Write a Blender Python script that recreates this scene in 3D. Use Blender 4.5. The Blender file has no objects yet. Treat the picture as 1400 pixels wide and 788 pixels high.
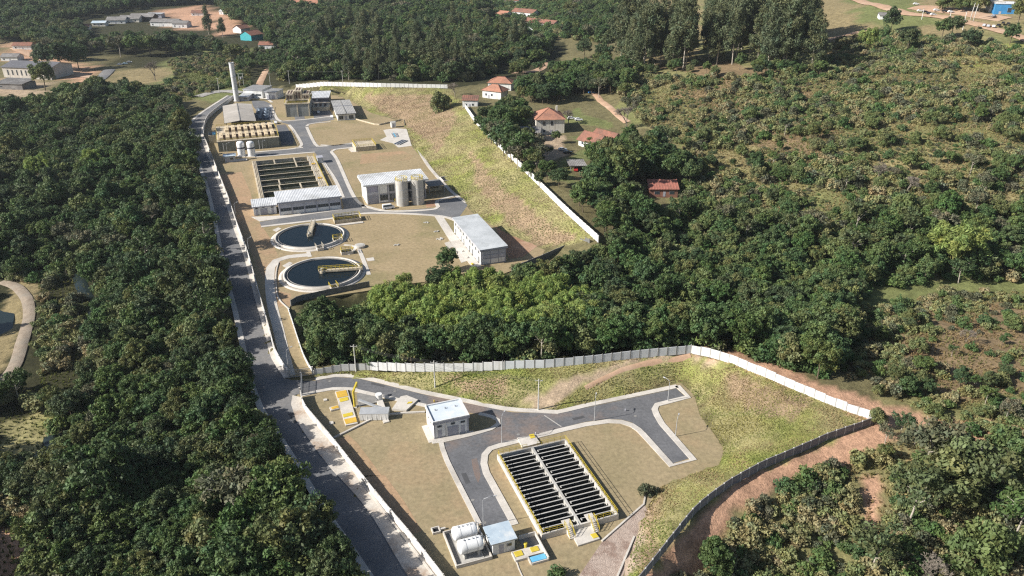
import bpy, math, random
import numpy as np
from mathutils import Vector, Matrix

rnd = random.Random(7)
SC = bpy.context.scene
COL = SC.collection

# ------------------------------------------------------------------ camera
F, PITCH, HC = 1050.0, math.radians(25.4), 106.0        # focal length for a 1400 px wide frame, tilt, height of the drone
CP, SP = math.cos(PITCH), math.sin(PITCH)
cam_d = bpy.data.cameras.new('camera')
cam_d.sensor_fit = 'HORIZONTAL'; cam_d.sensor_width = 36.0
cam_d.lens = 36.0 * F / 1400.0
cam_d.clip_start = 1.0; cam_d.clip_end = 9000.0
cam = bpy.data.objects.new('camera', cam_d); COL.objects.link(cam)
cam.location = (0, 0, HC); cam.rotation_euler = (math.pi / 2 - PITCH, 0, 0)
SC.camera = cam

# ------------------------------------------------------------------ sky, sun, exposure
SUN_EL, SHADOW_AZ = math.radians(32.0), math.radians(17.0)     # shadows fall towards SHADOW_AZ (from +X)
world = bpy.data.worlds.new('World'); SC.world = world; world.use_nodes = True
wn = world.node_tree.nodes; wl = world.node_tree.links
bg = wn['Background']
sky = wn.new('ShaderNodeTexSky'); sky.sky_type = 'NISHITA'; sky.sun_disc = False
sky.sun_elevation = SUN_EL
sdir = Vector((-math.cos(SHADOW_AZ) * math.cos(SUN_EL), -math.sin(SHADOW_AZ) * math.cos(SUN_EL), math.sin(SUN_EL)))
sky.sun_rotation = math.atan2(sdir.x, sdir.y)
sky.air_density = 1.0; sky.dust_density = 1.2; sky.ozone_density = 1.0
wl.new(sky.outputs[0], bg.inputs[0]); bg.inputs[1].default_value = 0.062
sun_d = bpy.data.lights.new('sun', 'SUN'); sun_d.energy = 4.9; sun_d.angle = math.radians(0.53); sun_d.color = (1.0, 0.955, 0.885)
sun = bpy.data.objects.new('sun', sun_d); COL.objects.link(sun)
sun.rotation_euler = sdir.to_track_quat('Z', 'Y').to_euler(); sun.location = (-200, 0, 200)
SC.view_settings.view_transform = 'Standard'; SC.view_settings.look = 'None'
SC.view_settings.gamma = 1.0; SC.view_settings.use_curve_mapping = False
SC.view_settings.exposure = 0.72
SC.cycles.use_denoising = False; SC.cycles.filter_width = 1.25
SC.cycles.max_bounces = 5; SC.cycles.diffuse_bounces = 3; SC.cycles.glossy_bounces = 2
SC.cycles.transmission_bounces = 2; SC.cycles.volume_bounces = 0

# ------------------------------------------------------------------ survey helpers: a sighting in the 1400 x 788 survey photograph -> a point at height z
def G(u, v, z=0.0):
    a = (u - 700) / F; b = (v - 394) / F
    d = (HC - z) / (SP + b * CP)
    return Vector((a * d, d * (CP - b * SP), z))
CR = {1: (260, 70, 5.833), 2: (300, 170, 4.375), 3: (340, 270, 3.68), 4: (380, 470, 4.375), 5: (640, 560, 4.375),
      6: (560, 620, 4.69), 7: (280, 400, 2.03), 8: (600, 80, 3.89), 9: (840, 460, 2.4025), 10: (260, 130, 7.164)}
def C(k, x, y, z=0.0):
    o = CR[k]; return G(o[0] + x / o[2], o[1] + y / o[2], z)
def to_px(x, y, z):
    dz = z - HC
    d = y * CP - dz * SP; up = y * SP + dz * CP
    return 700 + F * x / d, 394 - F * up / d, F / d
AX = math.radians(20.0)                                  # the works are laid out on one grid, turned 20 degrees
E1 = Vector((math.cos(AX), math.sin(AX), 0)); E2 = Vector((-math.sin(AX), math.cos(AX), 0))

# ------------------------------------------------------------------ materials
MATS = {}
def mat(name, c1, c2=None, scale=0.6, rough=0.8, detail=4, bump=0.0, metal=0.0, c3=None, fine=0.0, stain=None, spec=0.3):
    if name in MATS: return MATS[name]
    m = bpy.data.materials.new(name); m.use_nodes = True
    nt = m.node_tree; n, l = nt.nodes, nt.links
    b = n['Principled BSDF']; b.inputs['Roughness'].default_value = rough; b.inputs['Metallic'].default_value = metal
    b.inputs['Specular IOR Level'].default_value = spec
    col = None
    geo = n.new('ShaderNodeNewGeometry')
    def noise(sc, det, rg=0.6):
        t = n.new('ShaderNodeTexNoise'); t.inputs['Scale'].default_value = sc; t.inputs['Detail'].default_value = det
        t.inputs['Roughness'].default_value = rg
        l.new(geo.outputs['Position'], t.inputs['Vector']); return t
    def ramp(fac, lo, hi):
        r = n.new('ShaderNodeMapRange'); r.inputs['From Min'].default_value = lo; r.inputs['From Max'].default_value = hi
        l.new(fac, r.inputs['Value']); return r.outputs[0]
    def mix(fac, a, c, mode='MIX'):
        x = n.new('ShaderNodeMix'); x.data_type = 'RGBA'; x.blend_type = mode
        if isinstance(fac, float): x.inputs[0].default_value = fac
        else: l.new(fac, x.inputs[0])
        for i, s in ((6, a), (7, c)):
            if isinstance(s, tuple): x.inputs[i].default_value = (*s, 1)
            else: l.new(s, x.inputs[i])
        return x.outputs[2]
    if c2 is None: c2 = tuple(k * 0.85 for k in c1)
    t = noise(scale, detail)
    col = mix(ramp(t.outputs['Fac'], 0.36, 0.64), c1, c2)
    if c3 is not None:
        t3 = noise(scale * 0.27, 5, 0.7)
        col = mix(ramp(t3.outputs['Fac'], 0.5, 0.62), col, c3)
    if fine:
        t4 = noise(scale * 9, 3, 0.7)
        g = n.new('ShaderNodeMapRange'); g.inputs['To Min'].default_value = 1 - fine; g.inputs['To Max'].default_value = 1 + fine
        g.inputs['From Min'].default_value = 0.3; g.inputs['From Max'].default_value = 0.7
        l.new(t4.outputs['Fac'], g.inputs['Value'])
        x = n.new('ShaderNodeVectorMath'); x.operation = 'SCALE'; l.new(col, x.inputs[0]); l.new(g.outputs[0], x.inputs['Scale']); col = x.outputs[0]
    if stain is not None:                                # streaks of grime that run down vertical faces
        mp = n.new('ShaderNodeMapping'); mp.inputs['Scale'].default_value = (1.3, 1.3, 0.12)
        l.new(geo.outputs['Position'], mp.inputs['Vector'])
        ts = n.new('ShaderNodeTexNoise'); ts.inputs['Scale'].default_value = 1.0; ts.inputs['Detail'].default_value = 5
        l.new(mp.outputs[0], ts.inputs['Vector'])
        col = mix(ramp(ts.outputs['Fac'], 0.52, 0.72), col, stain)
    l.new(col, b.inputs['Base Color'])
    if bump:
        tb = noise(scale * 6, 4, 0.65)
        bp = n.new('ShaderNodeBump'); bp.inputs['Strength'].default_value = bump; bp.inputs['Distance'].default_value = 0.25
        l.new(tb.outputs['Fac'], bp.inputs['Height']); l.new(bp.outputs[0], b.inputs['Normal'])
    MATS[name] = m
    return m

M_ASPH = mat('asphalt', (.150, .151, .158), (.112, .114, .121), .16, .9, 6, c3=(.20, .160, .14), fine=.2)
M_ASPH2 = mat('old_asphalt', (.17, .172, .178), (.13, .132, .138), .14, .9, 6, c3=(.21, .20, .19), fine=.16)
M_ROADCON = mat('road_concrete', (.36, .34, .31), (.27, .26, .24), .3, .9, 6, fine=.1)
M_CONC = mat('concrete', (.59, .55, .495), (.505, .47, .42), .35, .9, 6, c3=(.45, .415, .37), fine=.12)
M_CONC_D = mat('grey_concrete', (.26, .25, .235), (.19, .185, .175), .5, .9, 6, fine=.12)
M_WET_SHADE = mat('wet_dirty_shade_concrete', (.035, .036, .034), (.02, .022, .022), .8, .7, 5, fine=.2)  # wet dirt plus the shade between basin walls, both put into the colour
M_CAPS = mat('wall_top_concrete', (.50, .485, .45), (.40, .385, .355), .8, .85, 5, c3=(.34, .33, .30))
M_PLAST = mat('white_plaster', (.72, .70, .67), (.60, .58, .55), .4, .85, 5, c3=(.5, .47, .42), stain=(.36, .33, .29))
M_WHITE = mat('white_paint', (.74, .74, .73), (.66, .66, .65), .5, .7, 4, stain=(.50, .49, .46))
M_JOINT = mat('wall_joint_concrete', (.44, .43, .42), (.36, .35, .34), .8, .85)
M_GREYP = mat('grey_paint', (.40, .40, .44), (.33, .33, .37), .4, .7, 4)
M_CREAM = mat('cream_concrete', (.58, .50, .37), (.46, .40, .30), .5, .85, 5, c3=(.40, .34, .26), stain=(.30, .26, .2))
M_ROOFW = mat('pale_metal_roof', (.66, .67, .68), (.52, .53, .54), .22, .45, 5, c3=(.42, .42, .41), metal=.0, spec=.5)
M_ROOFG = mat('grey_metal_roof', (.40, .39, .37), (.32, .31, .30), .2, .5, 5, c3=(.28, .27, .25), spec=.5)
M_ROOFB = mat('blueish_roof', (.46, .54, .60), (.38, .46, .53), .6, .6, 4, c3=(.6, .62, .62))
M_DARK = mat('dark_opening', (.018, .019, .022), (.028, .028, .03), 1.0, .5)
M_GLASS = mat('window_glass', (.03, .04, .05), (.05, .06, .07), .8, .12, spec=.6)
M_YEL = mat('yellow_paint', (.62, .48, .05), (.52, .40, .05), 1.0, .6)
M_YGRID = mat('yellow_grating', (.62, .40, .06), (.52, .32, .05), 1.2, .8)
M_TILE = mat('terracotta_tile', (.42, .205, .135), (.33, .16, .105), .7, .85, 6, c3=(.27, .14, .10), fine=.3)
M_TILE2 = mat('old_clay_tile', (.29, .135, .095), (.215, .105, .075), .6, .9, 6, c3=(.17, .10, .075), fine=.3)
M_FIBRE = mat('fibre_cement_roof', (.22, .21, .20), (.16, .15, .145), .4, .9, 6, c3=(.28, .27, .26), fine=.2)
M_HOUSEW = mat('cream_house_wall', (.70, .66, .58), (.61, .57, .49), .5, .9, 5, stain=(.46, .42, .36))
M_PAVE = mat('stained_pavement', (.55, .51, .455), (.46, .42, .37), .3, .9, 7, c3=(.36, .28, .215), fine=.16)
M_TEAL = mat('teal_wall', (.06, .36, .40), (.05, .30, .34), .6, .85)
M_BLUE = mat('blue_wall', (.05, .24, .50), (.04, .2, .42), .6, .8)
M_STEEL = mat('galvanised_steel', (.42, .43, .44), (.34, .35, .36), .8, .45, spec=.5)
M_POLE = mat('concrete_pole', (.55, .54, .50), (.46, .45, .42), .8, .85)
M_WATER = None
def water_mat(name, c, rough=.06):
    m = bpy.data.materials.new(name); m.use_nodes = True
    n, l = m.node_tree.nodes, m.node_tree.links
    b = n['Principled BSDF']; b.inputs['Base Color'].default_value = (*c, 1); b.inputs['Roughness'].default_value = rough
    b.inputs['IOR'].default_value = 1.33; b.inputs['Specular IOR Level'].default_value = .32
    g = n.new('ShaderNodeNewGeometry'); t = n.new('ShaderNodeTexNoise'); t.inputs['Scale'].default_value = 1.2; t.inputs['Detail'].default_value = 3
    l.new(g.outputs['Position'], t.inputs['Vector'])
    bp = n.new('ShaderNodeBump'); bp.inputs['Strength'].default_value = .08; bp.inputs['Distance'].default_value = .1
    l.new(t.outputs['Fac'], bp.inputs['Height']); l.new(bp.outputs[0], b.inputs['Normal'])
    return m
M_WATER = water_mat('dark_clarified_water', (.006, .012, .017))
M_SLUDGE = water_mat('green_brown_water', (.025, .028, .014), .2)
M_STREAM = water_mat('stream_water', (.02, .03, .03), .1)
M_LAWN = mat('mown_dry_lawn', (.335, .258, .150), (.285, .222, .125), .09, .95, 9, c3=(.235, .198, .100), fine=.2, bump=.25)
M_LAWN2 = mat('mown_greener_lawn', (.315, .250, .150), (.262, .214, .122), .11, .95, 9, c3=(.33, .245, .145), fine=.2, bump=.25)
M_LAWNB = mat('scorched_lawn', (.385, .255, .155), (.335, .23, .135), .1, .95, 7, c3=(.30, .23, .13), fine=.22, bump=.3)
M_SOIL = mat('bare_red_soil', (.36, .21, .13), (.29, .165, .10), .2, .95, 7, c3=(.42, .28, .19), fine=.2, bump=.3)
M_TRACK = mat('dirt_track', (.46, .30, .20), (.38, .25, .165), .2, .95, 6, c3=(.48, .34, .24), fine=.15)
M_BLUECOV = mat('light_blue_cover', (.12, .40, .62), (.16, .46, .66), 1.0, .6)
M_TANKW = mat('white_tank_enamel', (.84, .84, .83), (.76, .76, .75), .6, .35, spec=.5)
M_SILO = mat('silo_concrete', (.52, .50, .46), (.44, .42, .39), .6, .85, 5, stain=(.34, .33, .3))
M_TYRE = mat('tyre_rubber', (.02, .02, .02), None, 1, .9)
M_LAMP = mat('lamp_housing', (.5, .5, .5), None, 1, .5)

# ------------------------------------------------------------------ mesh builder
class MB:
    def __init__(s): s.v = []; s.f = []; s.sm = []
    def add(s, vs, fs, smooth=False):
        o = len(s.v); s.v += [tuple(x) for x in vs]
        for f in fs: s.f.append(tuple(i + o for i in f)); s.sm.append(smooth)
        return s
    def box(s, x0, y0, z0, x1, y1, z1):
        vs = [(x0, y0, z0), (x1, y0, z0), (x1, y1, z0), (x0, y1, z0), (x0, y0, z1), (x1, y0, z1), (x1, y1, z1), (x0, y1, z1)]
        return s.add(vs, [(0, 3, 2, 1), (4, 5, 6, 7), (0, 1, 5, 4), (1, 2, 6, 5), (2, 3, 7, 6), (3, 0, 4, 7)])
    def bar(s, a, b, w, h):                              # box from a to b (any direction), w wide, h high
        a = Vector(a); b = Vector(b); d = (b - a)
        if d.length < 1e-5: return s
        d.normalize(); up = Vector((0, 0, 1))
        if abs(d.z) > .95: up = Vector((1, 0, 0))
        r = d.cross(up).normalized() * w / 2; u = r.cross(d).normalized() * h / 2
        vs = [a - r - u, a + r - u, a + r + u, a - r + u, b - r - u, b + r - u, b + r + u, b - r + u]
        return s.add(vs, [(0, 1, 2, 3), (7, 6, 5, 4), (0, 4, 5, 1), (1, 5, 6, 2), (2, 6, 7, 3), (3, 7, 4, 0)])
    def cyl(s, cx, cy, z0, z1, r0, r1=None, n=16, cap=True):
        r1 = r0 if r1 is None else r1
        vs = []
        for i in range(n):
            a = 2 * math.pi * i / n; c, q = math.cos(a), math.sin(a)
            vs += [(cx + r0 * c, cy + r0 * q, z0), (cx + r1 * c, cy + r1 * q, z1)]
        s.add(vs, [(2 * i, 2 * ((i + 1) % n), 2 * ((i + 1) % n) + 1, 2 * i + 1) for i in range(n)], True)
        if cap: s.add([vs[2 * i + 1] for i in range(n)], [tuple(range(n))]); s.add([vs[2 * i] for i in range(n)], [tuple(reversed(range(n)))])
        return s
    def lathe(s, prof, n=24, cx=0, cy=0):
        vs = []; m = len(prof)
        for i in range(n):
            a = 2 * math.pi * i / n
            for r, z in prof: vs.append((cx + r * math.cos(a), cy + r * math.sin(a), z))
        fs = [(i * m + j, ((i + 1) % n) * m + j, ((i + 1) % n) * m + j + 1, i * m + j + 1) for i in range(n) for j in range(m - 1)]
        return s.add(vs, fs, True)
    def tube(s, pts, r, n=6, r_end=None):
        pts = [Vector(p) for p in pts]; k = len(pts); vs = []
        for i, p in enumerate(pts):
            d = (pts[min(i + 1, k - 1)] - pts[max(i - 1, 0)]).normalized()
            up = Vector((0, 0, 1)) if abs(d.z) < .9 else Vector((1, 0, 0))
            a = d.cross(up).normalized(); b = a.cross(d)
            rr = r if r_end is None else r + (r_end - r) * i / (k - 1)
            for j in range(n):
                t = 2 * math.pi * j / n; vs.append(p + a * rr * math.cos(t) + b * rr * math.sin(t))
        fs = [(i * n + j, i * n + (j + 1) % n, (i + 1) * n + (j + 1) % n, (i + 1) * n + j) for i in range(k - 1) for j in range(n)]
        fs += [tuple(reversed(range(n))), tuple((k - 1) * n + j for j in range(n))]
        return s.add(vs, fs, True)
    def slab(s, pts, z0, z1):
        pts = [(p[0], p[1]) for p in pts]; n = len(pts)
        ar = sum(pts[i][0] * pts[(i + 1) % n][1] - pts[(i + 1) % n][0] * pts[i][1] for i in range(n))
        if ar < 0: pts = pts[::-1]
        vs = [(x, y, z1) for x, y in pts] + [(x, y, z0) for x, y in pts]
        return s.add(vs, [tuple(range(n))] + [(n + i, n + (i + 1) % n, (i + 1) % n, i) for i in range(n)])
    def build(s, name, m, parent=None, loc=None, rz=0.0):
        me = bpy.data.meshes.new(name); me.from_pydata(s.v, [], s.f); me.validate(); me.update()
        if len(me.polygons) == len(s.sm) and any(s.sm): me.polygons.foreach_set('use_smooth', s.sm)
        me.materials.append(m)
        o = bpy.data.objects.new(name, me); COL.objects.link(o)
        if parent is not None: o.parent = parent
        if loc is not None: o.location = loc
        o.rotation_euler.z = rz
        return o

def tag(o, label=None, cat=None, group=None, kind=None):
    if label: o['label'] = label
    if cat: o['category'] = cat
    if group: o['group'] = group
    if kind: o['kind'] = kind
    return o
def thing(name, label, cat, loc, rz=0.0, group=None):
    o = bpy.data.objects.new(name, None); COL.objects.link(o); o.location = loc; o.rotation_euler.z = rz
    o.empty_display_size = 0.5
    return tag(o, label, cat, group, 'thing')
def copy_tree(o, parent=None):
    c = o.copy(); COL.objects.link(c); c.parent = parent
    for ch in list(o.children): copy_tree(ch, c)
    return c
def struct(name, mb, m, label=None):
    o = mb.build(name, m); o['kind'] = 'structure'
    if label: o['label'] = label
    return o
def smooth_line(pts, step=3.0, closed=False):            # Catmull-Rom through 2-D/3-D points
    P = [Vector(p) for p in pts]; out = []; n = len(P)
    rng = range(n if closed else n - 1)
    for i in rng:
        p1, p2 = P[i], P[(i + 1) % n]
        p0 = P[(i - 1) % n] if (closed or i > 0) else p1 * 2 - p2
        p3 = P[(i + 2) % n] if (closed or i < n - 2) else p2 * 2 - p1
        k = max(1, int((p2 - p1).length / step))
        for j in range(k):
            t = j / k
            out.append(.5 * ((2 * p1) + (p2 - p0) * t + (2 * p0 - 5 * p1 + 4 * p2 - p3) * t * t + (3 * p1 - p0 - 3 * p2 + p3) * t ** 3))
    if not closed: out.append(P[-1])
    return out
def offset_line(pts, d):                                 # d > 0: to the left of travel
    out = []; n = len(pts)
    for i, p in enumerate(pts):
        t = (pts[min(i + 1, n - 1)] - pts[max(i - 1, 0)]); t.z = 0; t.normalize()
        out.append(p + Vector((-t.y, t.x, 0)) * d)
    return out
def strip(mb, pts, w, z0, z1, side=0):                   # a raised band along a line
    a = offset_line(pts, w if side > 0 else (0 if side < 0 else w / 2)); b = offset_line(pts, 0 if side > 0 else (-w if side < 0 else -w / 2))
    n = len(pts); vs = []
    for i in range(n):
        vs += [(a[i].x, a[i].y, z1), (b[i].x, b[i].y, z1), (a[i].x, a[i].y, z0), (b[i].x, b[i].y, z0)]
    fs = []
    for i in range(n - 1):
        o, q = 4 * i, 4 * i + 4
        fs += [(o, o + 1, q + 1, q), (o + 1, o + 3, q + 3, q + 1), (o + 2, o, q, q + 2)]
    fs += [(0, 2, 3, 1), (4 * n - 4, 4 * n - 3, 4 * n - 1, 4 * n - 2)]
    return mb.add(vs, fs)

# ------------------------------------------------------------------ numpy noise
def _h(ix, iy, seed):
    n = (ix * 374761393 + iy * 668265263 + seed * 974634777) & 0x7fffffff
    n = ((n ^ (n >> 13)) * 1274126177) & 0x7fffffff
    return ((n ^ (n >> 16)) & 0xffff) / 65535.0
def vnoise(x, y, scale, seed=0):
    x = np.asarray(x) / scale; y = np.asarray(y) / scale
    ix = np.floor(x).astype(np.int64); iy = np.floor(y).astype(np.int64)
    fx = x - ix; fy = y - iy; fx = fx * fx * (3 - 2 * fx); fy = fy * fy * (3 - 2 * fy)
    a = _h(ix, iy, seed); b = _h(ix + 1, iy, seed); c = _h(ix, iy + 1, seed); d = _h(ix + 1, iy + 1, seed)
    return (a * (1 - fx) + b * fx) * (1 - fy) + (c * (1 - fx) + d * fx) * fy
def fbm(x, y, scale, seed=0, oct=4):
    s = 0; a = .5; t = 0
    for o in range(oct):
        s = s + a * vnoise(x, y, scale / 2 ** o, seed + o * 17); t += a; a *= .55
    return s / t
def in_poly(px, py, poly):
    px = np.asarray(px); py = np.asarray(py); r = np.zeros(px.shape, bool); n = len(poly)
    for i in range(n):
        x1, y1 = poly[i]; x2, y2 = poly[(i + 1) % n]
        if y1 == y2: continue
        c = ((y1 > py) != (y2 > py)) & (px < (x2 - x1) * (py - y1) / (y2 - y1) + x1)
        r ^= c
    return r

# ------------------------------------------------------------------ terrain
ROAD_L = [(313, 131), (302, 138), (288, 147), (275, 156), (265, 165), (260, 175), (262, 188), (268, 205), (277, 232), (287, 262), (298, 310),
          (308, 360), (318, 400), (325, 425), (336, 474), (346, 518), (363, 562), (388, 600), (410, 634), (444, 690), (480, 742), (514, 792), (560, 850)]
ROAD_R = [(322, 131), (311, 138), (300, 146), (290, 153), (281, 163), (276, 174), (275, 187), (278, 198), (284, 215), (294, 240), (307, 275), (319, 312),
          (333, 350), (346, 400), (361, 454), (371, 490), (388, 517)]
ROAD_R2 = [(400, 541), (398, 553), (405, 575), (428, 609), (450, 638), (502, 697), (560, 792), (610, 850)]
WALL_W = [(322, 133), (312, 141), (302, 148), (292, 156), (284, 164), (280, 175), (279, 188), (283, 199), (289, 215), (299, 240), (313, 276),
          (325, 312), (339, 350), (353, 400), (368, 453), (378, 489), (395, 516)]
TOE_N = [(470, 130, 0), (486, 140, 0), (508, 153, 0), (545, 163, 0), (556, 175, 0), (562, 197, 0), (583, 222, 0), (615, 254, 0), (645, 288, 0), (690, 318, 0), (745, 340, 0)]
TOP_N = [(405, 121, 3), (445, 117, 7), (520, 119, 9), (612, 121, 9), (628, 135, 9), (640, 152, 9), (680, 195, 9), (720, 235, 8), (770, 285, 6.5), (818, 329, 4.5)]
TOE_S = [(430, 515, 0), (470, 511, 0), (515, 517, 0), (560, 528, 0), (640, 546, 0), (700, 557, 0), (745, 562, 0), (800, 552, 0), (870, 537, 0), (930, 521, 0), (949, 540, 0),
         (957, 568, 0), (979, 597, 0), (990, 616, 0), (983, 635, 0), (940, 650, 0), (903, 664, 0), (884, 693, 0), (868, 740, 0), (850, 800, 0)]
TOP_S = [(432, 511, 0.3), (470, 505, .8), (505, 504, 1.3), (560, 506, 2.3), (640, 506, 3.2), (700, 503, 4.2), (800, 496, 5), (870, 489, 5), (945, 482, 5), (1000, 496, 5), (1050, 517, 4.7), (1100, 539, 4.3),
         (1150, 560, 3.9), (1200, 577, 3.5), (1165, 590, 3.4), (1130, 602, 3.3), (1080, 624, 3.2), (1040, 641, 3.1), (1000, 663, 3), (975, 681, 2.8), (950, 701, 2.6), (925, 732, 2.3), (900, 764, 2), (872, 800, 1.6)]
UP_SITE = [(322, 134), (312, 142), (302, 149), (292, 157), (284, 165), (280, 176), (279, 189), (283, 200), (289, 216), (299, 241), (313, 277), (325, 313), (339, 351),
           (353, 401), (368, 454), (378, 490), (395, 516), (428, 512), (413, 484), (405, 460), (395, 424), (400, 410), (440, 407), (500, 398), (560, 388), (620, 381), (690, 374), (740, 354),
           (745, 342), (690, 320), (645, 290), (615, 256), (583, 224), (562, 199), (556, 177), (545, 165), (508, 155), (486, 142), (468, 131), (440, 127), (405, 124), (360, 121)]
LOW_SITE = [(405, 545), (415, 564), (440, 594), (455, 612), (485, 650), (520, 694), (565, 748), (602, 795), (640, 840), (850, 820), (868, 742), (884, 695), (903, 666), (940, 652), (983, 637),
            (990, 616), (979, 597), (957, 568), (949, 540), (930, 523), (870, 539), (800, 554), (745, 564), (700, 559), (640, 548), (560, 530), (515, 519), (470, 513), (430, 517), (413, 519)]

def dens(pl, step=7.0):
    pts = [G(*p) for p in pl]; out = []
    for a, b in zip(pts[:-1], pts[1:]):
        k = max(1, int((b - a).length / step))
        out += [a.lerp(b, i / k) for i in range(k)]
    return out + [pts[-1]]
ctrl = []
ctrl += dens(TOE_N) + dens(TOP_N) + dens(TOE_S, 6) + dens(TOP_S, 6)
ctrl += dens([(u, v, 0) for u, v in ROAD_L], 10) + dens([(u, v, 0) for u, v in ROAD_R], 10) + dens([(u, v, 0) for u, v in ROAD_R2], 10)
ctrl += dens([(395, 424, 0), (400, 410, 0), (440, 407, 0), (500, 398, 0), (560, 388, 0), (620, 381, 0), (690, 374, 0), (745, 348, 0)])
ctrl += dens([(428, 512, 0), (413, 484, 0), (405, 460, 0), (395, 424, 0)])
for q in [(430, 470, -4), (470, 490, -3), (480, 430, -5), (560, 480, -4), (560, 430, -6), (640, 470, -5), (640, 410, -6), (720, 470, -4), (720, 410, -6), (800, 460, -3), (800, 400, -6),
          (860, 430, -5), (900, 400, -5), (940, 460, 1), (1000, 450, 0), (1000, 400, -5), (1080, 480, 1.5), (1100, 420, -3), (1200, 405, -4), (1300, 400, -4), (1395, 395, -4), (880, 360, -3),
          (900, 300, 2), (1000, 330, 0), (1100, 350, -1), (1200, 340, 1), (1390, 340, 1), (1200, 300, 6), (1390, 290, 8), (1050, 280, 5), (1000, 230, 9), (1200, 200, 18), (1390, 200, 22),
          (1100, 150, 20), (1300, 130, 28), (1390, 120, 30), (1000, 100, 27), (900, 100, 20), (860, 130, 15), (860, 200, 9), (905, 262, 5), (840, 250, 7), (830, 300, 4), (780, 190, 8.5), (745, 180, 8),
          (790, 225, 8), (820, 140, 10), (700, 120, 9), (780, 110, 10), (660, 90, 8), (520, 95, 7), (420, 95, 3), (560, 60, 8), (440, 55, 5), (340, 90, 0), (370, 70, 2), (250, 110, -1), (200, 95, -1),
          (130, 90, -1), (60, 95, -1), (20, 110, -2), (0, 140, -3), (-60, 100, -1), (200, 40, 4), (100, 40, 4), (300, 40, 4), (350, 45, 4), (0, 25, 6), (150, 12, 9), (300, 12, 9), (420, 8, 12), (560, 12, 13),
          (710, 18, 13), (740, 45, 11), (800, 30, 14), (860, 10, 22), (900, 40, 22), (960, 20, 30), (1060, 20, 38), (1130, 50, 34), (1200, 20, 45), (1300, 25, 47), (1390, 35, 46), (1250, 8, 50), (1390, 6, 54), (1480, 30, 48),
          (1300, 460, 2), (1390, 470, 3), (1230, 520, 3.2), (1330, 540, 4), (1400, 580, 4), (1250, 590, 2.8), (1240, 640, 1.2), (1180, 610, 2.6), (1130, 640, 1.5), (1080, 670, .5), (1010, 710, 0), (960, 760, -2),
          (920, 800, -3), (1050, 780, -4), (1200, 720, -1), (1330, 660, 1), (1400, 720, 0), (1300, 788, -2), (1480, 640, 3), (1480, 788, 0), (1500, 450, 3), (1550, 300, 8),
          (230, 240, -3), (200, 180, -3), (120, 190, -4), (250, 330, -3), (200, 400, -7), (130, 360, -8), (128, 420, -10), (125, 460, -10.5), (70, 430, -9), (40, 410, -8), (30, 470, -8), (15, 520, -9), (0, 440, -11), (-60, 440, -11),
          (60, 560, -10), (70, 610, -11), (20, 640, -11.5), (0, 660, -10), (150, 600, -9), (250, 560, -6), (300, 620, -4), (200, 700, -8), (80, 750, -9), (320, 740, -4), (30, 720, -8), (420, 780, -2), (0, 280, -6), (60, 280, -6), (-80, 250, -6), (-150, 600, -9), (-120, 780, -9)]:
    ctrl.append(G(*q))
for x, y, z in [(-900, 1500, 25), (0, 1700, 30), (900, 1500, 70), (-1500, 900, 10), (1500, 900, 70), (-1800, 2800, 60), (0, 3200, 80), (1800, 2800, 120), (-600, 100, -6), (600, 120, 4), (0, -60, 0), (-400, -60, -6),
                (400, -60, 2), (120, 60, -2), (-60, 60, -3), (-1500, 0, 0), (1500, 0, 20), (0, -500, 0)]:
    ctrl.append(Vector((x, y, z)))
cx = np.array([[p.x, p.y] for p in ctrl]); cz = np.array([p.z for p in ctrl])
_, keep = np.unique(np.round(cx / 1.5), axis=0, return_index=True); cx, cz = cx[keep], cz[keep]
nC = len(cx)
K = np.sqrt(((cx[:, None] - cx[None]) ** 2).sum(-1) + .5)
A = np.zeros((nC + 3, nC + 3)); A[:nC, :nC] = K + np.eye(nC) * -.02
A[:nC, nC] = 1; A[:nC, nC + 1:] = cx / 1000; A[nC, :nC] = 1; A[nC + 1:, :nC] = cx.T / 1000
sol = np.linalg.solve(A, np.concatenate([cz, [0, 0, 0]])); W = sol[:nC]
def rbf(x, y):
    x = np.asarray(x, float).ravel(); y = np.asarray(y, float).ravel(); out = np.empty(len(x))
    for i in range(0, len(x), 4000):
        dx = x[i:i + 4000, None] - cx[None, :, 0]; dy = y[i:i + 4000, None] - cx[None, :, 1]
        out[i:i + 4000] = np.sqrt(dx * dx + dy * dy + .5) @ W
    return out + sol[nC] + sol[nC + 1] * x / 1000 + sol[nC + 2] * y / 1000

def axis(lo, a, b, hi, fine, grow=1.09, cap=90):
    mid = list(np.arange(a, b + .01, fine)); l = []; s = fine; p = a
    while p > lo: s = min(s * grow, cap); p -= s; l.append(p)
    r = []; s = fine; p = b
    while p < hi: s = min(s * grow, cap); p += s; r.append(p)
    return np.array(l[::-1] + mid + r)
gx = axis(-2600, -200, 190, 2600, 2.0); gy = axis(-700, 96, 470, 4200, 2.0, 1.05)
XX, YY = np.meshgrid(gx, gy); ZZ = rbf(XX, YY).reshape(XX.shape)
up_poly = [(G(*p).x, G(*p).y) for p in UP_SITE]; low_poly = [(G(*p).x, G(*p).y) for p in LOW_SITE]
road_poly = [(G(*p).x, G(*p).y) for p in ROAD_L + ROAD_R2[::-1] + [(413, 538), (413, 520), (398, 520)] + ROAD_R[::-1]]
site = in_poly(XX, YY, up_poly) | in_poly(XX, YY, low_poly)
roadm = in_poly(XX, YY, road_poly)
rough = (fbm(XX, YY, 14, 3, 3) - .5) * 1.3
far = np.clip((YY - 300) / 400, 0, 1)
near_site = np.zeros_like(XX)                             # keep the ground quiet close to what is built
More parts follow.
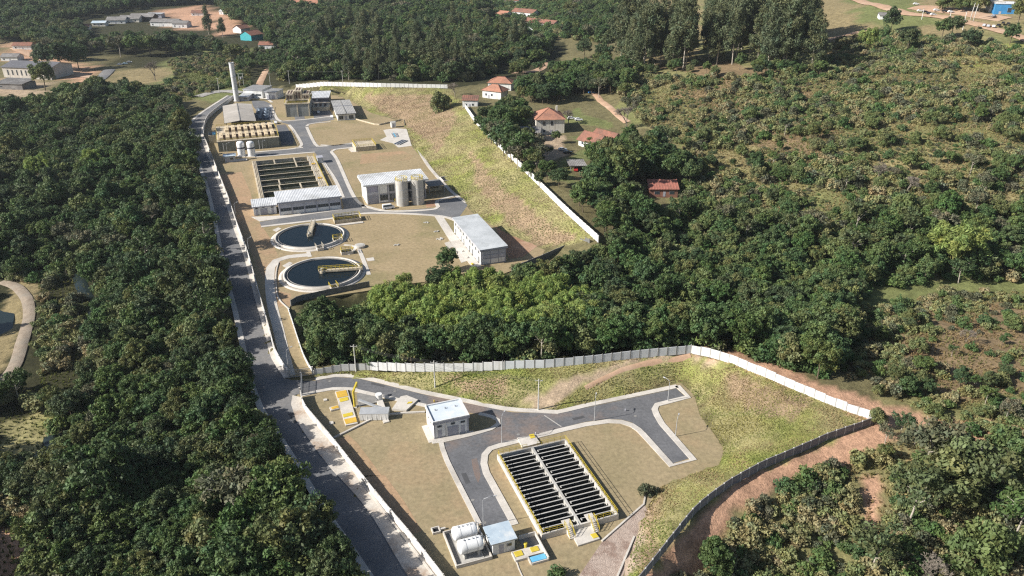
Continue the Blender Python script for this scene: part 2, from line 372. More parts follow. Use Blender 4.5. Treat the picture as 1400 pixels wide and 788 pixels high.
for pl in (up_poly, low_poly, road_poly, [(G(*p).x, G(*p).y) for p in TOP_S], [(G(*p).x, G(*p).y) for p in TOP_N]):
    q = np.array(pl)
    for i in range(len(q) - (len(pl) in (len(TOP_S), len(TOP_N)))):
        a, b = q[i], q[(i + 1) % len(q)]; d = b - a; L = max((d ** 2).sum(), 1e-6)
        t = np.clip(((XX - a[0]) * d[0] + (YY - a[1]) * d[1]) / L, 0, 1)
        dd = np.sqrt((XX - a[0] - t * d[0]) ** 2 + (YY - a[1] - t * d[1]) ** 2)
        near_site = np.maximum(near_site, np.clip(1 - dd / 8, 0, 1))
ZZ = ZZ + rough * (1 - near_site) * (1 + far)
ZZ = np.where(site | roadm, np.minimum(ZZ, -.25) * 0 - .25, ZZ)
def ground_z(x, y):
    i = int(np.clip(np.searchsorted(gx, x) - 1, 0, len(gx) - 2)); j = int(np.clip(np.searchsorted(gy, y) - 1, 0, len(gy) - 2))
    fx = (x - gx[i]) / (gx[i + 1] - gx[i]); fy = (y - gy[j]) / (gy[j + 1] - gy[j])
    return float((ZZ[j, i] * (1 - fx) + ZZ[j, i + 1] * fx) * (1 - fy) + (ZZ[j + 1, i] * (1 - fx) + ZZ[j + 1, i + 1] * fx) * fy)
def ground_zv(x, y):
    i = np.clip(np.searchsorted(gx, x) - 1, 0, len(gx) - 2); j = np.clip(np.searchsorted(gy, y) - 1, 0, len(gy) - 2)
    fx = (x - gx[i]) / (gx[i + 1] - gx[i]); fy = (y - gy[j]) / (gy[j + 1] - gy[j])
    return (ZZ[j, i] * (1 - fx) + ZZ[j, i + 1] * fx) * (1 - fy) + (ZZ[j + 1, i] * (1 - fx) + ZZ[j + 1, i + 1] * fx) * fy
def T(u, v):                                             # where the sight line of (u, v) meets the ground
    a = (u - 700) / F; b = (v - 394) / F
    dx, dy, dz = a, CP - b * SP, -SP - b * CP
    t = 60.0; step = 6.0
    while t < 3500:
        t2 = t + step
        if HC + dz * t2 < ground_z(dx * t2, dy * t2):
            lo, hi = t, t2
            for _ in range(14):
                m = (lo + hi) / 2
                if HC + dz * m < ground_z(dx * m, dy * m): hi = m
                else: lo = m
            return Vector((dx * hi, dy * hi, ground_z(dx * hi, dy * hi)))
        t = t2; step = max(4.0, t * .012)
    return G(u, max(v, 20), 20)

# colours of the soil and grass, by patch of land
UU, VV, SS = to_px(XX, np.maximum(YY, 20), ZZ)
UU = np.clip(UU, -3000, 5000); VV = np.clip(VV, -800, 3000)
wob = 9 * np.clip(SS / 4, .35, 2)
Uw = UU + (fbm(XX, YY, 9, 11) - .5) * 2 * wob; Vw = VV + (fbm(XX, YY, 9, 29) - .5) * 1.4 * wob
Ub = Uw + (fbm(XX, YY, 60, 91) - .5) * 95 * np.clip(SS / 2.5, .5, 1.2); Vb = Vw + (fbm(XX, YY, 60, 97) - .5) * 60 * np.clip(SS / 2.5, .4, 1.2)
zone = np.zeros(XX.shape + (3,)); zone[:] = (.150, .132, .066)
n1 = fbm(XX, YY, 38, 5); n2 = fbm(XX, YY, 13, 8)
def blend(mask, c): zone[mask] = c
scrub = np.clip((n1 - .36) / .28, 0, 1)[..., None] * np.array((.240, .205, .100)) + (1 - np.clip((n1 - .36) / .28, 0, 1))[..., None] * np.array((.165, .170, .068))
right = in_poly(Ub, Vb, [(840, -200), (850, 130), (930, 250), (1000, 420), (1180, 430), (1190, 560), (900, 800), (900, 1600), (4900, 1600), (4900, -700), (840, -700)])
zone[right] = scrub[right]
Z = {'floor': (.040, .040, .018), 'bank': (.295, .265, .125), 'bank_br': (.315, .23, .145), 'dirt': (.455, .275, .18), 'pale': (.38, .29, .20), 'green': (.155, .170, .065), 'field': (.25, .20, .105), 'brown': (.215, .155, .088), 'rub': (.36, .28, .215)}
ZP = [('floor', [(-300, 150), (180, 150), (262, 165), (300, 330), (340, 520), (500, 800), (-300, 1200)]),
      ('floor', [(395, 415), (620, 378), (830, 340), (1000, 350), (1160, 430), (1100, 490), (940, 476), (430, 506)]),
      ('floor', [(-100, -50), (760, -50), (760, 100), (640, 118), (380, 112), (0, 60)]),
      ('green', [(230, 72), (330, 62), (340, 120), (280, 135), (210, 110)]),
      ('field', [(135, 108), (190, 82), (235, 88), (245, 112), (170, 118)]),
      ('field', [(1110, -20), (1400, -20), (1400, 30), (1240, 60), (1110, 75)]),
      ('field', [(850, -20), (960, -20), (950, 90), (880, 90)]),
      ('green', [(1130, -20), (1220, -20), (1290, 35), (1230, 45)]),
      ('bank', [(1270, 60), (1420, 60), (1420, 100), (1250, 95)]),
      ('brown', [(1190, 420), (1400, 415), (1500, 560), (1300, 560), (1230, 520), (1170, 470)]),
      ('brown', [(900, 88), (1130, 100), (1120, 210), (1000, 200), (940, 150)]),
      ('green', [(830, 440), (900, 424), (1000, 428), (1060, 446), (960, 456), (860, 458)]),
      ('green', [(1000, 385), (1400, 380), (1400, 412), (1180, 425), (1050, 430)]),
      ('dirt', [(955, 470), (1040, 492), (1130, 530), (1250, 560), (1270, 580), (1205, 585), (1190, 574), (1100, 537), (1000, 495), (945, 481)]),
      ('dirt', [(1205, 578), (1230, 600), (1190, 625), (1130, 640), (1080, 662), (1010, 700), (975, 740), (950, 800), (860, 810), (925, 732), (1000, 662), (1080, 624), (1160, 590)]),
      ('dirt', [(1170, 650), (1200, 650), (1210, 730), (1185, 735)]),
      ('dirt', [(1250, 570), (1420, 580), (1420, 600), (1260, 600)]),
      ('pale', [(715, 190), (770, 185), (775, 215), (740, 225), (715, 215)]),
      ('green', [(770, 190), (800, 190), (800, 250), (760, 235)]),
      ('green', [(800, 140), (855, 165), (840, 180), (790, 165)]),
      ('dirt', [(810, 245), (880, 262), (850, 285), (800, 275)]),
      ('dirt', [(212, 13), (285, 6), (292, 40), (255, 42), (225, 30)]), ('dirt', [(292, 16), (334, 18), (332, 46), (298, 50)]),
      ('dirt', [(12, 52), (70, 64), (132, 100), (130, 113), (100, 113), (60, 90), (12, 84)]),
      ('pale', [(-10, 105), (60, 110), (60, 140), (-10, 130)]),
      ('field', [(0, 385), (50, 400), (35, 470), (0, 520)]),
      ('dirt', [(-40, 660), (55, 685), (62, 740), (50, 830), (-60, 840)]),
      ('bank', [(0, 580), (70, 560), (80, 620), (0, 640)]),
      ('bank', [t[:2] for t in TOE_N] + [t[:2] for t in TOP_N[::-1]]),
      ('bank', [t[:2] for t in TOE_S[:10]] + [t[:2] for t in TOP_S[:9][::-1]]),
      ('bank', [t[:2] for t in TOE_S[9:]] + [t[:2] for t in TOP_S[8:][::-1]]),
      ('bank_br', [(490, 130), (610, 130), (625, 160), (600, 210), (560, 175)]),
      ('bank_br', [(640, 200), (690, 260), (790, 330), (740, 338), (690, 300), (650, 250)]),
      ('bank_br', [(980, 505), (1110, 545), (1090, 575), (1010, 560)]),
      ('bank_br', [(610, 515), (690, 515), (690, 545), (625, 535)]),
      ('bank_br', [(880, 700), (900, 680), (890, 760), (870, 780)]),
      ('pale', [(712, 553), (765, 526), (800, 510), (850, 494), (940, 482), (1000, 497), (985, 505), (945, 489), (880, 496), (830, 512), (790, 530), (745, 560)]),
      ('rub', [(884, 690), (880, 730), (860, 800), (780, 800), (850, 720)])]
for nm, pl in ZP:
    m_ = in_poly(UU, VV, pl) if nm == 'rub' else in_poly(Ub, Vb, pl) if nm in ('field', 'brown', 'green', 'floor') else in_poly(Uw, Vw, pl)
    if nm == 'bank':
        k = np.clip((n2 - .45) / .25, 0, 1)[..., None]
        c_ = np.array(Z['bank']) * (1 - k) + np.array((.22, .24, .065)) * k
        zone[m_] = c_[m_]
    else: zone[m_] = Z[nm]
zone *= (.82 + .36 * fbm(XX, YY, 6, 41))[..., None]
ny, nx = XX.shape
verts = np.stack([XX, YY, ZZ], -1).reshape(-1, 3)
ii = (np.arange(ny - 1)[:, None] * nx + np.arange(nx - 1)[None]).ravel()
quads = np.stack([ii, ii + 1, ii + nx + 1, ii + nx], -1)
def np_mesh(name, v, f, smooth=True, col=None, cname='zone'):
    me = bpy.data.meshes.new(name); k = f.shape[1]
    me.vertices.add(len(v)); me.vertices.foreach_set('co', np.asarray(v, np.float32).ravel())
    me.loops.add(f.size); me.loops.foreach_set('vertex_index', f.ravel().astype(np.int32))
    me.polygons.add(len(f)); me.polygons.foreach_set('loop_start', np.arange(0, f.size, k, dtype=np.int32))
    if col is not None:
        at = me.attributes.new(cname, 'FLOAT_COLOR', 'POINT')
        at.data.foreach_set('color', np.concatenate([col, np.ones((len(col), 1))], 1).astype(np.float32).ravel())
    me.update(calc_edges=True)
    me.polygons.foreach_set('use_smooth', np.full(len(f), smooth))
    return me
def ground_mat():
    m = bpy.data.materials.new('soil_and_rough_grass'); m.use_nodes = True
    n, l = m.node_tree.nodes, m.node_tree.links; b = n['Principled BSDF']; b.inputs['Roughness'].default_value = .95; b.inputs['Specular IOR Level'].default_value = .15
    at = n.new('ShaderNodeAttribute'); at.attribute_name = 'zone'
    geo = n.new('ShaderNodeNewGeometry'); cur = at.outputs['Color']
    for sc, lo, hi, det in ((.35, .62, 1.38, 6), (2.2, .72, 1.28, 3)):
        t = n.new('ShaderNodeTexNoise'); t.inputs['Scale'].default_value = sc; t.inputs['Detail'].default_value = det; t.inputs['Roughness'].default_value = .7
        l.new(geo.outputs['Position'], t.inputs['Vector'])
        r = n.new('ShaderNodeMapRange'); r.inputs['From Min'].default_value = .3; r.inputs['From Max'].default_value = .7
        r.inputs['To Min'].default_value = lo; r.inputs['To Max'].default_value = hi; l.new(t.outputs['Fac'], r.inputs['Value'])
        x = n.new('ShaderNodeVectorMath'); x.operation = 'SCALE'; l.new(cur, x.inputs[0]); l.new(r.outputs[0], x.inputs['Scale']); cur = x.outputs[0]
    l.new(cur, b.inputs['Base Color'])
    t = n.new('ShaderNodeTexNoise'); t.inputs['Scale'].default_value = .9; t.inputs['Detail'].default_value = 6; t.inputs['Roughness'].default_value = .75
    l.new(geo.outputs['Position'], t.inputs['Vector'])
    bp = n.new('ShaderNodeBump'); bp.inputs['Strength'].default_value = .55; bp.inputs['Distance'].default_value = .6
    l.new(t.outputs['Fac'], bp.inputs['Height']); l.new(bp.outputs[0], b.inputs['Normal'])
    return m
gm = np_mesh('ground', verts, quads, True, zone.reshape(-1, 3)); gm.materials.append(ground_mat())
ground = bpy.data.objects.new('ground', gm); COL.objects.link(ground); tag(ground, 'rolling ground of soil, dry grass and scrub', kind='structure')

# ------------------------------------------------------------------ lawns, roads, pavements
def GP(pts, z=0): return [G(u, v, z) for u, v in pts]
def CPs(k, pts, z=0): return [C(k, x, y, z) for x, y in pts]
struct('lawn', MB().slab(GP(UP_SITE), -.6, 0.0), M_LAWN)
struct('lawn', MB().slab(GP(LOW_SITE), -.6, 0.0), M_LAWN2)
def patch(name, pts, m, z, smooth=False):
    P = [Vector((p[0], p[1], 0)) for p in pts]
    if smooth: P = smooth_line(P, 2.5, True)
    return struct(name, MB().slab(P, -.05, z), m)
# scorched strips of grass
patch('dry_grass_patch', GP([(300, 240), (330, 235), (342, 262), (352, 300), (372, 330), (385, 362), (380, 398), (398, 402), (396, 418), (378, 420), (368, 395), (345, 352), (326, 312)]), M_LAWNB, .008)
patch('dry_grass_patch', CPs(4, [(335, 590), (420, 545), (480, 600), (620, 788), (480, 800), (470, 788)]), M_LAWNB, .008)
patch('dry_grass_patch', CPs(4, [(470, 790), (640, 788), (760, 950), (860, 1120), (790, 1150)]), M_LAWNB, .008)
patch('dry_grass_patch', CPs(2, [(850, 180), (1100, 160), (1160, 190), (1130, 215), (840, 240)]), M_LAWNB, .008)

def asphalt(name, pts, m=M_ASPH, z=.02, smooth=False): return patch(name, pts, m, z, smooth)
L_ = smooth_line(GP(ROAD_L), 4); R_ = smooth_line(GP(ROAD_R), 4); R2_ = smooth_line(GP(ROAD_R2), 4)
asphalt('road', L_ + R2_[::-1] + GP([(412, 538), (412, 520), (400, 520)]) + R_[::-1], M_ASPH2)
def band(name, pts, w, h=.14, m=M_CONC, side=0, step=2.5, smooth=True):
    P = smooth_line([Vector((p[0], p[1], 0)) for p in pts], step) if smooth else [Vector((p[0], p[1], 0)) for p in pts]
    return struct(name, strip(MB(), P, w, -.1, h, side), m)
band('pavement', GP(ROAD_L), 1.5, .14, M_CONC, -1)
LOWWALL = [(412, 544), (413, 552), (418, 563), (442, 592), (457, 610), (487, 648), (522, 692), (567, 746), (604, 794), (650, 850)]
struct('pavement', MB().slab(R_ + smooth_line(GP(WALL_W), 4)[::-1], -.1, .14), M_CONC)
struct('pavement', MB().slab(R2_ + smooth_line(GP(LOWWALL), 3)[::-1], -.1, .14), M_PAVE)

# lower site
low_road = GP([(412, 521), (431, 521), (460, 516), (487, 517), (517, 524), (577, 539), (631, 550), (700, 564), (738, 565), (761, 566), (800, 558), (925, 531.6), (936.6, 542.4),
               (896, 552), (893, 558), (895, 566), (902, 581), (942, 627), (919, 634), (881.6, 593), (874, 585), (864, 578), (850, 574), (832, 573), (800, 577), (768, 585), (712, 599), (684, 606), (668, 611), (660, 620), (658, 634),
               (661, 648), (700, 718), (660, 722), (615, 630), (606, 606), (640, 598), (676, 588), (684, 581), (683, 574), (670, 568), (645, 565), (582, 553), (526, 541), (490, 533), (455, 530), (431, 534), (412, 540)])
asphalt('site_road', low_road)
band('pavement', GP([(431, 519), (460, 514), (487, 515), (517, 521), (577, 536), (631, 547), (690, 559), (738, 562.5), (762, 564), (800, 555), (926, 528.5)]), 1.5, .14, M_CONC, 0)
band('pavement', GP([(926, 528), (941, 543), (898, 554), (895, 560), (898, 568), (905, 580), (948, 629), (918, 637), (880, 595), (873, 588), (864, 582), (850, 577.5), (832, 576.5), (800, 581), (768, 588.5), (712, 602.5), (684, 609.5), (670, 614), (663, 622), (661.5, 634), (665, 647), (704, 718)]), 1.5, .14, M_CONC, 0, 1.5, False)
band('pavement', GP([(413, 541), (432, 536), (455, 532), (483, 532.5), (490, 535), (526, 543), (582, 555)]), 1.2)
band('pavement', GP([(655, 566), (672, 570), (681, 575), (681.5, 580), (672, 586.5), (641, 595.5), (606, 603.5)]), 1.1)
band('pavement', GP([(603, 605), (611, 630), (655, 717)]), 1.1)
band('kerb', CPs(4, [(312, 578), (400, 535), (480, 495), (570, 450), (650, 428), (760, 418), (880, 412)]), .45, .35)
band('kerb', CPs(4, [(326, 592), (400, 690), (470, 788), (620, 990), (830, 1260), (960, 1430)]), .4, .3)
band('kerb', CPs(5, [(800, 790), (1050, 570), (1062, 500)]), .35, .25, smooth=False)
band('kerb', CPs(9, [(10, 790), (65, 660)]), .35, .3, smooth=False)
band('kerb', CPs(6, [(672, 655), (700, 740), (722, 788), (760, 860)]), .2, .12)
patch('apron', CPs(4, [(865, 495), (900, 490), (940, 575), (1000, 565), (1000, 590), (925, 600)]), M_CONC, .10)

# upper works
M_R = M_ASPH2
asphalt('site_road', CPs(2, [(440, -70), (500, -75), (520, 0), (565, 118), (620, 135), (800, 112), (800, 140), (665, 152), (705, 215), (800, 430), (850, 497), (1000, 520), (1300, 500), (1310, 462), (1460, 425), (1495, 470), (1420, 575), (1330, 548),
                             (1100, 532), (860, 532), (660, 562), (250, 612), (240, 585), (420, 555), (745, 505), (730, 440), (690, 330), (612, 220), (570, 170), (215, 195), (215, 172), (500, 143), (500, 130)]), M_R)
asphalt('site_road', CPs(1, [(490, 395), (590, 398), (640, 420), (700, 545), (770, 562), (960, 545), (1130, 520), (1150, 548), (1000, 572), (935, 585), (925, 610), (1000, 745), (900, 770), (790, 585), (690, 560), (670, 580), (600, 560), (500, 440)]), M_R, .024)
asphalt('parking_yard', CPs(1, [(690, 590), (760, 585), (830, 700), (820, 745), (730, 755)]), M_ASPH, .016)
asphalt('parking_yard', CPs(1, [(960, 440), (1095, 440), (1140, 520), (990, 540)]), M_ASPH, .016)
for k, pts in ((1, [(640, 430), (700, 548), (770, 558), (960, 542), (1120, 522)]), (1, [(930, 600), (940, 630), (1000, 745), (1060, 760), (1290, 740)]), (1, [(1120, 565), (1000, 575), (945, 585), (928, 605)]),
               (2, [(215, 168), (400, 152), (500, 140)]), (2, [(605, 125), (690, 128), (800, 112)]), (2, [(800, 140), (690, 152), (670, 165), (705, 215), (800, 425), (870, 500)]), (2, [(215, 197), (570, 168)]),
               (1, [(790, 590), (830, 640), (890, 750), (840, 775)]), (2, [(612, 215), (690, 330), (740, 440)]),
               (2, [(250, 614), (660, 566), (860, 535), (1100, 536), (1330, 552), (1420, 580)]), (2, [(850, 485), (1010, 520), (1290, 508), (1300, 462), (1400, 430)]), (1, [(480, 380), (600, 380), (655, 410)]),
               (2, [(1140, 30), (1180, 130), (1240, 235), (1300, 310), (1390, 405), (1480, 470)])):
    band('kerb', CPs(k, pts), 1.6, .13, M_CONC)
patch('concrete_path', CPs(3, [(935, 95), (975, 92), (1062, 225), (1105, 318), (1070, 330), (1030, 250)]), M_CONC, .06)
patch('apron', CPs(3, [(985, 230), (1010, 222), (1030, 250), (1000, 258)]), M_CONC, .064)
P = smooth_line(CPs(3, [(300, 290), (200, 300), (140, 318), (112, 352), (106, 430), (118, 540), (148, 660), (178, 790), (205, 900)]), 3)
struct('concrete_path', strip(MB(), P, 3.0, -.1, .07), M_CONC)
band('kerb', CPs(3, [(150, 330), (138, 380), (138, 440), (150, 510), (205, 566)]), .35, .3)
patch('concrete_path', CPs(3, [(288, 268), (306, 264), (318, 298), (298, 302)]), M_CONC, .066)
band('concrete_path', CPs(3, [(555, 262), (575, 310), (605, 390)]), 1.4, .07)
band('concrete_path', CPs(3, [(480, 240), (540, 250), (500, 290)]), 1.2, .07)
patch('apron', CPs(3, [(590, 308), (628, 302), (634, 318), (600, 322)]), M_CONC, .07)
patch('apron', CPs(3, [(120, 165), (148, 152), (165, 158), (140, 174)]), M_CONC, .07)
patch('apron', CPs(3, [(170, 345), (205, 325), (222, 332), (190, 356)]), M_CONC, .07)
patch('apron', CPs(2, [(980, 35), (1060, 25), (1120, 30), (1150, 130), (1070, 140), (1040, 115), (960, 95), (1000, 75)]), M_CONC, .06)
patch('apron', CPs(2, [(770, 148), (800, 140), (830, 165), (790, 168)]), M_CONC, .066)
patch('apron', CPs(2, [(190, 555), (420, 545), (720, 500), (735, 512), (240, 582)]), M_CONC, .066)
patch('bare_soil', CPs(3, [(1235, 135), (1265, 122), (1399, 195), (1460, 240), (1380, 300), (1310, 310)]), M_SOIL, .03)
band('kerb', CPs(3, [(1262, 120), (1330, 158), (1399, 195), (1470, 236)]), .5, .4)
patch('turning_circle', CPs(2, [(1230, 470), (1280, 450), (1305, 465), (1295, 490), (1240, 500)]), M_SOIL, .05)
patch('rubble_slope', [G(u, v) for u, v in ((881, 690), (886, 702), (868, 737), (848, 800), (838, 830), (740, 830), (790, 790), (823, 741), (850, 716))], mat('pinkish_rubble', (.46, .37, .31), (.36, .28, .23), .9, .95, 8, c3=(.28, .20, .16), fine=.4, bump=.7), .035)
# rubble slope and tracks
def ribbon(name, pxs, w, m, lift=.12, step=4.0, w2=None):
    P = smooth_line([T(u, v) for u, v in pxs], step)
    for p in P: p.z = 0
    a = offset_line(P, w / 2); b = offset_line(P, -w / 2); mb = MB(); vs = []; nseg = 4
    for i in range(len(P)):
        for j in range(nseg + 1):
            q = a[i].lerp(b[i], j / nseg); vs.append((q.x, q.y, ground_z(q.x, q.y) + lift - (.25 if j in (0, nseg) else 0)))
    mb.add(vs, [(i * (nseg + 1) + j, (i + 1) * (nseg + 1) + j, (i + 1) * (nseg + 1) + j + 1, i * (nseg + 1) + j + 1) for i in range(len(P) - 1) for j in range(nseg)], True)
    return struct(name, mb, m)
ribbon('dirt_track', [(352, 122), (358, 108), (366, 95), (382, 88), (398, 82)], 5, M_TRACK, .35)
ribbon('dirt_track', [(812, 128), (826, 142), (842, 155), (858, 168)], 4, M_TRACK, .35)
ribbon('dirt_track', [(1120, 58), (1150, 50), (1170, 45), (1200, 42)], 5, M_TRACK, .5)
ribbon('dirt_track', [(1150, -6), (1190, 6), (1230, 17), (1290, 24), (1340, 35), (1385, 48), (1420, 62)], 9, M_TRACK, .7)
ribbon('dirt_track', [(1250, 10), (1290, 14), (1330, 20), (1375, 27)], 16, M_TRACK, .5)
ribbon('dirt_track', [(20, 66), (50, 78), (80, 92), (110, 104), (128, 106)], 9, M_TRACK, .6)
ribbon('dirt_track', [(700, 100), (730, 98), (745, 88), (735, 78)], 7, M_TRACK, .5)
ribbon('road', [(120, 118), (132, 112), (142, 104), (150, 96)], 9, M_ASPH2, .6)
ribbon('road', [(-20, 141), (0, 140), (25, 138)], 5, M_ROADCON, .6)
ribbon('road', [(270, 133), (290, 127), (313, 125), (330, 128)], 8, M_ROADCON, .5)
ribbon('footpath', [(800, 531), (850, 506), (900, 494), (944, 486)], 1.6, M_TRACK, .12)

# ------------------------------------------------------------------ boundary walls
def unit_box(name, m):
    return_me = MB().box(-.5, -.5, 0, .5, .5, 1)
    me = bpy.data.meshes.new(name); me.from_pydata(return_me.v, [], return_me.f); me.update(); me.materials.append(m); return me
UNIT = {}
def unit(m, name='panel'):
    k = (m.name, name)
    if k not in UNIT: UNIT[k] = unit_box(name, m)
    return UNIT[k]
def ubox(name, m, parent, loc, size, rz=0.0):            # a plain box part that shares its mesh
    o = bpy.data.objects.new(name, unit(m, name)); COL.objects.link(o); o.parent = parent
    o.location = loc; o.scale = size; o.rotation_euler.z = rz; return o
def resample(P, step):
    P = [Vector(p) for p in P]; out = [P[0].copy()]; acc = 0.0; last = P[0].copy(); i = 1
    while i < len(P):
        d = (P[i] - last); L = Vector((d.x, d.y, 0)).length
        if L >= step: last = last + d * (step / L); out.append(last.copy())
        else:
            rest = step - L; last = P[i]; i += 1
            while i < len(P):
                d = P[i] - last; L = Vector((d.x, d.y, 0)).length
                if L >= rest: last = last + d * (rest / L); out.append(last.copy()); break
                rest -= L; last = P[i]; i += 1
    if Vector((P[-1].x - out[-1].x, P[-1].y - out[-1].y)).length > step * .12: out.append(P[-1].copy())
    return out
def panel_wall(name, label, P, h, step, m, mpost, thick=.14, base=-.3, post=.22, steps=.06):
    Q = resample(P, step); root = thing(name, label, 'wall', Q[0])
    for a, b in zip(Q[:-1], Q[1:]):
        d = b - a; rz = math.atan2(d.y, d.x); L = Vector((d.x, d.y)).length; z = min(a.z, b.z) * .35 + max(a.z, b.z) * .65
        mid = (a + b) / 2 - Q[0]; jit = rnd.uniform(-steps, steps)
        ubox('panel', m, root, (mid.x, mid.y, z - Q[0].z + base), (L - post * .9, thick, h - base + jit), rz)
        ubox('post', mpost, root, (a.x - Q[0].x, a.y - Q[0].y, z - Q[0].z + base), (post, post * 1.15, h - base + .12), rz)
    b = Q[-1]; ubox('post', mpost, root, (b.x - Q[0].x, b.y - Q[0].y, b.z - Q[0].z + base), (post, post * 1.15, h - base + .12), 0)
    return root
def line3(pl, lift=0): return [G(*p) + Vector((0, 0, lift)) for p in pl]
WN = [G(*p) for p in TOP_S[:10]]
panel_wall('boundary_wall', 'white stepped panel wall above the grass bank north of the lower site', [G(*p) for p in [(505, 505, 1.3), (560, 507, 2.3), (600, 507, 2.8), (640, 507, 3.2), (690, 504, 4.1)]], 2.1, 2.5, M_WHITE, M_JOINT)
panel_wall('boundary_wall', 'pale grey panel wall along the tree line above the dirt ramp', [G(*p) for p in [(690, 504, 4.1), (750, 502, 4.6), (800, 497, 5), (870, 489, 5), (944, 482, 5)]], 2.1, 2.5, mat('pale_grey_panel', (.64, .66, .68), (.55, .57, .59), .5, .8, 4), M_CONC_D)
panel_wall('boundary_wall', 'bright white panel wall curving down to the corner by the red dirt track', [G(*p) for p in [(944, 482, 5), (975, 488, 5), (1000, 496, 5), (1050, 517, 4.7), (1100, 539, 4.3), (1150, 560, 3.9), (1200, 577, 3.5)]], 2.2, 2.5, M_WHITE, M_JOINT, steps=.16)
panel_wall('boundary_wall', 'grey stepped panel wall along the red dirt slope of the lower site', [G(*p) for p in TOP_S[13:]], 1.9, 2.6, mat('grey_panel', (.25, .24, .25), (.20, .19, .20), .5, .85, 4), mat('pale_post', (.5, .49, .47), None, 1, .85))
panel_wall('boundary_wall', 'low grey panel wall between the entrance gate and the trees', [G(*p) for p in [(431, 513, 0), (470, 506, .8), (505, 505, 1.3)]], 1.7, 2.2, mat('light_concrete_panel', (.46, .46, .45), (.4, .4, .39), .5, .85), M_CONC_D)
panel_wall('boundary_wall', 'white panel wall along the top of the far embankment below the eucalyptus trees', [G(*p) for p in TOP_N[:4]], 2.4, 3.0, M_WHITE, M_JOINT)
panel_wall('boundary_wall', 'white wall stepping down the embankment edge past the farm garden', [G(*p) for p in [(636, 148, 9), (650, 168, 9), (680, 199, 9), (720, 237, 8), (770, 287, 6.5), (818, 331, 4.5)]], 2.4, 3.0, M_WHITE, M_JOINT)
panel_wall('boundary_wall', 'long white plaster wall between the tree shaded road and the treatment works', smooth_line(GP(WALL_W), 4), 2.3, 4.0, M_PLAST, M_PLAST, .2, -.3, .24)
panel_wall('boundary_wall', 'cream plaster wall between the road and the lower site lawn', smooth_line(GP(LOWWALL), 3), 2.0, 3.4, M_PLAST, M_PLAST, .2, -.3, .24)
panel_wall('boundary_wall', 'thin low white wall beside the narrow lawn at the tree edge', GP([(394, 424), (400, 442), (406, 461), (414, 485), (421, 500), (430, 512)]), .9, 3.0, M_WHITE, M_WHITE, .15)
panel_wall('boundary_wall', 'dark grey mesh panel wall at the tree edge under the round tanks', GP([(398, 418), (408, 412), (450, 403), (480, 397), (505, 392)]), 1.9, 2.5, mat('dark_panel', (.20, .20, .19), (.15, .15, .145), .5, .85), M_CONC_D)
panel_wall('boundary_wall', 'dark grey panel wall behind the bare soil terrace', GP([(700, 372), (725, 362), (745, 354), (765, 345), (785, 337)]) + [G(806, 333, 3.5)], 1.9, 2.5, MATS['dark_panel'], M_CONC_D)

# entrance gates
def gate(label, a, b, h=2.2):
    L = (b - a).length; rz = math.atan2((b - a).y, (b - a).x)
    g = thing('entrance_gate', label, 'gate', a, rz)
    mb = MB(); mb.bar((0, 0, .15), (L, 0, .15), .07, .1).bar((0, 0, h), (L, 0, h), .07, .1).bar((0, 0, h * .5), (L, 0, h * .5), .06, .07)
    for i in range(3): mb.bar((L * i / 2, 0, 0), (L * i / 2, 0, h), .1, .1)
    mb.build('frame', M_STEEL, g)
    n = int(L / .16)
    for i in range(1, n): ubox('bar', M_STEEL, g, (i * L / n, 0, .15), (.035, .035, h - .15))
    for x in (0, L): ubox('gate_post', M_CONC, g, (x, .25, 0), (.4, .4, h + .2))
    return g
gate('grey barred gate across the entrance of the lower site', G(412.5, 541), G(413.5, 520))
gate('grey barred gate closing the path into the upper works', G(396, 517), G(428, 513))

# ------------------------------------------------------------------ railings
def railing(parent, name, P, h=1.1, m=M_YEL, step=1.5, r=.028):
    mb = MB(); P = [Vector(p) for p in P]
    for z in (h, h * .55):
        for a, b in zip(P[:-1], P[1:]): mb.bar(a + Vector((0, 0, z)), b + Vector((0, 0, z)), r * 2, r * 2)
    for q in resample(P, step): mb.bar(q, q + Vector((0, 0, h)), r * 2.2, r * 2.2)
    mb.bar(P[-1], P[-1] + Vector((0, 0, h)), r * 2.2, r * 2.2)
    return mb.build(name, m, parent)

# ------------------------------------------------------------------ contact basin with baffles (lower site)
B0 = C(5, 440, 752, 1.25); B0.z = 0
basin = thing('contact_basin', 'long concrete basin with two rows of dark baffled channels and yellow railings', 'basin', B0, AX)
BW, BD, BH = 16.3, 26.0, 1.3
mb = MB(); t = .35
mb.box(0, 0, -.1, BW, t, BH).box(0, BD - t, -.1, BW, BD, BH).box(0, t, -.1, t, BD - t, BH).box(BW - t, t, -.1, BW, BD - t, BH)
mb.build('outer_wall', M_CONC, basin)
MB().box(BW / 2 - .25, t, 0, BW / 2 + .25, BD - t, BH + .003).build('centre_wall', M_CAPS, basin)
MB().box(t, t, -.05, BW - t, BD - t, .08).build('water', M_WATER, basin)
cell = (BD - 2 * t) / 10
half = BW / 2 - .25 - t
dv = bpy.data.meshes.new('divider'); q = MB().box(0, -.1, 0, half, .1, BH - .06); dv.from_pydata(q.v, [], q.f); dv.materials.append(M_WET_SHADE)
dc = bpy.data.meshes.new('divider_top'); q = MB().box(0, -.13, BH - .06, half, .13, BH - .004); dc.from_pydata(q.v, [], q.f); dc.materials.append(M_CAPS)
bw_ = half - 1.0
bf = bpy.data.meshes.new('baffle'); q = MB().box(0, -.08, 0, bw_, .08, BH - .2).box(0, -.55, 0, .16, -.08, BH - .2).box(bw_ - .16, -.4, 0, bw_, -.08, BH - .2); bf.from_pydata(q.v, [], q.f); bf.materials.append(M_WET_SHADE)
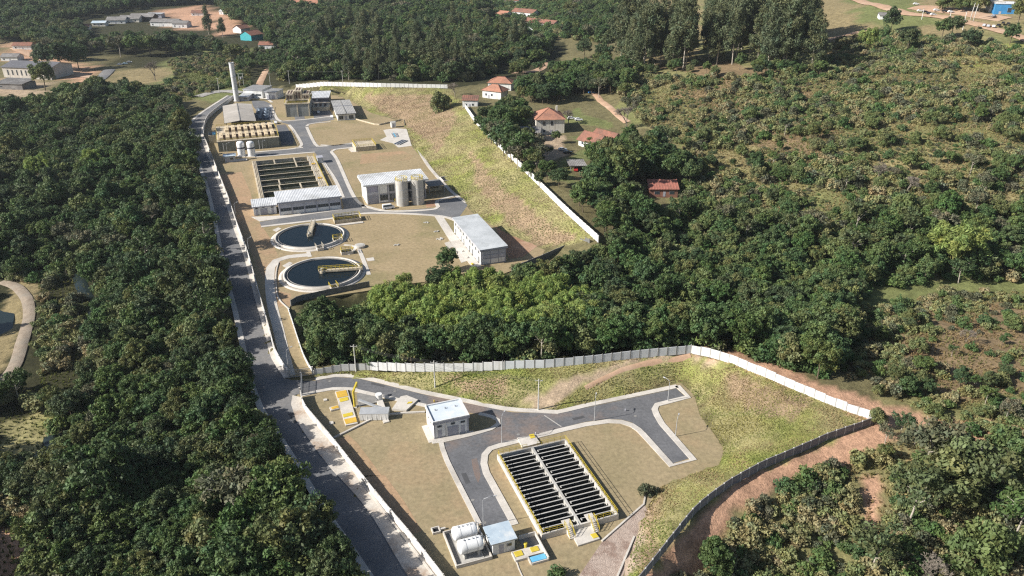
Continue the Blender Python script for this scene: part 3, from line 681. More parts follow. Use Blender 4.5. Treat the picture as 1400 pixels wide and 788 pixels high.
bc = bpy.data.meshes.new('baffle_top'); q = MB().box(-.02, -.1, BH - .2, bw_ + .02, .1, BH - .13).box(-.02, -.57, BH - .2, .18, -.1, BH - .13).box(bw_ - .18, -.42, BH - .2, bw_ + .02, -.1, BH - .13); bc.from_pydata(q.v, [], q.f); bc.materials.append(M_CAPS)
def inst(name, me, parent, loc, rz=0):
    o = bpy.data.objects.new(name, me); COL.objects.link(o); o.parent = parent; o.location = loc; o.rotation_euler.z = rz; return o
for s in (0, 1):
    x0 = t if s == 0 else BW / 2 + .25
    for i in range(10):
        y = t + i * cell
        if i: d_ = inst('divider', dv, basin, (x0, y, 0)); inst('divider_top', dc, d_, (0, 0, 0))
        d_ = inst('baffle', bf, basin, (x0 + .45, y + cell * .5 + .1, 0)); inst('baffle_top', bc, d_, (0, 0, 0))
    for i in range(10):
        ubox('wall_port', M_CAPS, basin, ((BW / 2 + .28) if s else BW - t - .05, t + (i + .45) * cell, .45), (.05, .9, BH - .55))
railing(basin, 'railing', [(BW / 2 - 3.4, .15, BH), (.15, .15, BH), (.15, BD - .15, BH), (BW / 2 - 1.2, BD - .15, BH)])
railing(basin, 'railing', [(BW / 2 + 3.4, .15, BH), (BW - .15, .15, BH), (BW - .15, BD - .15, BH), (BW / 2 + 1.2, BD - .15, BH)])
for x in (BW / 2 - 3.0, BW / 2 + 2.1):
    st = MB()
    for k in range(6): st.box(x, -.3 * (6 - k), -.05, x + 1.0, -.3 * (5 - k) - (0 if k < 5 else .003), .21 * (k + 1))
    st.build('stair', M_CONC, basin)
    railing(basin, 'stair_railing', [(x - .05, -1.8, .05), (x - .05, 0, BH), (x - .05, 1.0, BH)], step=.8)
    railing(basin, 'stair_railing', [(x + 1.05, -1.8, .05), (x + 1.05, 0, BH), (x + 1.05, 1.0, BH)], step=.8)
MB().box(BW / 2 - 3.2, .3, BH - .1, BW / 2 - 1.4, 2.3, BH + .02).build('platform', M_CONC, basin); MB().box(BW / 2 + 1.7, .3, BH - .1, BW / 2 + 3.4, 2.3, BH + .02).build('platform', M_CONC, basin)
def cover_slab(name, label, k, pts, z, cov=None, m=M_CONC):
    P = [C(k, *p) for p in pts]; o = P[0].copy()
    r = thing(name, label, 'slab', o)
    MB().slab([p - o for p in P], -.05, z).build('slab', m, r)
    for nm, cp, cm in (cov or []):
        MB().slab([C(k, *p) - o for p in cp], z - .02, z + .09).build(nm, cm, r)
    return r
cover_slab('chamber_slab', 'concrete slab with a yellow hatch at the near end of the baffled basin', 6, [(1025, 500), (1150, 462), (1220, 555), (1080, 600)], .35, [('hatch', [(1158, 530), (1192, 520), (1212, 546), (1178, 556)], M_YEL)])
cover_slab('chamber_slab', 'concrete slab with a yellow hatch at the far end of the baffled basin', 5, [(295, 178), (400, 165), (430, 208), (325, 236)], .45, [('hatch', [(365, 162), (392, 156), (402, 178), (374, 185)], M_YEL)])

# ------------------------------------------------------------------ generic building in local axes (x along the front, y to the back)
def windows(b, xs, z0, z1, y=-.02, m=M_GLASS, frame=M_STEEL, name='window', mull=True):
    for x0, x1 in xs:
        w = MB().box(x0, y - .05, z0, x1, y + .06, z1).build(name, frame, b)
        if mull:
            n = max(1, round((x1 - x0) / 1.1)); e = .06; s = (x1 - x0 - e) / n
            for i in range(n): ubox('pane', m, w, (x0 + e + (i + .5) * s - e / 2, y - .055, z0 + e), (s - e, .02, z1 - z0 - 2 * e))
        else: ubox('pane', m, w, ((x0 + x1) / 2, y - .055, z0 + .06), (x1 - x0 - .12, .02, z1 - z0 - .12))
def side_windows(b, ys, z0, z1, x=-.02, m=M_GLASS, frame=M_STEEL):
    for y0, y1 in ys:
        w = MB().box(x - .05, y0, z0, x + .06, y1, z1).build('window', frame, b)
        ubox('pane', m, w, (x - .055, (y0 + y1) / 2, z0 + .06), (.02, y1 - y0 - .12, z1 - z0 - .12))
def door(b, x0, x1, h, y=-.02, m=M_GREYP, slats=0):
    d_ = MB().box(x0, y - .05, .02, x1, y + .06, h).build('door', m, b)
    if slats:
        for i in range(slats): ubox('slat', m, d_, ((x0 + x1) / 2, y - .07, .1 + i * (h - .15) / slats), (x1 - x0 - .1, .04, (h - .15) / slats * .8))
    ubox('handle', M_STEEL, d_, (x1 - .2, y - .09, 1.0), (.12, .05, .06))
def shell(b, w, d, h, m, th=.2, base=None):
    MB().box(0, 0, -.3, w, d, h).build('wall', m, b)
    if base: MB().box(-.03, -.03, -.3, w + .03, d + .03, base[0]).build('plinth', base[1], b)
def ribbed(x0, y0, x1, y1, zl, zh, n=24, along='y', lip=.14, th=.18):   # sheet roof with ribs running up the fall
    mb = MB(); mb_n = n; vs = []; fs = []
    for i in range(n):
        for a, hgt in ((0, 0), (.72, 0), (.78, .07), (.94, .07), (1.0, 0)):
            u = (i + a) / n
            if along == 'y':
                x = x0 + (x1 - x0) * u; vs += [(x, y0, zl + hgt), (x, y1, zh + hgt)]
            else:
                y = y0 + (y1 - y0) * u; vs += [(x0, y, zl + hgt), (x1, y, zh + hgt)]
    k = len(vs) // 2
    fs = [((2 * i, 2 * i + 2, 2 * i + 3, 2 * i + 1) if along == 'y' else (2 * i + 1, 2 * i + 3, 2 * i + 2, 2 * i)) for i in range(k - 1)]
    mb.add(vs, fs)
    if along == 'y': c = [(x0, y0, zl), (x1, y0, zl), (x1, y1, zh), (x0, y1, zh)]
    else: c = [(x0, y0, zl), (x1, y0, zh), (x1, y1, zh), (x0, y1, zl)]
    lo = [(p[0], p[1], p[2] - th) for p in c]; up = [(p[0], p[1], p[2] - .004) for p in c]
    mb.add(lo + up, [(3, 2, 1, 0), (0, 1, 5, 4), (1, 2, 6, 5), (2, 3, 7, 6), (3, 0, 4, 7)])
    return mb
def parapet(b, w, d, h, ph, m, th=.25, name='parapet', o=0.0):
    mb = MB()
    mb.box(-o, -o, h, w + o, th - o, h + ph).box(-o, d - th + o, h, w + o, d + o, h + ph).box(-o, th - o, h, th - o, d - th + o, h + ph).box(w - th + o, th - o, h, w + o, d - th + o, h + ph)
    return mb.build(name, m, b)

# guard house / control building
g0 = C(4, 935, 572)
b = thing('control_building', 'small white building with parapet roof and grey door on the lower site', 'building', g0, AX)
w, d, h = 8.2, 6.8, 4.3
shell(b, w, d, h, M_WHITE, base=(.35, M_CONC))
parapet(b, w, d, h, .55, M_WHITE, .25, 'parapet', .22)
MB().box(-.25, -.25, h - .35, w + .25, 0 - .003, h + .3).build('fascia', M_GREYP, b)
MB().box(.03, .03, h, w - .03, d - .03, h + .22).build('roof', mat('bluish_white_roof', (.62, .67, .72), (.54, .6, .66), .4, .5, 4, c3=(.7, .72, .74)), b)
for k in range(3): ubox('roof_vent', M_STEEL, b, (1.6 + 2.4 * k, 4.6, h + .2), (.3, .3, .35))
ubox('pilaster', M_GREYP, b, (.15, -.06, 0), (.3, .12, h - .4)); ubox('pilaster', M_GREYP, b, (w - .15, -.06, 0), (.3, .12, h - .4))
ubox('door_surround', M_WHITE, b, (3.0, -.08, 0), (.2, .2, 3.4)); ubox('door_surround', M_WHITE, b, (5.9, -.08, 0), (.2, .2, 3.4))
door(b, 3.25, 5.7, 2.6, -.03, M_GREYP, 9); door(b, .9, 1.8, 2.2); door(b, 6.4, 7.3, 2.2)
windows(b, [(.8, 1.9)], 2.9, 3.5); windows(b, [(4.0, 5.0)], 3.0, 3.6); windows(b, [(6.3, 7.4)], 2.9, 3.5)
side_windows(b, [(2.0, 2.8), (4.4, 5.2)], 2.6, 3.3)
MB().box(-1.5, -1.0, -.05, -.05, d - 1, .12).box(-.05, -1.2, -.05, w + 1.0, -.05, .12).build('apron', M_CONC, b)

# chemical tank yard
t0 = C(6, 300, 742)
y_ = thing('bund', 'low concrete bund around the two white horizontal tanks', 'bund', t0, AX)
mb = MB(); w, d = 6.9, 9.3
mb.box(0, 0, -.05, w, .22, .75).box(0, d - .22, -.05, w, d, .75).box(0, .22, -.05, .22, d - .22, .75).box(w - .22, .22, -.05, w, d - .22, .75)
mb.build('wall', M_CONC, y_); MB().box(.22, .22, -.04, w - .22, d - .22, .12).build('floor', M_CONC_D, y_)
mb = MB(); mb.box(1.4, .8, .12, 5.6, 8.4, .2); mb.build('plinth', M_CAPS, y_)
def htank(label, lx, ly, L=4.1, R=1.35):
    p = t0 + E1 * lx + E2 * ly
    r = thing('chemical_tank', label, 'tank', p + Vector((0, 0, .2)), AX, 'horizontal chemical tanks')
    prof = [(0.01, -L / 2 - .42), (R * .45, -L / 2 - .36), (R * .8, -L / 2 - .2), (R * .97, -L / 2 - .03), (R, -L / 2 + .05)] + [(R, -L / 2 + .05 + i * (L - .1) / 6) for i in range(1, 7)] + [(R * .97, L / 2 + .03), (R * .8, L / 2 + .2), (R * .45, L / 2 + .36), (0.01, L / 2 + .42)]
    mb = MB(); mb.lathe(prof, 28); mb.v = [(v[2], v[1], v[0] + R + .75) for v in mb.v]
    mb.build('shell', M_TANKW, r)
    for x in (-L * .32, L * .32):
        mb = MB(); mb.box(x - .18, -R * .85, 0, x + .18, R * .85, 1.15); mb.build('saddle', M_CAPS, r)
    for x in (-1.2, -.4, .5, 1.2): MB().cyl(x, 0, R * 2 + .7, R * 2 + .95, .14, .14, 10).build('nozzle', M_STEEL, r)
    mb = MB().lathe([(R + .03, -.06), (R + .03, .06)], 28); 
    for x in (-1.0, 1.1):
        q = MB(); q.v = [(v[2] + x, v[1], v[0] + R + .75) for v in mb.v]; q.f = mb.f; q.sm = mb.sm; q.build('strap', mat('tank_strap', (.6, .6, .6), None, 1, .5), r)
    mb = MB(); mb.tube([(L / 2 + .3, 0, .7), (L / 2 + .75, 0, .7), (L / 2 + .75, 0, R * 2 + .6), (L / 2 - .4, .2, R * 2 + 1.0)], .06); mb.build('pipe', M_STEEL, r)
    railing(r, 'ladder', [(L / 2 + .5, .5, 0), (L / 2 + .5, 1.0, 0)], R * 2 + .6, M_STEEL, .45, .025)
    return r
htank('white horizontal tank at the front of the bund beside the pump hut', 3.5, 2.6); htank('white horizontal tank at the back of the bund beside the road end', 3.5, 6.3)
j = C(6, 150, 525); r = thing('valve_box', 'small square concrete valve box on a stub beside the tank bund', 'valve box', j, AX)
mb = MB(); mb.box(0, 0, -.05, 1.6, .2, .5).box(0, 1.4, -.05, 1.6, 1.6, .5).box(0, .2, -.05, .2, 1.4, .5).box(1.4, .2, -.05, 1.6, 1.4, .5).build('wall', M_CONC, r); MB().box(.2, .2, -.03, 1.4, 1.4, .1).build('floor', M_DARK, r); MB().box(1.6, .6, -.05, 2.7, 1.0, .4).build('channel', M_CONC, r)
h0 = C(6, 535, 655)
b = thing('pump_hut', 'small hut with a pale blue flat roof beside the white tanks', 'hut', h0, AX)
w, d, h = 4.3, 4.4, 2.7
shell(b, w, d, h, M_WHITE); MB().box(-.4, -.3, h, w + .45, d + .35, h + .22).build('roof', M_ROOFB, b); MB().box(-.42, -.32, h - .02, w + .47, -.3, h + .26).build('fascia', M_STEEL, b)
door(b, 1.2, 2.1, 2.1); windows(b, [(2.7, 3.7)], 1.3, 2.0); side_windows(b, [(1, 2), (2.6, 3.6)], 1.4, 2.0)
e0 = C(6, 785, 720)
r = thing('valve_chamber', 'open concrete chamber with yellow hatches and a light blue cover beside the hut', 'chamber', e0, AX)
w, d = 3.4, 7.0
mb = MB(); mb.box(w - .2, 0, -.05, w, d, 1.0).box(0, d - .2, -.05, w - .2, d, 1.0).box(-.003, 0, -.05, w - .2, .2, .5).box(-2.6, 1.7, -.05, -.003, 2.0, .5).box(-2.6, 2.0, -.05, -2.4, 4.0, .5).box(-.2, .2, -.05, 0, 1.7, .5)
mb.build('wall', M_CONC, r); MB().box(-2.4, 2.0, -.04, w - .2, 4.1, .42).build('slab', M_CONC, r); MB().box(0, 4.1, -.04, w - .2, d - .2, .06).build('floor', M_CONC_D, r)
MB().box(.15, .25, .42, w - .35, 1.55, .55).build('blue_cover', M_BLUECOV, r); MB().box(-2.2, 2.5, .42, -.7, 3.8, .55).build('hatch', M_YEL, r); MB().box(1.0, 2.6, .42, 2.5, 3.8, .55).build('hatch', M_YEL, r)
MB().cyl(.4, 4.4, 0, 1.2, .3, .3, 12).cyl(.4, 4.4, 1.2, 1.4, .42, .3, 12).build('valve', M_YEL, r)

# inlet works
cover_slab('screen_channel', 'long concrete channel slab with yellow gratings near the entrance', 4, [(405, 497), (478, 483), (416, 280), (342, 293)], .35,
           [('grating', [(348, 297), (408, 286), (420, 320), (358, 334)], M_YGRID), ('hatch', [(366, 338), (418, 326), (424, 346), (374, 358)], M_YEL), ('hatch', [(388, 432), (445, 418), (450, 436), (394, 450)], M_YEL), ('grating', [(396, 462), (466, 447), (474, 476), (408, 490)], M_YGRID)])
cover_slab('inlet_box', 'small concrete box with a yellow grating beside the inlet channel', 4, [(318, 408), (372, 394), (366, 373), (308, 388)], .4, [('grating', [(326, 402), (366, 392), (360, 378), (318, 390)], M_YGRID)])
cover_slab('manhole_slab', 'small white square manhole cover on the grass above the inlet channel', 4, [(275, 347), (296, 343), (292, 332), (272, 336)], .25)
cover_slab('manhole_slab', 'small white square manhole cover on the grass below the inlet channel', 4, [(310, 487), (334, 482), (330, 468), (307, 472)], .25)
cover_slab('manhole_slab', 'small concrete marker block on the lawn below the white skip', 4, [(632, 480), (668, 470), (660, 455), (626, 465)], .25)
cover_slab('ramp_slab', 'pale concrete ramp slab with a yellow hatch beside the road', 4, [(682, 400), (768, 408), (838, 345), (770, 318), (735, 325)], .5, [('hatch', [(772, 372), (800, 366), (806, 358), (780, 360)], M_YEL)])
cover_slab('paved_yard', 'grey paved unloading yard behind the white skip', 4, [(480, 380), (640, 345), (600, 300), (520, 285), (470, 300)], .06, m=M_CONC_D)
k0 = C(4, 492, 462)
r = thing('waste_skip', 'white box skip standing by the inlet yard', 'skip', k0, AX - .32)
mb = MB(); w, d, h = 6.6, 2.6, 1.9
mb.add([(0, 0, .1), (w, 0, .1), (w, d, .1), (0, d, .1), (-.1, -.08, h), (w + .1, -.08, h), (w + .1, d + .08, h), (-.1, d + .08, h)], [(0, 3, 2, 1), (4, 5, 6, 7), (0, 1, 5, 4), (1, 2, 6, 5), (2, 3, 7, 6), (3, 0, 4, 7)])
mb.build('body', M_WHITE, r)
for x in range(6): ubox('rib', M_WHITE, r, (.6 + x * 1.08, -.05, .1), (.08, .06, h - .1))
MB().box(-.12, -.12, h, w + .12, d + .12, h + .08).build('rim', M_STEEL, r)
q = C(4, 460, 378); r = thing('jib_crane', 'bright yellow jib crane standing beside the inlet channel', 'crane', q)
mb = MB(); mb.cyl(0, 0, 0, 4.6, .3, .26, 12).build('mast', M_YEL, r); MB().bar((0, 0, 4.5), (.3, 3.2, 4.9), .4, .5).build('jib', M_YEL, r); MB().bar((0, 0, 3.4), (.15, 1.5, 4.6), .2, .2).build('brace', M_YEL, r); MB().box(-.6, -.6, -.05, .6, .6, .15).build('base', M_CONC, r); MB().bar((.25, 2.6, 4.6), (.25, 2.6, 4.1), .5, .5).build('hoist', M_YEL, r)
q = C(4, 620, 420); r = thing('conveyor', 'grey inclined conveyor frame behind the white skip', 'conveyor', q, AX)
mb = MB(); mb.bar((0, 0, 1.6), (-4.6, 4.2, 2.4), .6, .35); mb.build('trough', M_STEEL, r); MB().bar((0, 0, 0), (0, 0, 1.6), .15, .15).build('leg', M_STEEL, r); MB().bar((-4.4, 4, 0), (-4.4, 4, 2.3), .15, .15).build('leg', M_STEEL, r); MB().box(-.2, .6, 0, 1.2, 4.5, .9).build('hopper', M_CONC, r); MB().cyl(.5, 5.4, 0, 2.2, .8, .8, 14).build('washer_drum', M_WHITE, r)

# asphalt wear: joints, drain covers and repaired patches
M_JOINTL = mat('road_joint', (.42, .40, .37), None, 1, .9); M_PATCH = mat('asphalt_repair', (.085, .086, .09), (.07, .071, .075), .6, .9, fine=.15); M_STAIN = mat('red_soil_smear', (.20, .145, .12), (.165, .14, .13), .5, .95, 6, fine=.2)
struct('road_joint', strip(MB(), [C(5, 455, 35), C(5, 558, 104)], .3, -.02, .026), M_JOINTL)
for k, pts, z in ((5, [(20, 300), (52, 292), (75, 400), (60, 440), (40, 400)], .028), (5, [(150, 120), (215, 105), (225, 120), (165, 135)], .028)):
    patch('soil_smear', CPs(k, pts), M_STAIN, z, True)
for k, pts in ((6, [(330, 130), (362, 125), (392, 190), (360, 198)]), (5, [(620, 52), (690, 38), (700, 50), (632, 66)]), (4, [(560, 232), (640, 250), (636, 262), (556, 243)]), (4, [(60, 420), (90, 410), (125, 470), (95, 480)])):
    patch('asphalt_patch', CPs(k, pts), M_PATCH, .024)
for i, (k, x, y) in enumerate(((6, 405, 300), (6, 480, 445), (4, 700, 285), (5, 300, 150), (5, 1000, 40), (4, 310, 225))):
    p = C(k, x, y); o = MB().cyl(0, 0, -.02, .036, .38, .38, 16).build('drain_cover', M_CONC_D, None, p); tag(o, ('round drain cover in the middle of the road beside the baffled basin', 'round drain cover near the curved lamp', 'round drain cover on the road below the white panel wall', 'round drain cover by the kerb above the basin', 'round drain cover at the start of the road stub', 'round drain cover on the road just inside the gate')[i], 'drain cover', None, 'thing')

# ------------------------------------------------------------------ upper works: round clarifiers
def ring(mb, r0, r1, z0, z1, n=64):
    mb.lathe([(r0, z0), (r0, z1), (r1, z1), (r1, z0)], n); return mb
def clarifier(label, c, ang, yellow):
    c = Vector((c.x, c.y, 0)); r = thing('clarifier', label, 'tank', c, ang, 'round clarifiers')
    ring(MB(), 12.15, 12.75, -.1, 1.0).build('wall', M_CONC, r)
    ring(MB(), 12.75, 14.3, -.1, .16).build('walkway', M_CONC, r)
    ring(MB(), 11.35, 11.5, -.05, .85).build('weir', M_CONC_D, r)
    MB().cyl(0, 0, -.05, .62, 12.2, 12.2, 64).build('water', M_WATER, r)
    MB().cyl(0, 0, .4, 1.5, 1.1, 1.1, 20).build('feed_well', M_CREAM, r); MB().cyl(0, 0, 1.5, 2.2, .6, .5, 16).build('drive', M_CAPS, r)
    br = MB(); br.box(-1.3, -.65, 1.25, 13.2, .65, 1.5)
    for y in (-.7, .7): br.bar((-1.2, y, 1.15), (13.2, y, 1.15), .18, .5)
    b_ = br.build('bridge', M_CREAM, r)
    mr = M_YEL if yellow else mat('cream_rail', (.55, .5, .4), None, 1, .7)
    for y in (-.66, .66): railing(b_, 'railing', [(-1.3, y, 1.5), (13.2, y, 1.5)], 1.15, mr, 1.4, .05)
    bx = math.radians(-62) - ang
    p = Vector((math.cos(bx), math.sin(bx), 0))
    q = Vector((-p.y, p.x, 0))
    mb = MB(); mb.slab([p * 11.6 - q * 1.2, p * 14.8 - q * 1.2, p * 14.8 + q * 1.2, p * 11.6 + q * 1.2], -.05, 1.05); mb.build('outlet_box', M_CONC, r)
    mb = MB(); mb.slab([p * 12.0 - q * .9, p * 14.4 - q * .9, p * 14.4 + q * .9, p * 12.0 + q * .9], 1.0, 1.08); mb.build('outlet_opening', M_DARK, r)
    railing(r, 'outlet_railing', [p * 11.6 - q * 1.2 + Vector((0, 0, 1.05)), p * 14.8 - q * 1.2 + Vector((0, 0, 1.05)), p * 14.8 + q * 1.2 + Vector((0, 0, 1.05)), p * 11.6 + q * 1.2 + Vector((0, 0, 1.05))], 1.1, mr, 1.2, .04)
    return r
c1 = C(2, 542, 668, .6); c2 = C(3, 372, 378, .6)
clarifier('round dark water tank with a cream bridge, beside the long window building', c1, math.radians(97), False)
clarifier('round dark water tank with a yellow railed bridge, beside the dark tree edge', c2, math.radians(10), True)
def chamber(label, p, w, d, h, rail=True, m=M_CONC, rz=AX, opening=True):
    r = thing('concrete_chamber', label, 'chamber', Vector((p.x, p.y, 0)), rz)
    mb = MB(); t = .25
    mb.box(0, 0, -.05, w, t, h).box(0, d - t, -.05, w, d, h).box(0, t, -.05, t, d - t, h).box(w - t, t, -.05, w, d - t, h).build('wall', m, r)
    MB().box(t, t, -.04, w - t, d - t, h * (.45 if opening else .96)).build('floor', M_DARK if opening else m, r)
    if rail: railing(r, 'railing', [(0.1, .1, h), (w - .1, .1, h), (w - .1, d - .1, h), (.1, d - .1, h), (.1, .1, h)], 1.1, M_YEL, 1.3, .05)
    return r
chamber('cream flow chamber with yellow railings behind the far round tank', C(2, 690, 598), 10.5, 5.2, 1.3, m=M_CREAM)
chamber('shallow concrete slab in front of the yellow railed chamber', C(2, 700, 612), 10.5, 1.8, .25, False, opening=False)
chamber('small chamber with yellow railings between the round tanks', C(3, 468, 293), 4.2, 3.0, 1.0)
chamber('small chamber with yellow railings beside the far round tank', C(3, 428, 232), 3.5, 3.2, 1.1)
chamber('square concrete chamber with yellow railings on the lawn across the road', C(2, 818, 165), 10.5, 12, 2.3, m=M_CREAM, opening=False)
chamber('small concrete valve chamber in the inlet path lawn below the chamber', C(2, 1340, 345), 5.2, 6.5, .5, False)
r = thing('round_manhole', 'round raised concrete manhole between the round tanks', 'manhole', C(3, 560, 250))
MB().cyl(0, 0, -.05, .8, 1.9, 1.9, 24).build('ring', M_CONC, r); MB().cyl(0, 0, .8, .9, 1.5, 1.5, 24).build('cover', M_CAPS, r)
for i, (x, y, sc_) in enumerate(((905, 130, 1), (935, 177, 1), (945, 214, .8), (968, 216, 1.1), (733, 245, 1), (1005, 264, .8))):
    p = C(3, x, y); q = rnd.uniform(0, 3); mb = MB()
    for k in range(3): mb.bar((k * .5 * sc_, math.sin(k * 2 + q) * .4, .15), (k * .5 * sc_ + 1.0 * sc_, math.cos(k * 2 + q) * .5, .2), .5 * sc_, .3)
    o = mb.build('broken_slab', M_CAPS, None, p, q); tag(o, 'broken pale concrete slabs left lying on the brown lawn', 'rubble', 'slabs left on the lawn', 'thing')

# ------------------------------------------------------------------ long window building and its small block
p0 = Vector((-93.2, 291.2, 0))
b = thing('process_building', 'long building with ribbed pale roof and window bays behind the far round tank', 'building', p0, AX)
w, d, h = 24.4, 12.0, 5.6
shell(b, w, d, h - .2, M_GREYP)
ribbed(-.7, -1.0, w + .6, d + .8, h + .05, h + .5, 42).build('roof', M_ROOFW, b)
MB().box(-.7, -1.02, h - .55, w + .6, -.8, h + .02).build('fascia', M_GREYP, b)
n = 5; bw = w / n
M_LAV = mat('pale_grey_panel_wall', (.50, .50, .54), (.44, .44, .48), .5, .8)
for i in range(n):
    x = i * bw
    ubox('pilaster', M_GREYP, b, (x + .2, -.1, 0), (.4, .35, h - .6))
    ubox('lower_panel', M_WHITE, b, (x + bw / 2 + .2, -.06, 0), (bw - .4, .12, 1.5)); ubox('upper_panel', M_LAV, b, (x + bw / 2 + .2, -.06, 2.9), (bw - .4, .12, h - .35 - 2.9))
    windows(b, [(x + .5, x + bw - .1)], 1.52, 2.88, -.02)
ubox('pilaster', M_GREYP, b, (w - .05, -.1, 0), (.3, .35, h - .6))
p0 = Vector((-103.3, 290.6, 0))
b = thing('electrical_block', 'small white block with grey shutter beside the long window building', 'building', p0, AX)
w, d, h = 8.8, 8.4, 3.9
shell(b, w, d, h - .1, M_WHITE); ribbed(-.5, -.6, w + .4, d + .5, h, h + .25, 14).build('roof', M_ROOFW, b); MB().box(-.5, -.62, h - .45, w + .4, -.5, h - .02).build('fascia', M_GREYP, b)
door(b, 2.7, 5.3, 2.7, m=M_GREYP, slats=9); door(b, .7, 1.7, 2.2); door(b, 6.9, 7.8, 2.2); windows(b, [(.7, 1.7)], 2.6, 3.2); windows(b, [(3.2, 4.4)], 2.95, 3.4); windows(b, [(6.7, 7.9)], 2.6, 3.2)
for x in (2.3, 5.7): ubox('pilaster', M_WHITE, b, (x, -.1, 0), (.3, .25, h - .5))

# ------------------------------------------------------------------ two storey building with the silos
p0 = Vector((-60.2, 304.4, 0))
b = thing('dosing_building', 'two storey white and grey building with a wide flat pale roof behind the silos', 'building', p0, AX)
w, d, h = 25.0, 12.2, 8.6
shell(b, w, d, h, M_GREYP)
ribbed(-1.4, -1.2, w + 1.2, d + .9, h + .1, h + .55, 40).build('roof', M_ROOFW, b); MB().box(-1.4, -1.22, h - .5, w + 1.2, -1.0, h + .06).build('fascia', M_WHITE, b); MB().box(-1.42, -1.0, h - .45, -1.2, d + .9, h + .08).build('fascia', M_WHITE, b)
ubox('side_panel', M_WHITE, b, (-.06, d / 2, 0), (.12, d, h - .2))
for x0, x1, z0, z1, m_ in ((.1, 4.8, 3.9, 5.2, M_LAV), (.3, 4.6, 5.3, 8.0, mat('mauve_panel', (.40, .39, .47), (.35, .34, .42), .5, .8)), (5.3, 8.6, 4.2, 8.0, M_WHITE), (5.3, 8.8, .3, 1.0, M_WHITE)): ubox('wall_panel', m_, b, ((x0 + x1) / 2, -.06, z0), (x1 - x0, .12, z1 - z0))
for x in (0.1, 5.0, 9.0, 13.0, 17.0, 21.0, 24.8): ubox('column', M_WHITE if x < 6 else M_GREYP, b, (x, -.12, 0), (.4, .35, h - .5))
door(b, 1.1, 4.2, 3.0, m=M_GREYP, slats=8); windows(b, [(5.4, 8.7)], 1.1, 3.6); windows(b, [(9.4, 12.8), (13.4, 16.8), (17.4, 20.8), (21.4, 24.5)], 4.6, 7.6, m=M_GLASS); windows(b, [(9.4, 12.8), (13.4, 16.8), (17.4, 20.8), (21.4, 24.5)], .8, 3.8)
def silo(label, p, h=10.6, R=2.55):
    r = thing('silo', label, 'silo', Vector((p.x, p.y, 0)), 0, 'concrete silos')
    MB().cyl(0, 0, -.05, h, R, R, 32).build('shell', M_SILO, r); MB().cyl(0, 0, h, h + .5, R, R * .3, 32).build('top', M_SILO, r)
    n = 20; P = [Vector((math.cos(i * 2 * math.pi / n) * (R - .1), math.sin(i * 2 * math.pi / n) * (R - .1), h)) for i in range(n + 1)]
    railing(r, 'railing', P, 1.3, M_YEL, 1.0, .06)
    mb = MB(); a = math.radians(195); x, y = math.cos(a) * (R + .25), math.sin(a) * (R + .25)
    for s in (-.25, .25): mb.bar((x, y + s, 0), (x, y + s, h + 1.2), .07, .07)
    for k in range(int(h / .4)): mb.bar((x, y - .25, k * .4), (x, y + .25, k * .4), .04, .04)
    mb.build('ladder', M_STEEL, r)
    for z in (h * .33, h * .66): ring(MB(), R + .002, R + .05, z, z + .12, 32).build('hoop', M_STEEL, r)
    mb = MB(); mb.tube([(0, 0, h + .4), (0, 0, h + 1.3), (.9, 0, h + 1.3), (.9, 0, h + .8)], .15, 8); mb.build('vent_pipe', M_STEEL, r)
silo('tall round concrete silo nearer the parked van', C(2, 1097, 482)); silo('tall round concrete silo farther from the parked van', C(2, 1190, 474))
p = C(2, 1045, 468); r = thing('dosing_skid', 'yellow dosing pump skid at the foot of the silo', 'pump', p, AX); MB().box(0, 0, 0, 1.2, 1.2, .3).build('base', M_CONC, r); MB().cyl(.6, .6, .3, 1.5, .4, .4, 12).build('drum', M_YEL, r)
p = C(2, 1255, 415); r = thing('outdoor_shelter', 'low grey roofed shelter at the end of the dosing building', 'shelter', p, AX)
MB().box(0, 0, 3.0, 7, 9, 3.2).build('roof', M_CONC_D, r)
for x in (.2, 6.8):
    for y in (.2, 8.8): ubox('post', M_GREYP, r, (x, y, -.1), (.25, .25, 3.1))
MB().box(.5, 3, -.05, 6.5, 8.5, 1.2).build('equipment', M_CREAM, r)

# ------------------------------------------------------------------ white roofed building at the right
p0 = Vector((-10.6, 241.4, 0)); 
b = thing('dewatering_building', 'long white building with a pale grey flat roof at the edge of the trees', 'building', p0, AX)
w, d, h = 9.0, 33.0, 5.8
shell(b, w, d, h, M_WHITE); 
ribbed(-.5, -.6, w + .6, d + .5, h + .1, h + .35, 44, 'x').build('roof', mat('white_grey_roof', (.56, .58, .59), (.47, .49, .50), .25, .5, 5, c3=(.38, .4, .4), spec=.5), b)
MB().box(-.5, -.62, h - .5, w + .6, -.4, h + .06).build('fascia', M_GREYP, b); MB().box(-.52, -.4, h - .4, -.35, d + .5, h + .06).build('fascia', M_GREYP, b)
for z0, z1 in ((.4, 2.0), (2.4, 3.5), (3.8, 5.0)):
    for x0, x1 in ((.5, 3.2), (3.5, 6.2), (6.5, 8.6)): ubox('wall_panel', M_LAV if z0 > 2 else M_WHITE, b, ((x0 + x1) / 2, -.06, z0), (x1 - x0, .12, z1 - z0))
MB().box(-.02, -.04, 0, w + .02, -.002, h - .5).build('front_frame', M_GREYP, b)
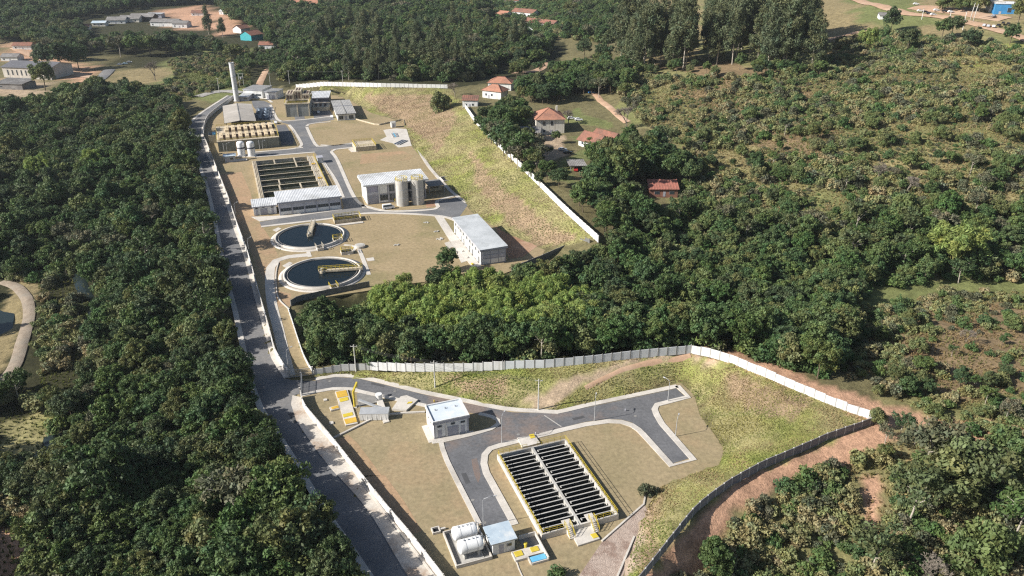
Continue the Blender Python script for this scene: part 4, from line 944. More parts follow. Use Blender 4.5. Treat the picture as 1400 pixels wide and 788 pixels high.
for i in range(9):
    y = 1.5 + i * 3.55
    w_ = MB().box(-.08, y, 3.4, .05, y + 1.8, 4.6).build('window', M_STEEL, b); ubox('pane', M_GLASS, w_, (-.09, y + .9, 3.46), (.02, 1.68, 1.08))
    w_ = MB().box(-.08, y + .2, .1, .05, y + 1.5, 2.4).build('door' if i % 3 == 1 else 'window', M_GREYP if i % 3 == 1 else M_STEEL, b)
    if i % 3 != 1: ubox('pane', M_GLASS, w_, (-.09, y + .85, .16), (.02, 1.2, 2.1))
    ubox('pilaster', M_WHITE, b, (-.12, y - .6, 0), (.24, .4, h - .45))
MB().box(-3.4, -1, -.05, -.26, d - 2, .12).build('walkway', M_CONC, b)
for y in (1.5, 8.0, 14): ubox('planter', M_YEL if y < 2 else M_CONC, b, (-2.6, y, .1), (.7, 1.5, .3))

# ------------------------------------------------------------------ aeration basin
a0 = C(2, 240, 450, 1.4); a0.z = 0
b = thing('aeration_basin', 'large rectangular basin of parallel green water channels behind the long building', 'basin', a0, AX)
w, d, h = 29.5, 60.0, 1.6
mb = MB(); mb.box(0, 0, -.1, 2.2, d, h).box(w - 3.4, 0, -.1, w, d, h).box(2.2, 0, -.1, w - 3.4, .5, h).box(2.2, d - .5, -.1, w - 3.4, d, h); mb.build('outer_wall', M_CREAM, b)
MB().box(2.2, .5, -.05, w - 3.4, d - .5, .25).build('water', M_SLUDGE, b)
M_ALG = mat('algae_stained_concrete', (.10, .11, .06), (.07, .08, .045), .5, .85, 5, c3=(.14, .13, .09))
for i in range(1, 7):
    y = i * d / 7
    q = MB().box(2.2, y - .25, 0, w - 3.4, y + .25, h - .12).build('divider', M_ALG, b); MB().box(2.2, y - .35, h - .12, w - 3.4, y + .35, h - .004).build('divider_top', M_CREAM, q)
    railing(b, 'railing', [(2.3, y, h), (w - 3.5, y, h)], 1.0, M_STEEL, 2.5, .03)
for i, x in ((1, 18), (2, 9.5), (1, 9), (5, 19.5), (6, 10), (6, 19.5)): MB().box(x, i * d / 7 + .36, h - .35, x + .6, (i + 1) * d / 7 - .36 if i < 6 else d - .51, h - .02).build('cross_walk', M_CREAM, b)
for x in (.5, 1.1, 1.7): MB().bar((x, .5, h + .12), (x, d - .5, h + .12), .3, .24).build('pipe', M_CREAM, b)
railing(b, 'railing', [(w - 3.3, .3, h), (w - 3.3, d - .3, h)], 1.1, M_STEEL, 2.5, .035); railing(b, 'railing', [(w - .2, .3, h), (w - .2, d - .3, h)], 1.1, M_YEL, 2.5, .04)
for i in range(4): MB().box(w - 2.8, 8 + i * 12, h, w - 1.2, 10 + i * 12, h + .3).build('gate_box', M_YGRID if i % 2 else M_CREAM, b)
MB().box(w + .8, d - 9, -.05, w + 3.4, d - 5, 2.6).build('blower_hut', M_WHITE, b); MB().box(w + .6, d - 9.2, 2.6, w + 3.6, d - 4.8, 2.8).build('blower_hut_roof', M_GREYP, b)
q = MB()
for k in range(5): q.box(w + .003, 30 + k * .5, -.05, w + 1.2, 30.5 + k * .5, h - k * .3)
q.build('stair', M_CONC, b)

# ------------------------------------------------------------------ anaerobic reactor block with its hoods
u0 = C(10, 284, 560); 
b = thing('reactor_block', 'wide tan concrete reactor block with two rows of boxes on its deck', 'reactor', u0, AX)
w, d, h = 30.0, 34.0, 5.0
MB().box(0, 0, -.3, w, d, h).build('wall', M_GREYP if False else mat('grey_green_wall', (.24, .25, .21), (.19, .20, .17), .3, .85, 5, stain=(.14, .14, .12)), b)
MB().box(-.4, -.3, h, w + .4, d + .3, h + .35).build('deck', M_CREAM, b)
M_HOOD = mat('hood_tan', (.62, .50, .33), (.54, .43, .28), .8, .8, 4)
M_GAP = mat('brown_channel', (.10, .06, .045), (.07, .045, .035), .8, .8)
hood = MB().add([(0, 0, 0), (2.0, 0, 0), (2.0, 11.5, 0), (0, 11.5, 0), (.15, .3, 1.3), (1.85, .3, 1.3), (1.85, 11.2, 1.3), (.15, 11.2, 1.3)], [(4, 5, 6, 7), (0, 1, 5, 4), (1, 2, 6, 5), (2, 3, 7, 6), (3, 0, 4, 7)])
hm = bpy.data.meshes.new('gas_hood'); hm.from_pydata(hood.v, [], hood.f); hm.materials.append(M_HOOD)
for row in (0, 1):
    for i in range(9):
        x = 1.0 + i * 3.2
        if row == 1 and i == 0: continue
        inst('gas_hood', hm, b, (x, 2.5 + row * 16, h + .35))
        MB().box(x + 2.05, 3.5 + row * 16, h + .35, x + 3.0, 13 + row * 16, h + .45).build('channel', M_GAP, b)
        MB().cyl(x + 1, 7 + row * 16, h + 1.6, h + 2.1, .3, .3, 10).build('gas_port', M_CREAM, b)
for x in (0, w / 2, w): MB().bar((x, 14.8, h + .5), (x, 14.85, h + 2.2), .3, .3).build('post', M_CREAM, b)
MB().bar((0, 15.5, h + .9), (w, 15.5, h + .9), .5, .3).build('gas_main', M_CREAM, b)
railing(b, 'railing', [(-.2, -.2, h + .35), (w + .2, -.2, h + .35), (w + .2, d + .2, h + .35), (-.2, d + .2, h + .35), (-.2, -.2, h + .35)], 1.1, M_YEL, 2.5, .05)
MB().box(-4.5, 20, -.05, -.4, 27, 4.2).build('pump_pit', M_CREAM, b); MB().box(-4.2, 20.5, 4.2, -2.6, 26.5, 4.26).build('pit_opening', M_DARK, b); MB().box(-2.4, 20.5, 4.2, -.9, 26.5, 4.5).build('pit_cover', M_BLUECOV, b)
for x in (2.5, 20): MB().cyl(x, -.9, -.05, 4.6, .12, .12, 8).build('pipe', M_STEEL, b)

def vtank(label, p):
    r = thing('storage_tank', label, 'tank', Vector((p.x, p.y, 0)), 0, 'vertical white tanks'); R = 1.85
    MB().box(-2.2, -2.2, -.05, 2.2, 2.2, .4).build('base', M_CONC, r)
    MB().cyl(0, 0, .4, 4.6, R, R, 28).build('shell', M_TANKW, r)
    ring(MB(), R - .02, R + .04, 4.1, 4.8, 28).build('band', mat('dark_band', (.06, .065, .085), None, 1, .5), r)
    MB().lathe([(R, 4.6), (R, 6.6), (R * .93, 7.1), (R * .7, 7.5), (R * .3, 7.7), (.01, 7.72)], 28).build('top', M_TANKW, r)
    mb = MB()
    for s in (-.25, .25): mb.bar((-R - .2, s, 0), (-R - .2, s, 7.6), .06, .06)
    for k in range(18): mb.bar((-R - .2, -.25, .4 * k), (-R - .2, .25, .4 * k), .04, .04)
    mb.build('ladder', mat('rust_orange_paint', (.5, .25, .06), None, 1, .7), r)
vtank('upright white tank with dark band nearer the small blue grey hut', C(10, 508, 600)); vtank('upright white tank with dark band farther from the small blue grey hut', C(10, 606, 600))
b = thing('chlorine_hut', 'small blue grey hut with flat roof beside the two upright tanks', 'hut', C(10, 345, 664), AX)
w, d, h = 4.8, 4.2, 3.0
shell(b, w, d, h, mat('blue_grey_wall', (.42, .45, .50), (.37, .40, .45), .5, .8)); MB().box(-.7, -.5, h, w + .6, d + .5, h + .2).build('roof', M_ROOFB, b); door(b, .6, 1.6, 2.2); windows(b, [(2.4, 4.0)], 1.2, 2.2); MB().box(w, 0, -.05, w + 5.5, 3, .5).build('platform', M_CONC, b)

# ------------------------------------------------------------------ shed and chimney stack
s0 = C(10, 345, 278, 5.5); s0.z = 0
b = thing('metal_shed', 'shed with a broad beige metal roof below the tall white stack', 'shed', s0, AX)
w, d, h = 15.8, 48.0, 5.5
for x in (.3, w - .3):
    for i in range(9): ubox('column', M_STEEL, b, (x, .5 + i * (d - 1) / 8, -.1), (.35, .35, h))
MB().box(.6, d - .4, 0, w - .6, d - .2, h - .3).build('end_wall', M_WHITE, b)
M_BEIGE = mat('beige_metal_roof', (.44, .40, .35), (.36, .33, .29), .12, .6, 5, c3=(.5, .46, .41), spec=.4)
mb = ribbed(-.6, 0, w / 2, d, h, h + 1.0, 30, 'x'); mb.build('roof_slope', M_BEIGE, b)
mb = ribbed(w / 2 + .02, 0, w + .6, d, h + 1.0, h, 30, 'x'); mb.build('roof_slope', M_BEIGE, b)
MB().bar((w / 2, 0, h + 1.1), (w / 2, d, h + 1.1), .5, .12).build('ridge_cap', M_CONC_D, b)
MB().box(-.62, 0, h - .6, -.45, d, h + .02).build('gutter', M_DARK, b)
MB().box(3, 6, 0, w - 3, d - 6, 2.6).build('drying_bed', M_CONC_D, b)
st = thing('chimney_stack', 'tall white cylindrical chimney stack behind the metal shed', 'chimney', C(1, 373, 402), 0)
MB().cyl(0, 0, -.1, 25.0, 1.55, 1.5, 28, False).build('shaft', mat('stack_white', (.74, .74, .73), (.62, .62, .62), .15, .5, 4, stain=(.5, .5, .5)), st)
MB().cyl(0, 0, 24.2, 24.6, 1.3, 1.3, 28).build('inner_cap', M_CONC_D, st)
for z in (0.6, 8, 16, 24.5): ring(MB(), 1.5, 1.68, z, z + .3, 28).build('flange', M_STEEL, st)
MB().cyl(0, 0, -.1, .6, 2.4, 2.4, 24).build('base', M_CONC, st)
mb = MB(); mb.bar((1.75, -.2, 0), (1.75, -.2, 24), .07, .07).bar((1.75, .25, 0), (1.75, .25, 24), .07, .07)
for k in range(48): mb.bar((1.75, -.2, .5 * k), (1.75, .25, .5 * k), .05, .05)
mb.build('ladder', M_STEEL, st)
g = thing('gas_skid', 'dark shaded gas treatment skid with round vessels beside the shed', 'equipment', C(1, 515, 550), AX - .1)
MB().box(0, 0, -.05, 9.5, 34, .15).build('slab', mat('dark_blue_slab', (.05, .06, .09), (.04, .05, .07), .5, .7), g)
for i in range(3):
    for jx in range(2): MB().cyl(2.4 + jx * 4.2, 5 + i * 9, .15, 2.0, 1.5, 1.5, 20).build('vessel', mat('blue_grey_vessel', (.28, .34, .42), (.22, .28, .36), .6, .5), g); MB().cyl(2.4 + jx * 4.2, 5 + i * 9, 2.0, 2.06, 1.1, 1.1, 20).build('vessel_top', M_DARK, g)
for x in (.3, 9.2): MB().bar((x, 0, 1.2), (x, 34, 1.2), .12, .12).build('rail', M_STEEL, g)

# ------------------------------------------------------------------ buildings at the head of the works
def flat_bldg(name, label, p, w, d, h, mw, mr, rz=AX, doors=(), wins=(), over=.5, fascia=M_GREYP, fall=.25):
    b = thing(name, label, 'building', Vector((p.x, p.y, p.z)), rz)
    shell(b, w, d, h, mw); ribbed(-over, -over, w + over, d + over, h + .08, h + .08 + fall, max(6, int(w / .8))).build('roof', mr, b)
    MB().box(-over, -over - .02, h - .4, w + over, -over + .1, h + .04).build('fascia', fascia, b)
    for x0, x1 in doors: door(b, x0, x1, min(2.6, h - .6))
    if wins: windows(b, [q[:2] for q in wins], wins[0][2], wins[0][3])
    return b
b = flat_bldg('substation', 'white substation with a grey flat roof beside the tall stack', C(1, 432, 372), 13.5, 14, 5.6, M_WHITE, M_ROOFG, AX - .55, ((1.5, 2.6), (6, 7.2)), ((3.4, 5.0, 1.6, 2.8), (8.5, 12.5, 1.6, 2.8)), .4)
b = flat_bldg('substation', 'smaller white annex right of the white substation', C(1, 603, 382), 8.0, 10, 4.8, M_WHITE, M_ROOFG, AX - .55, ((1.0, 3.2), (4.5, 6.8)), (), .4)
b = flat_bldg('entrance_lodge', 'low lodge with a white flat roof at the foot of the stack', C(1, 395, 400), 6.0, 12, 3.0, M_GREYP, M_ROOFW, AX - .3, ((1, 2),), ((3, 5, 1.2, 2.0),), .6)
b = thing('sludge_thickener', 'tan concrete tower deck with openings above a tall grey tank wall', 'tank', C(1, 768, 527), AX - .18)
w, d, h = 14.0, 26.0, 7.6
MB().box(0, 0, -.3, w, d, h).build('wall', mat('mid_grey_wall', (.27, .28, .27), (.22, .23, .22), .3, .85, 4, stain=(.16, .16, .15)), b)
for i in range(3): ubox('pilaster', M_CREAM, b, ((0.2, w / 2, w - .2)[i], -.12, 0), (.5, .3, h))
MB().box(-.5, -.4, h, w + .5, d + .4, h + .5).build('deck', M_CREAM, b); MB().box(1, 1, h + .5, w - 1, 9, h + .56).build('water', M_SLUDGE, b)
for x0, y0, x1, y1, z in ((0, 10, 4, 25, 3.4), (4.8, 13, 9, 25, 4.8), (9.8, 11, 13.5, 24, 3.0)):
    q = MB().box(x0, y0, h + .5, x1, y1, h + .5 + z).build('channel_box', M_CREAM, b)
    for k in range(2): ubox('opening', M_GAP, q, ((x0 + x1) / 2 - .8 + 1.6 * k, y0 - .03, h + 1.2), (1.0, .1, z - 1.4)); ubox('top_opening', M_GAP, q, ((x0 + x1) / 2 - .8 + 1.6 * k, (y0 + y1) / 2, h + .5 + z - .05), (1.0, (y1 - y0) * .7, .1))
for x in (0, 4.6, 9.4, w): MB().bar((x, 10, h + .5), (x, 10.02, h + 5.6), .35, .35).build('post', M_CREAM, b)
railing(b, 'railing', [(-.3, -.2, h + .5), (w + .3, -.2, h + .5), (w + .3, d, h + .5)], 1.1, M_YEL, 2, .05); railing(b, 'railing', [(-.3, -.2, h + .5), (-.3, d, h + .5)], 1.1, M_YEL, 2, .05)
MB().box(w + .6, 14, -.05, w + 11, 30, 2.2).build('side_channel', M_CREAM, b)
for k in range(3): ubox('opening', M_GAP, b, (w + 2.5 + k * 2.8, 21, 2.18), (1.5, 9, .06))
b = flat_bldg('workshop', 'dark grey workshop with a white roof facing the shaded yard', C(1, 962, 442), 11.5, 20, 5.4, mat('dark_grey_wall', (.16, .16, .18), (.13, .13, .15), .5, .8), M_ROOFW, AX - .2, ((3.4, 5.2), (8, 10)), ((.6, 2.2, 1.4, 2.6),), .5)
ubox('sign', M_WHITE, b, (4.3, -.1, 3.6), (1.0, .08, .8))
b = flat_bldg('office_building', 'flat grey roofed office block at the edge of the dry lawn below the embankment', C(1, 1178, 556), 10.4, 38, 3.9, M_WHITE, M_ROOFG, AX - .06, ((4.2, 5.6),), ((.8, 3.4, .6, 2.8), (6.6, 9.4, .6, 2.8)), .7, M_CONC_D)
ubox('roof_seam', M_CONC_D, b, (5.2, 19, 4.1), (.4, 38, .22)); MB().box(-.7, 21, 3.95, 11.1, 21.5, 4.4).build('roof_step', M_GREYP, b)
r = thing('white_kiosk', 'small white kiosk at the corner of the paved apron', 'kiosk', C(2, 1030, 22), AX); MB().box(0, 0, -.05, 2.6, 2.6, 2.8).build('wall', M_WHITE, r); MB().box(-.2, -.2, 2.8, 2.8, 2.8, 3.0).build('roof', M_CAPS, r); door(r, .8, 1.7, 2.1)
r = thing('pipe_rack', 'heap of pipes and a blue cover on the paved apron', 'pipes', C(2, 1040, 80), AX)
for k in range(5): MB().bar((k * .7, 0, .2), (k * .7 + .6, 9, .3), .3, .3).build('pipe', M_BLUECOV if k == 2 else M_STEEL, r)
r = thing('pipe_rack', 'stacked dark pipes at the lower corner of the paved apron', 'pipes', C(2, 1075, 125), AX + .8)
for k in range(5): MB().bar((0, k * .8, .3), (9, k * .8 + .3, .3), .4, .4).build('pipe', mat('navy_pipe', (.05, .07, .12), None, 1, .5) if k % 2 else M_STEEL, r)
panel_wall('garden_wall', 'thin cream edging wall at the foot of the far embankment', CPs(1, [(1310, 545), (1420, 575), (1495, 595)]) + GP([(552, 164), (553, 172)]), .8, 4, M_CREAM, M_CREAM, .2)

# ------------------------------------------------------------------ poles, lamps, wires
def pole(label, p, h, top=None):
    r = thing('utility_pole', label, 'pole', p); MB().cyl(0, 0, -.8, h, .19, .12, 10).build('shaft', M_POLE, r)
    MB().bar((-.9, 0, h - .5), (.9, 0, h - .5), .12, .14).build('crossarm', M_POLE, r)
    for x in (-.8, 0, .8): MB().cyl(x, 0, h - .43, h - .2, .07, .05, 8).build('insulator', M_STEEL, r)
    return p + Vector((0, 0, h - .25))
def lamp(label, p, h, az=0.0, arm=1.6):
    r = thing('street_lamp', label, 'lamp', p, az); MB().cyl(0, 0, -.5, h * .93, .10, .06, 8).build('post', M_STEEL, r)
    MB().tube([(0, 0, h * .9), (.15, 0, h * .97), (arm * .5, 0, h), (arm, 0, h)], .05, 6).build('arm', M_STEEL, r)
    MB().box(arm - .1, -.13, h - .1, arm + .55, .13, h + .05).build('lamp_head', M_LAMP, r)
def wire(label, a, b, sag=.8):
    P = [a.lerp(b, i / 14) - Vector((0, 0, sag * 4 * (i / 14) * (1 - i / 14))) for i in range(15)]
    mb = MB()
    for o in (-.8, 0, .8): mb.tube([q + Vector((0, o * .7, 0)) for q in P], .03, 4)
    tag(mb.build('power_line', mat('cable', (.05, .05, .05), None, 1, .6)), label, 'cable', None, 'thing')
w1 = pole('concrete utility pole at the gate end of the grey panel wall', G(487, 509, .4), 8.2)
w2 = pole('concrete utility pole halfway along the road below the white panel wall', G(595, 532, .1), 8.2)
w3 = pole('tall pale utility pole on the bank above the road junction', G(736, 560, .2), 8.6)
wire('power cables between the gate pole and the bank pole', w1, w2); wire('power cables between the two poles along the site road', w2, w3)
q1 = pole('utility pole behind the substation beside the dirt track', G(370, 118, 1), 9.5); q2 = pole('utility pole behind the tan tower deck', G(396, 115, 2), 9.5); q3 = pole('utility pole behind the far white wall', G(469, 115, 6.5), 9)
wire('power cables behind the substation', q1, q2); wire('long power cables running along the far white wall', q2, q3)
pole('utility pole beside the road bend near the stack', G(300, 127, 0), 10)
fr = thing('transformer_frame', 'twin pole transformer frame beside the tall stack', 'transformer', G(331, 119, 0))
for x in (-1.5, 1.5): MB().cyl(x, 0, -.5, 9.5, .18, .14, 8).build('pole', M_POLE, fr)
MB().bar((-2.2, 0, 9.2), (2.2, 0, 9.2), .15, .2).build('crossarm', M_POLE, fr); MB().bar((-2, 0, 7), (2, 0, 7), .15, .2).build('crossarm', M_POLE, fr); MB().cyl(0, 0, 5.5, 6.9, .6, .6, 12).build('transformer', M_GREYP, fr)
lamp('street lamp on the kerb beside the control building', G(686, 606), 7.5, 1.2); lamp('street lamp at the kerb above the baffled basin', G(812.6, 575.5), 6.5, 1.4)
lamp('curved street lamp behind the blue roofed hut', G(661, 720), 7.0, .3, 2.2); lamp('street lamp on the lawn beside the road stub', G(923.4, 597), 5.0, 1.2); lamp('street lamp at the end of the upper road stub', G(913, 549), 6.0, 2.2)
lamp('street lamp beside the plaster wall near the aeration basin', C(2, 100, 560), 6.0, 1.2); lamp('street lamp beside the plaster wall near the round tanks', C(2, 180, 780), 6.0, 1.2); lamp('street lamp inside the upper gate', C(4, 65, 155), 6.0, 1.0); lamp('street lamp at the corner of the reactor block', C(10, 365, 570), 5.0, 1.0); lamp('street lamp below the long reactor wall', C(10, 715, 545), 5.0, 1.0)
for i, (k, x, y) in enumerate(((5, 405, 150), (5, 940, 10), (4, 935, 350))):
    p = C(k, x, y); o = thing('hydrant', ('small grey hydrant post on the kerb by the far hatch slab', 'small grey hydrant post on the kerb of the road junction', 'small yellow hydrant post behind the control building')[i], 'hydrant', p); MB().cyl(0, 0, -.1, .5, .12, .12, 8).build('stem', M_YEL if i == 2 else M_GREYP, o); MB().cyl(0, 0, .5, .65, .17, .1, 8).build('cap', M_YEL if i == 2 else M_GREYP, o)
sh = MB()
b = thing('small_hedge', 'trimmed yellow green shrub row beside the parking yard', 'hedge', C(1, 800, 600))
bpy.data.objects.remove(b)
# ------------------------------------------------------------------ vehicles
def paint(c): return mat('car_paint_%02d%02d%02d' % tuple(int(x * 99) for x in c), c, tuple(x * .92 for x in c), 1, .25, spec=.6)
CARM = {}
def car(label, p, rz, c, group=None, van=False):
    r = thing('parked_van' if van else 'parked_car', label, 'van' if van else 'car', p, rz, group)
    if van: L, Wd = 4.9, 1.85; prof = [(-2.45, .35), (2.4, .35), (2.45, .85), (1.75, 1.15), (1.2, 2.0), (.9, 2.08), (-2.3, 2.08), (-2.45, 1.7)]; gl = [(1.62, 1.2), (1.16, 1.92), (-2.2, 1.92), (-2.25, 1.2)]
    else: L, Wd = 4.2, 1.75; prof = [(-2.1, .32), (2.05, .32), (2.1, .72), (1.0, .92), (.35, 1.42), (-1.15, 1.45), (-1.85, .98), (-2.1, .9)]; gl = [(.92, .95), (.3, 1.36), (-1.1, 1.38), (-1.7, .98)]
    key = (van, c)
    if key not in CARM:
        mb = MB(); n = len(prof); vs = []
        for s in (-1, 1):
            for x, z in prof: vs.append((x, s * (Wd / 2 - max(0, z - .9) * .22), z))
        mb.add(vs, [tuple(range(n)), tuple(reversed(range(n, 2 * n)))] + [(i + n, (i + 1) % n + n, (i + 1) % n, i) for i in range(n)])
        g_ = MB(); k = len(gl); vs = []
        for s in (-1, 1):
            for x, z in gl: vs.append((x, s * (Wd / 2 - max(0, z - .9) * .22 + .012), z))
        g_.add(vs, [tuple(range(k)), tuple(reversed(range(k, 2 * k)))])
        ws = [((gl[0][0] + .06, gl[0][1]), (gl[1][0] + .06, gl[1][1])), ((gl[3][0] - .06, gl[3][1]), (gl[2][0] - .06, gl[2][1]))]
        for (xa, za), (xb, zb) in ws: g_.add([(xa, -.68, za), (xa, .68, za), (xb, .6, zb), (xb, -.6, zb)], [(0, 1, 2, 3)])
        ms = []
        for nm, m_, q in (('body', paint(c), mb), ('windows', M_GLASS, g_)):
            me = bpy.data.meshes.new(nm); me.from_pydata(q.v, [], q.f); me.materials.append(m_); ms.append(me)
        CARM[key] = ms
    inst('body', CARM[key][0], r, (0, 0, 0)); inst('windows', CARM[key][1], r, (0, 0, 0))
    if 'wheel' not in CARM:
        q = MB().cyl(0, 0, -.1, .1, .32, .32, 12); q.v = [(v[0], v[2], v[1]) for v in q.v]; me = bpy.data.meshes.new('wheel'); me.from_pydata(q.v, [], q.f); me.materials.append(M_TYRE); CARM['wheel'] = me
    for x in (-L * .3, L * .31):
        for y in (-Wd / 2 + .08, Wd / 2 - .08): inst('wheel', CARM['wheel'], r, (x, y, .32))
    for y in (-.6, .6): ubox('headlight', M_LAMP, r, (L / 2 - .04, y, .6), (.1, .3, .14))
    return r
Wc, Kc, Sc, Bc, Rc = (.8, .8, .8), (.02, .02, .022), (.45, .47, .5), (.12, .25, .45), (.4, .03, .03)
car('white van parked in front of the dosing building silos', C(2, 1012, 506), AX, Wc, None, True)
car('white car at the back of the shaded workshop yard', C(1, 1012, 470), AX + 1.6, Wc); car('silver car at the front of the shaded workshop yard', C(1, 1022, 495), AX + 1.6, Sc)
car('white car half hidden beside the tan reactor block', C(1, 682, 578), AX + 1.5, Wc); car('white car beside the office block corner', C(1, 1130, 530), AX + 1.4, Wc)
car('silver car on the pale yard below the farmhouse', T(769, 206), .15, Sc); car('dark car beside the silver one below the farmhouse', T(776, 210), .2, Kc)
car('white car behind the farmhouse nearer its wall', T(781, 163), .1, Wc); car('white car behind the farmhouse farther from its wall', T(791, 165), 0, Wc); car('blue car at the head of the garden track', T(809, 128), .4, (.05, .2, .5))
car('pale blue car in the shade of the big far trees', T(171, 88), .2, (.4, .55, .65)); car('white car at the sunny edge of the far shade', T(177, 86), .3, Wc); car('silver car left of the pale blue car in the shade', T(164, 89), .2, Sc); car('dark car on the far paved road by the red bank', T(131, 107), .4, Kc)
CL = ['white car alone at the far end of the dirt car park', 'white car first in the front row of the dirt car park', 'dark car second in the front row of the dirt car park', 'black car third in the front row of the dirt car park', 'white car last in the front row of the dirt car park',
      'white car leading the back row under the trees', 'black car in the middle of the back row under the trees', 'white car ending the back row under the trees', 'silver car in front of the blue walled shed', 'silver car first in the roadside row by the frame edge', 'grey car second in the roadside row by the frame edge',
      'white car third in the roadside row by the frame edge', 'black car fourth in the roadside row by the frame edge', 'black car fifth in the roadside row by the frame edge', 'dark car last in the roadside row by the frame edge']
for lb, (u, v, c) in zip(CL, ((1252, 8, Wc), (1257.5, 17.5, Wc), (1265, 19, Kc), (1270, 21, Kc), (1275.5, 22.5, Wc), (1280, 16.5, Wc), (1291, 18, Kc), (1299.5, 18.8, Wc), (1358, 25, Sc), (1345.5, 37.5, Sc), (1351, 38.5, Sc), (1358, 39, Wc), (1365, 37.5, Kc), (1371, 34.5, Kc), (1378, 35.5, Kc))):
    car(lb, T(u, v) + Vector((0, 0, .75)), rnd.uniform(-.3, .1) + (0.9 if u > 1340 else 0), c, 'cars on the dirt car park')

# ------------------------------------------------------------------ houses
def house(name, label, p, rz, w, d, hw, roof='gable', rise=2.2, over=.5, mw=M_HOUSEW, mr=M_TILE, wins=(), doors=(), swins=(), chim=None, cat='house', gable_m=None):
    b = thing(name, label, cat, Vector((p.x, p.y, p.z)), rz); h = hw
    MB().box(0, 0, -1.5, w, d, h).build('wall', mw, b)
    x0, x1, y0, y1 = -over, w + over, -over, d + over; e = h - .12
    mb = MB()
    if roof == 'hip':
        k = min(w, d) / 2 + over; rx0, rx1, ry0, ry1 = (x0 + k, x1 - k, d / 2, d / 2) if w >= d else (w / 2, w / 2, y0 + k, y1 - k)
        z = h + rise
        if w >= d: vs = [(x0, y0, e), (x1, y0, e), (x1, y1, e), (x0, y1, e), (rx0, d / 2, z), (max(rx1, rx0 + .01), d / 2, z)]; fs = [(0, 1, 5, 4), (1, 2, 5), (2, 3, 4, 5), (3, 0, 4), (3, 2, 1, 0)]
        else: vs = [(x0, y0, e), (x1, y0, e), (x1, y1, e), (x0, y1, e), (w / 2, ry0, z), (w / 2, max(ry1, ry0 + .01), z)]; fs = [(0, 1, 4), (1, 2, 5, 4), (2, 3, 5), (3, 0, 4, 5), (3, 2, 1, 0)]
        mb.add(vs, fs)
        rf = mb.build('roof', mr, b)
        rd = MB(); rd.bar(vs[4], vs[5], .35, .25)
        for i, j in ((0, 4), (3, 4 if w >= d else 5), (1, 5 if w >= d else 4), (2, 5)): rd.bar(vs[i], vs[j], .3, .22)
        rd.build('ridge_tiles', M_TILE2 if mr is M_TILE else mr, rf)
    elif roof == 'gable':                                 # ridge along x
        z = h + rise
        for s in (0, 1):
            ya, yb = (y0, d / 2) if s == 0 else (y1, d / 2)
            q = MB(); vs = [(x0, ya, e), (x1, ya, e), (x1, yb, z), (x0, yb, z)]; q.add(vs + [(a, bb, c - .16) for a, bb, c in vs], [(0, 1, 2, 3), (7, 6, 5, 4), (0, 4, 5, 1), (1, 5, 6, 2), (2, 6, 7, 3), (3, 7, 4, 0)]); rf = q.build('roof_slope', mr, b)
            n = int(w / 1.2)
            for i in range(n if w < 22 else 0): ubox('tile_rib', mr, rf, ((x0 + x1) / 2 * 0 + x0 + (i + .5) * (x1 - x0) / n, (ya + yb) / 2, (e + z) / 2), (.001, .001, .001)) if False else None
        q = MB(); q.add([(0, 0, h), (0, d, h), (0, d / 2, z - .15)], [(2, 1, 0)]); q.add([(w, 0, h), (w, d, h), (w, d / 2, z - .15)], [(0, 1, 2)]); q.build('gable', gable_m or mw, b)
        MB().bar((x0, d / 2, z + .05), (x1, d / 2, z + .05), .35, .2).build('ridge_tiles', mr, b)
    else:                                                 # single pitch rising to the back
        mb = ribbed(x0, y0, x1, y1, h + .05, h + rise, max(6, int(w / 1.0))); mb.build('roof', mr, b)
    for q in wins: windows(b, [q[:2]], q[2], q[3], mull=False)
    for q in swins: side_windows(b, [q[:2]], q[2], q[3])
    for x0_, x1_ in doors: door(b, x0_, x1_, 2.1, m=M_GREYP)
    if chim: MB().box(chim[0], chim[1], h, chim[0] + .9, chim[1] + .9, h + chim[2]).build('chimney', mw, b)
    return b
def Tc(k, x, y): o = CR[k]; return T(o[0] + x / o[2], o[1] + y / o[2])
house('farmhouse', 'two storey cream farmhouse with an orange hipped roof among trees', Tc(8, 517, 404), 0.10, 14.6, 15.5, 7.6, 'hip', 4.2, .8, M_HOUSEW, M_TILE, [(3.4, 4.8, 4.4, 6.6), (7.4, 8.8, 4.4, 6.6), (3.6, 4.6, .9, 2.3)], [(7.0, 8.4), (9.8, 11)], [(3, 4.4, 4.4, 6.4), (8, 9.4, 4.4, 6.4)], (11.8, 11.5, 4.2))
hs = house('farmhouse', 'long house with a broad bright orange tiled roof above the embankment', Tc(8, 232, 208), -.5, 13.0, 9.0, 4.6, 'hip', 3.2, .8, M_WHITE, M_TILE, [(2, 3.2, 1.4, 2.8), (6, 7.2, 1.4, 2.8)], [(4, 5)], [(3, 4.2, 1.4, 2.8)])
house('farmhouse', 'orange tiled wing behind the long house above the embankment', Tc(8, 262, 165), -.2, 15.0, 10.0, 4.4, 'hip', 3.0, .8, M_WHITE, M_TILE, [(2, 3.2, 1.4, 2.8)], [])
house('cottage', 'small white cottage with dark red roof at the embankment corner', Tc(8, 126, 262), -.05, 8.8, 6.5, 4.3, 'shed', 1.6, .5, M_WHITE, M_TILE2, [(1.5, 2.6, 1.2, 2.4), (5.5, 6.6, 1.2, 2.4)], [(3.6, 4.6)])
house('cottage', 'brown tiled cottage beside the parked silver car', Tc(8, 742, 462), -.85, 12.0, 9.0, 3.0, 'gable', 3.4, .8, M_WHITE, M_TILE2, [(2, 3.2, 1, 2.2), (6, 7.2, 1, 2.2)], [(4.2, 5.2)], [(4, 5.2, 1, 2.2)])
house('cottage', 'brown tiled cottage half hidden behind the nearer one', Tc(8, 812, 440), -.85, 13.0, 8.0, 3.0, 'gable', 2.6, .7, M_HOUSEW, M_TILE2, [(2, 3.2, 1, 2.2)], [])
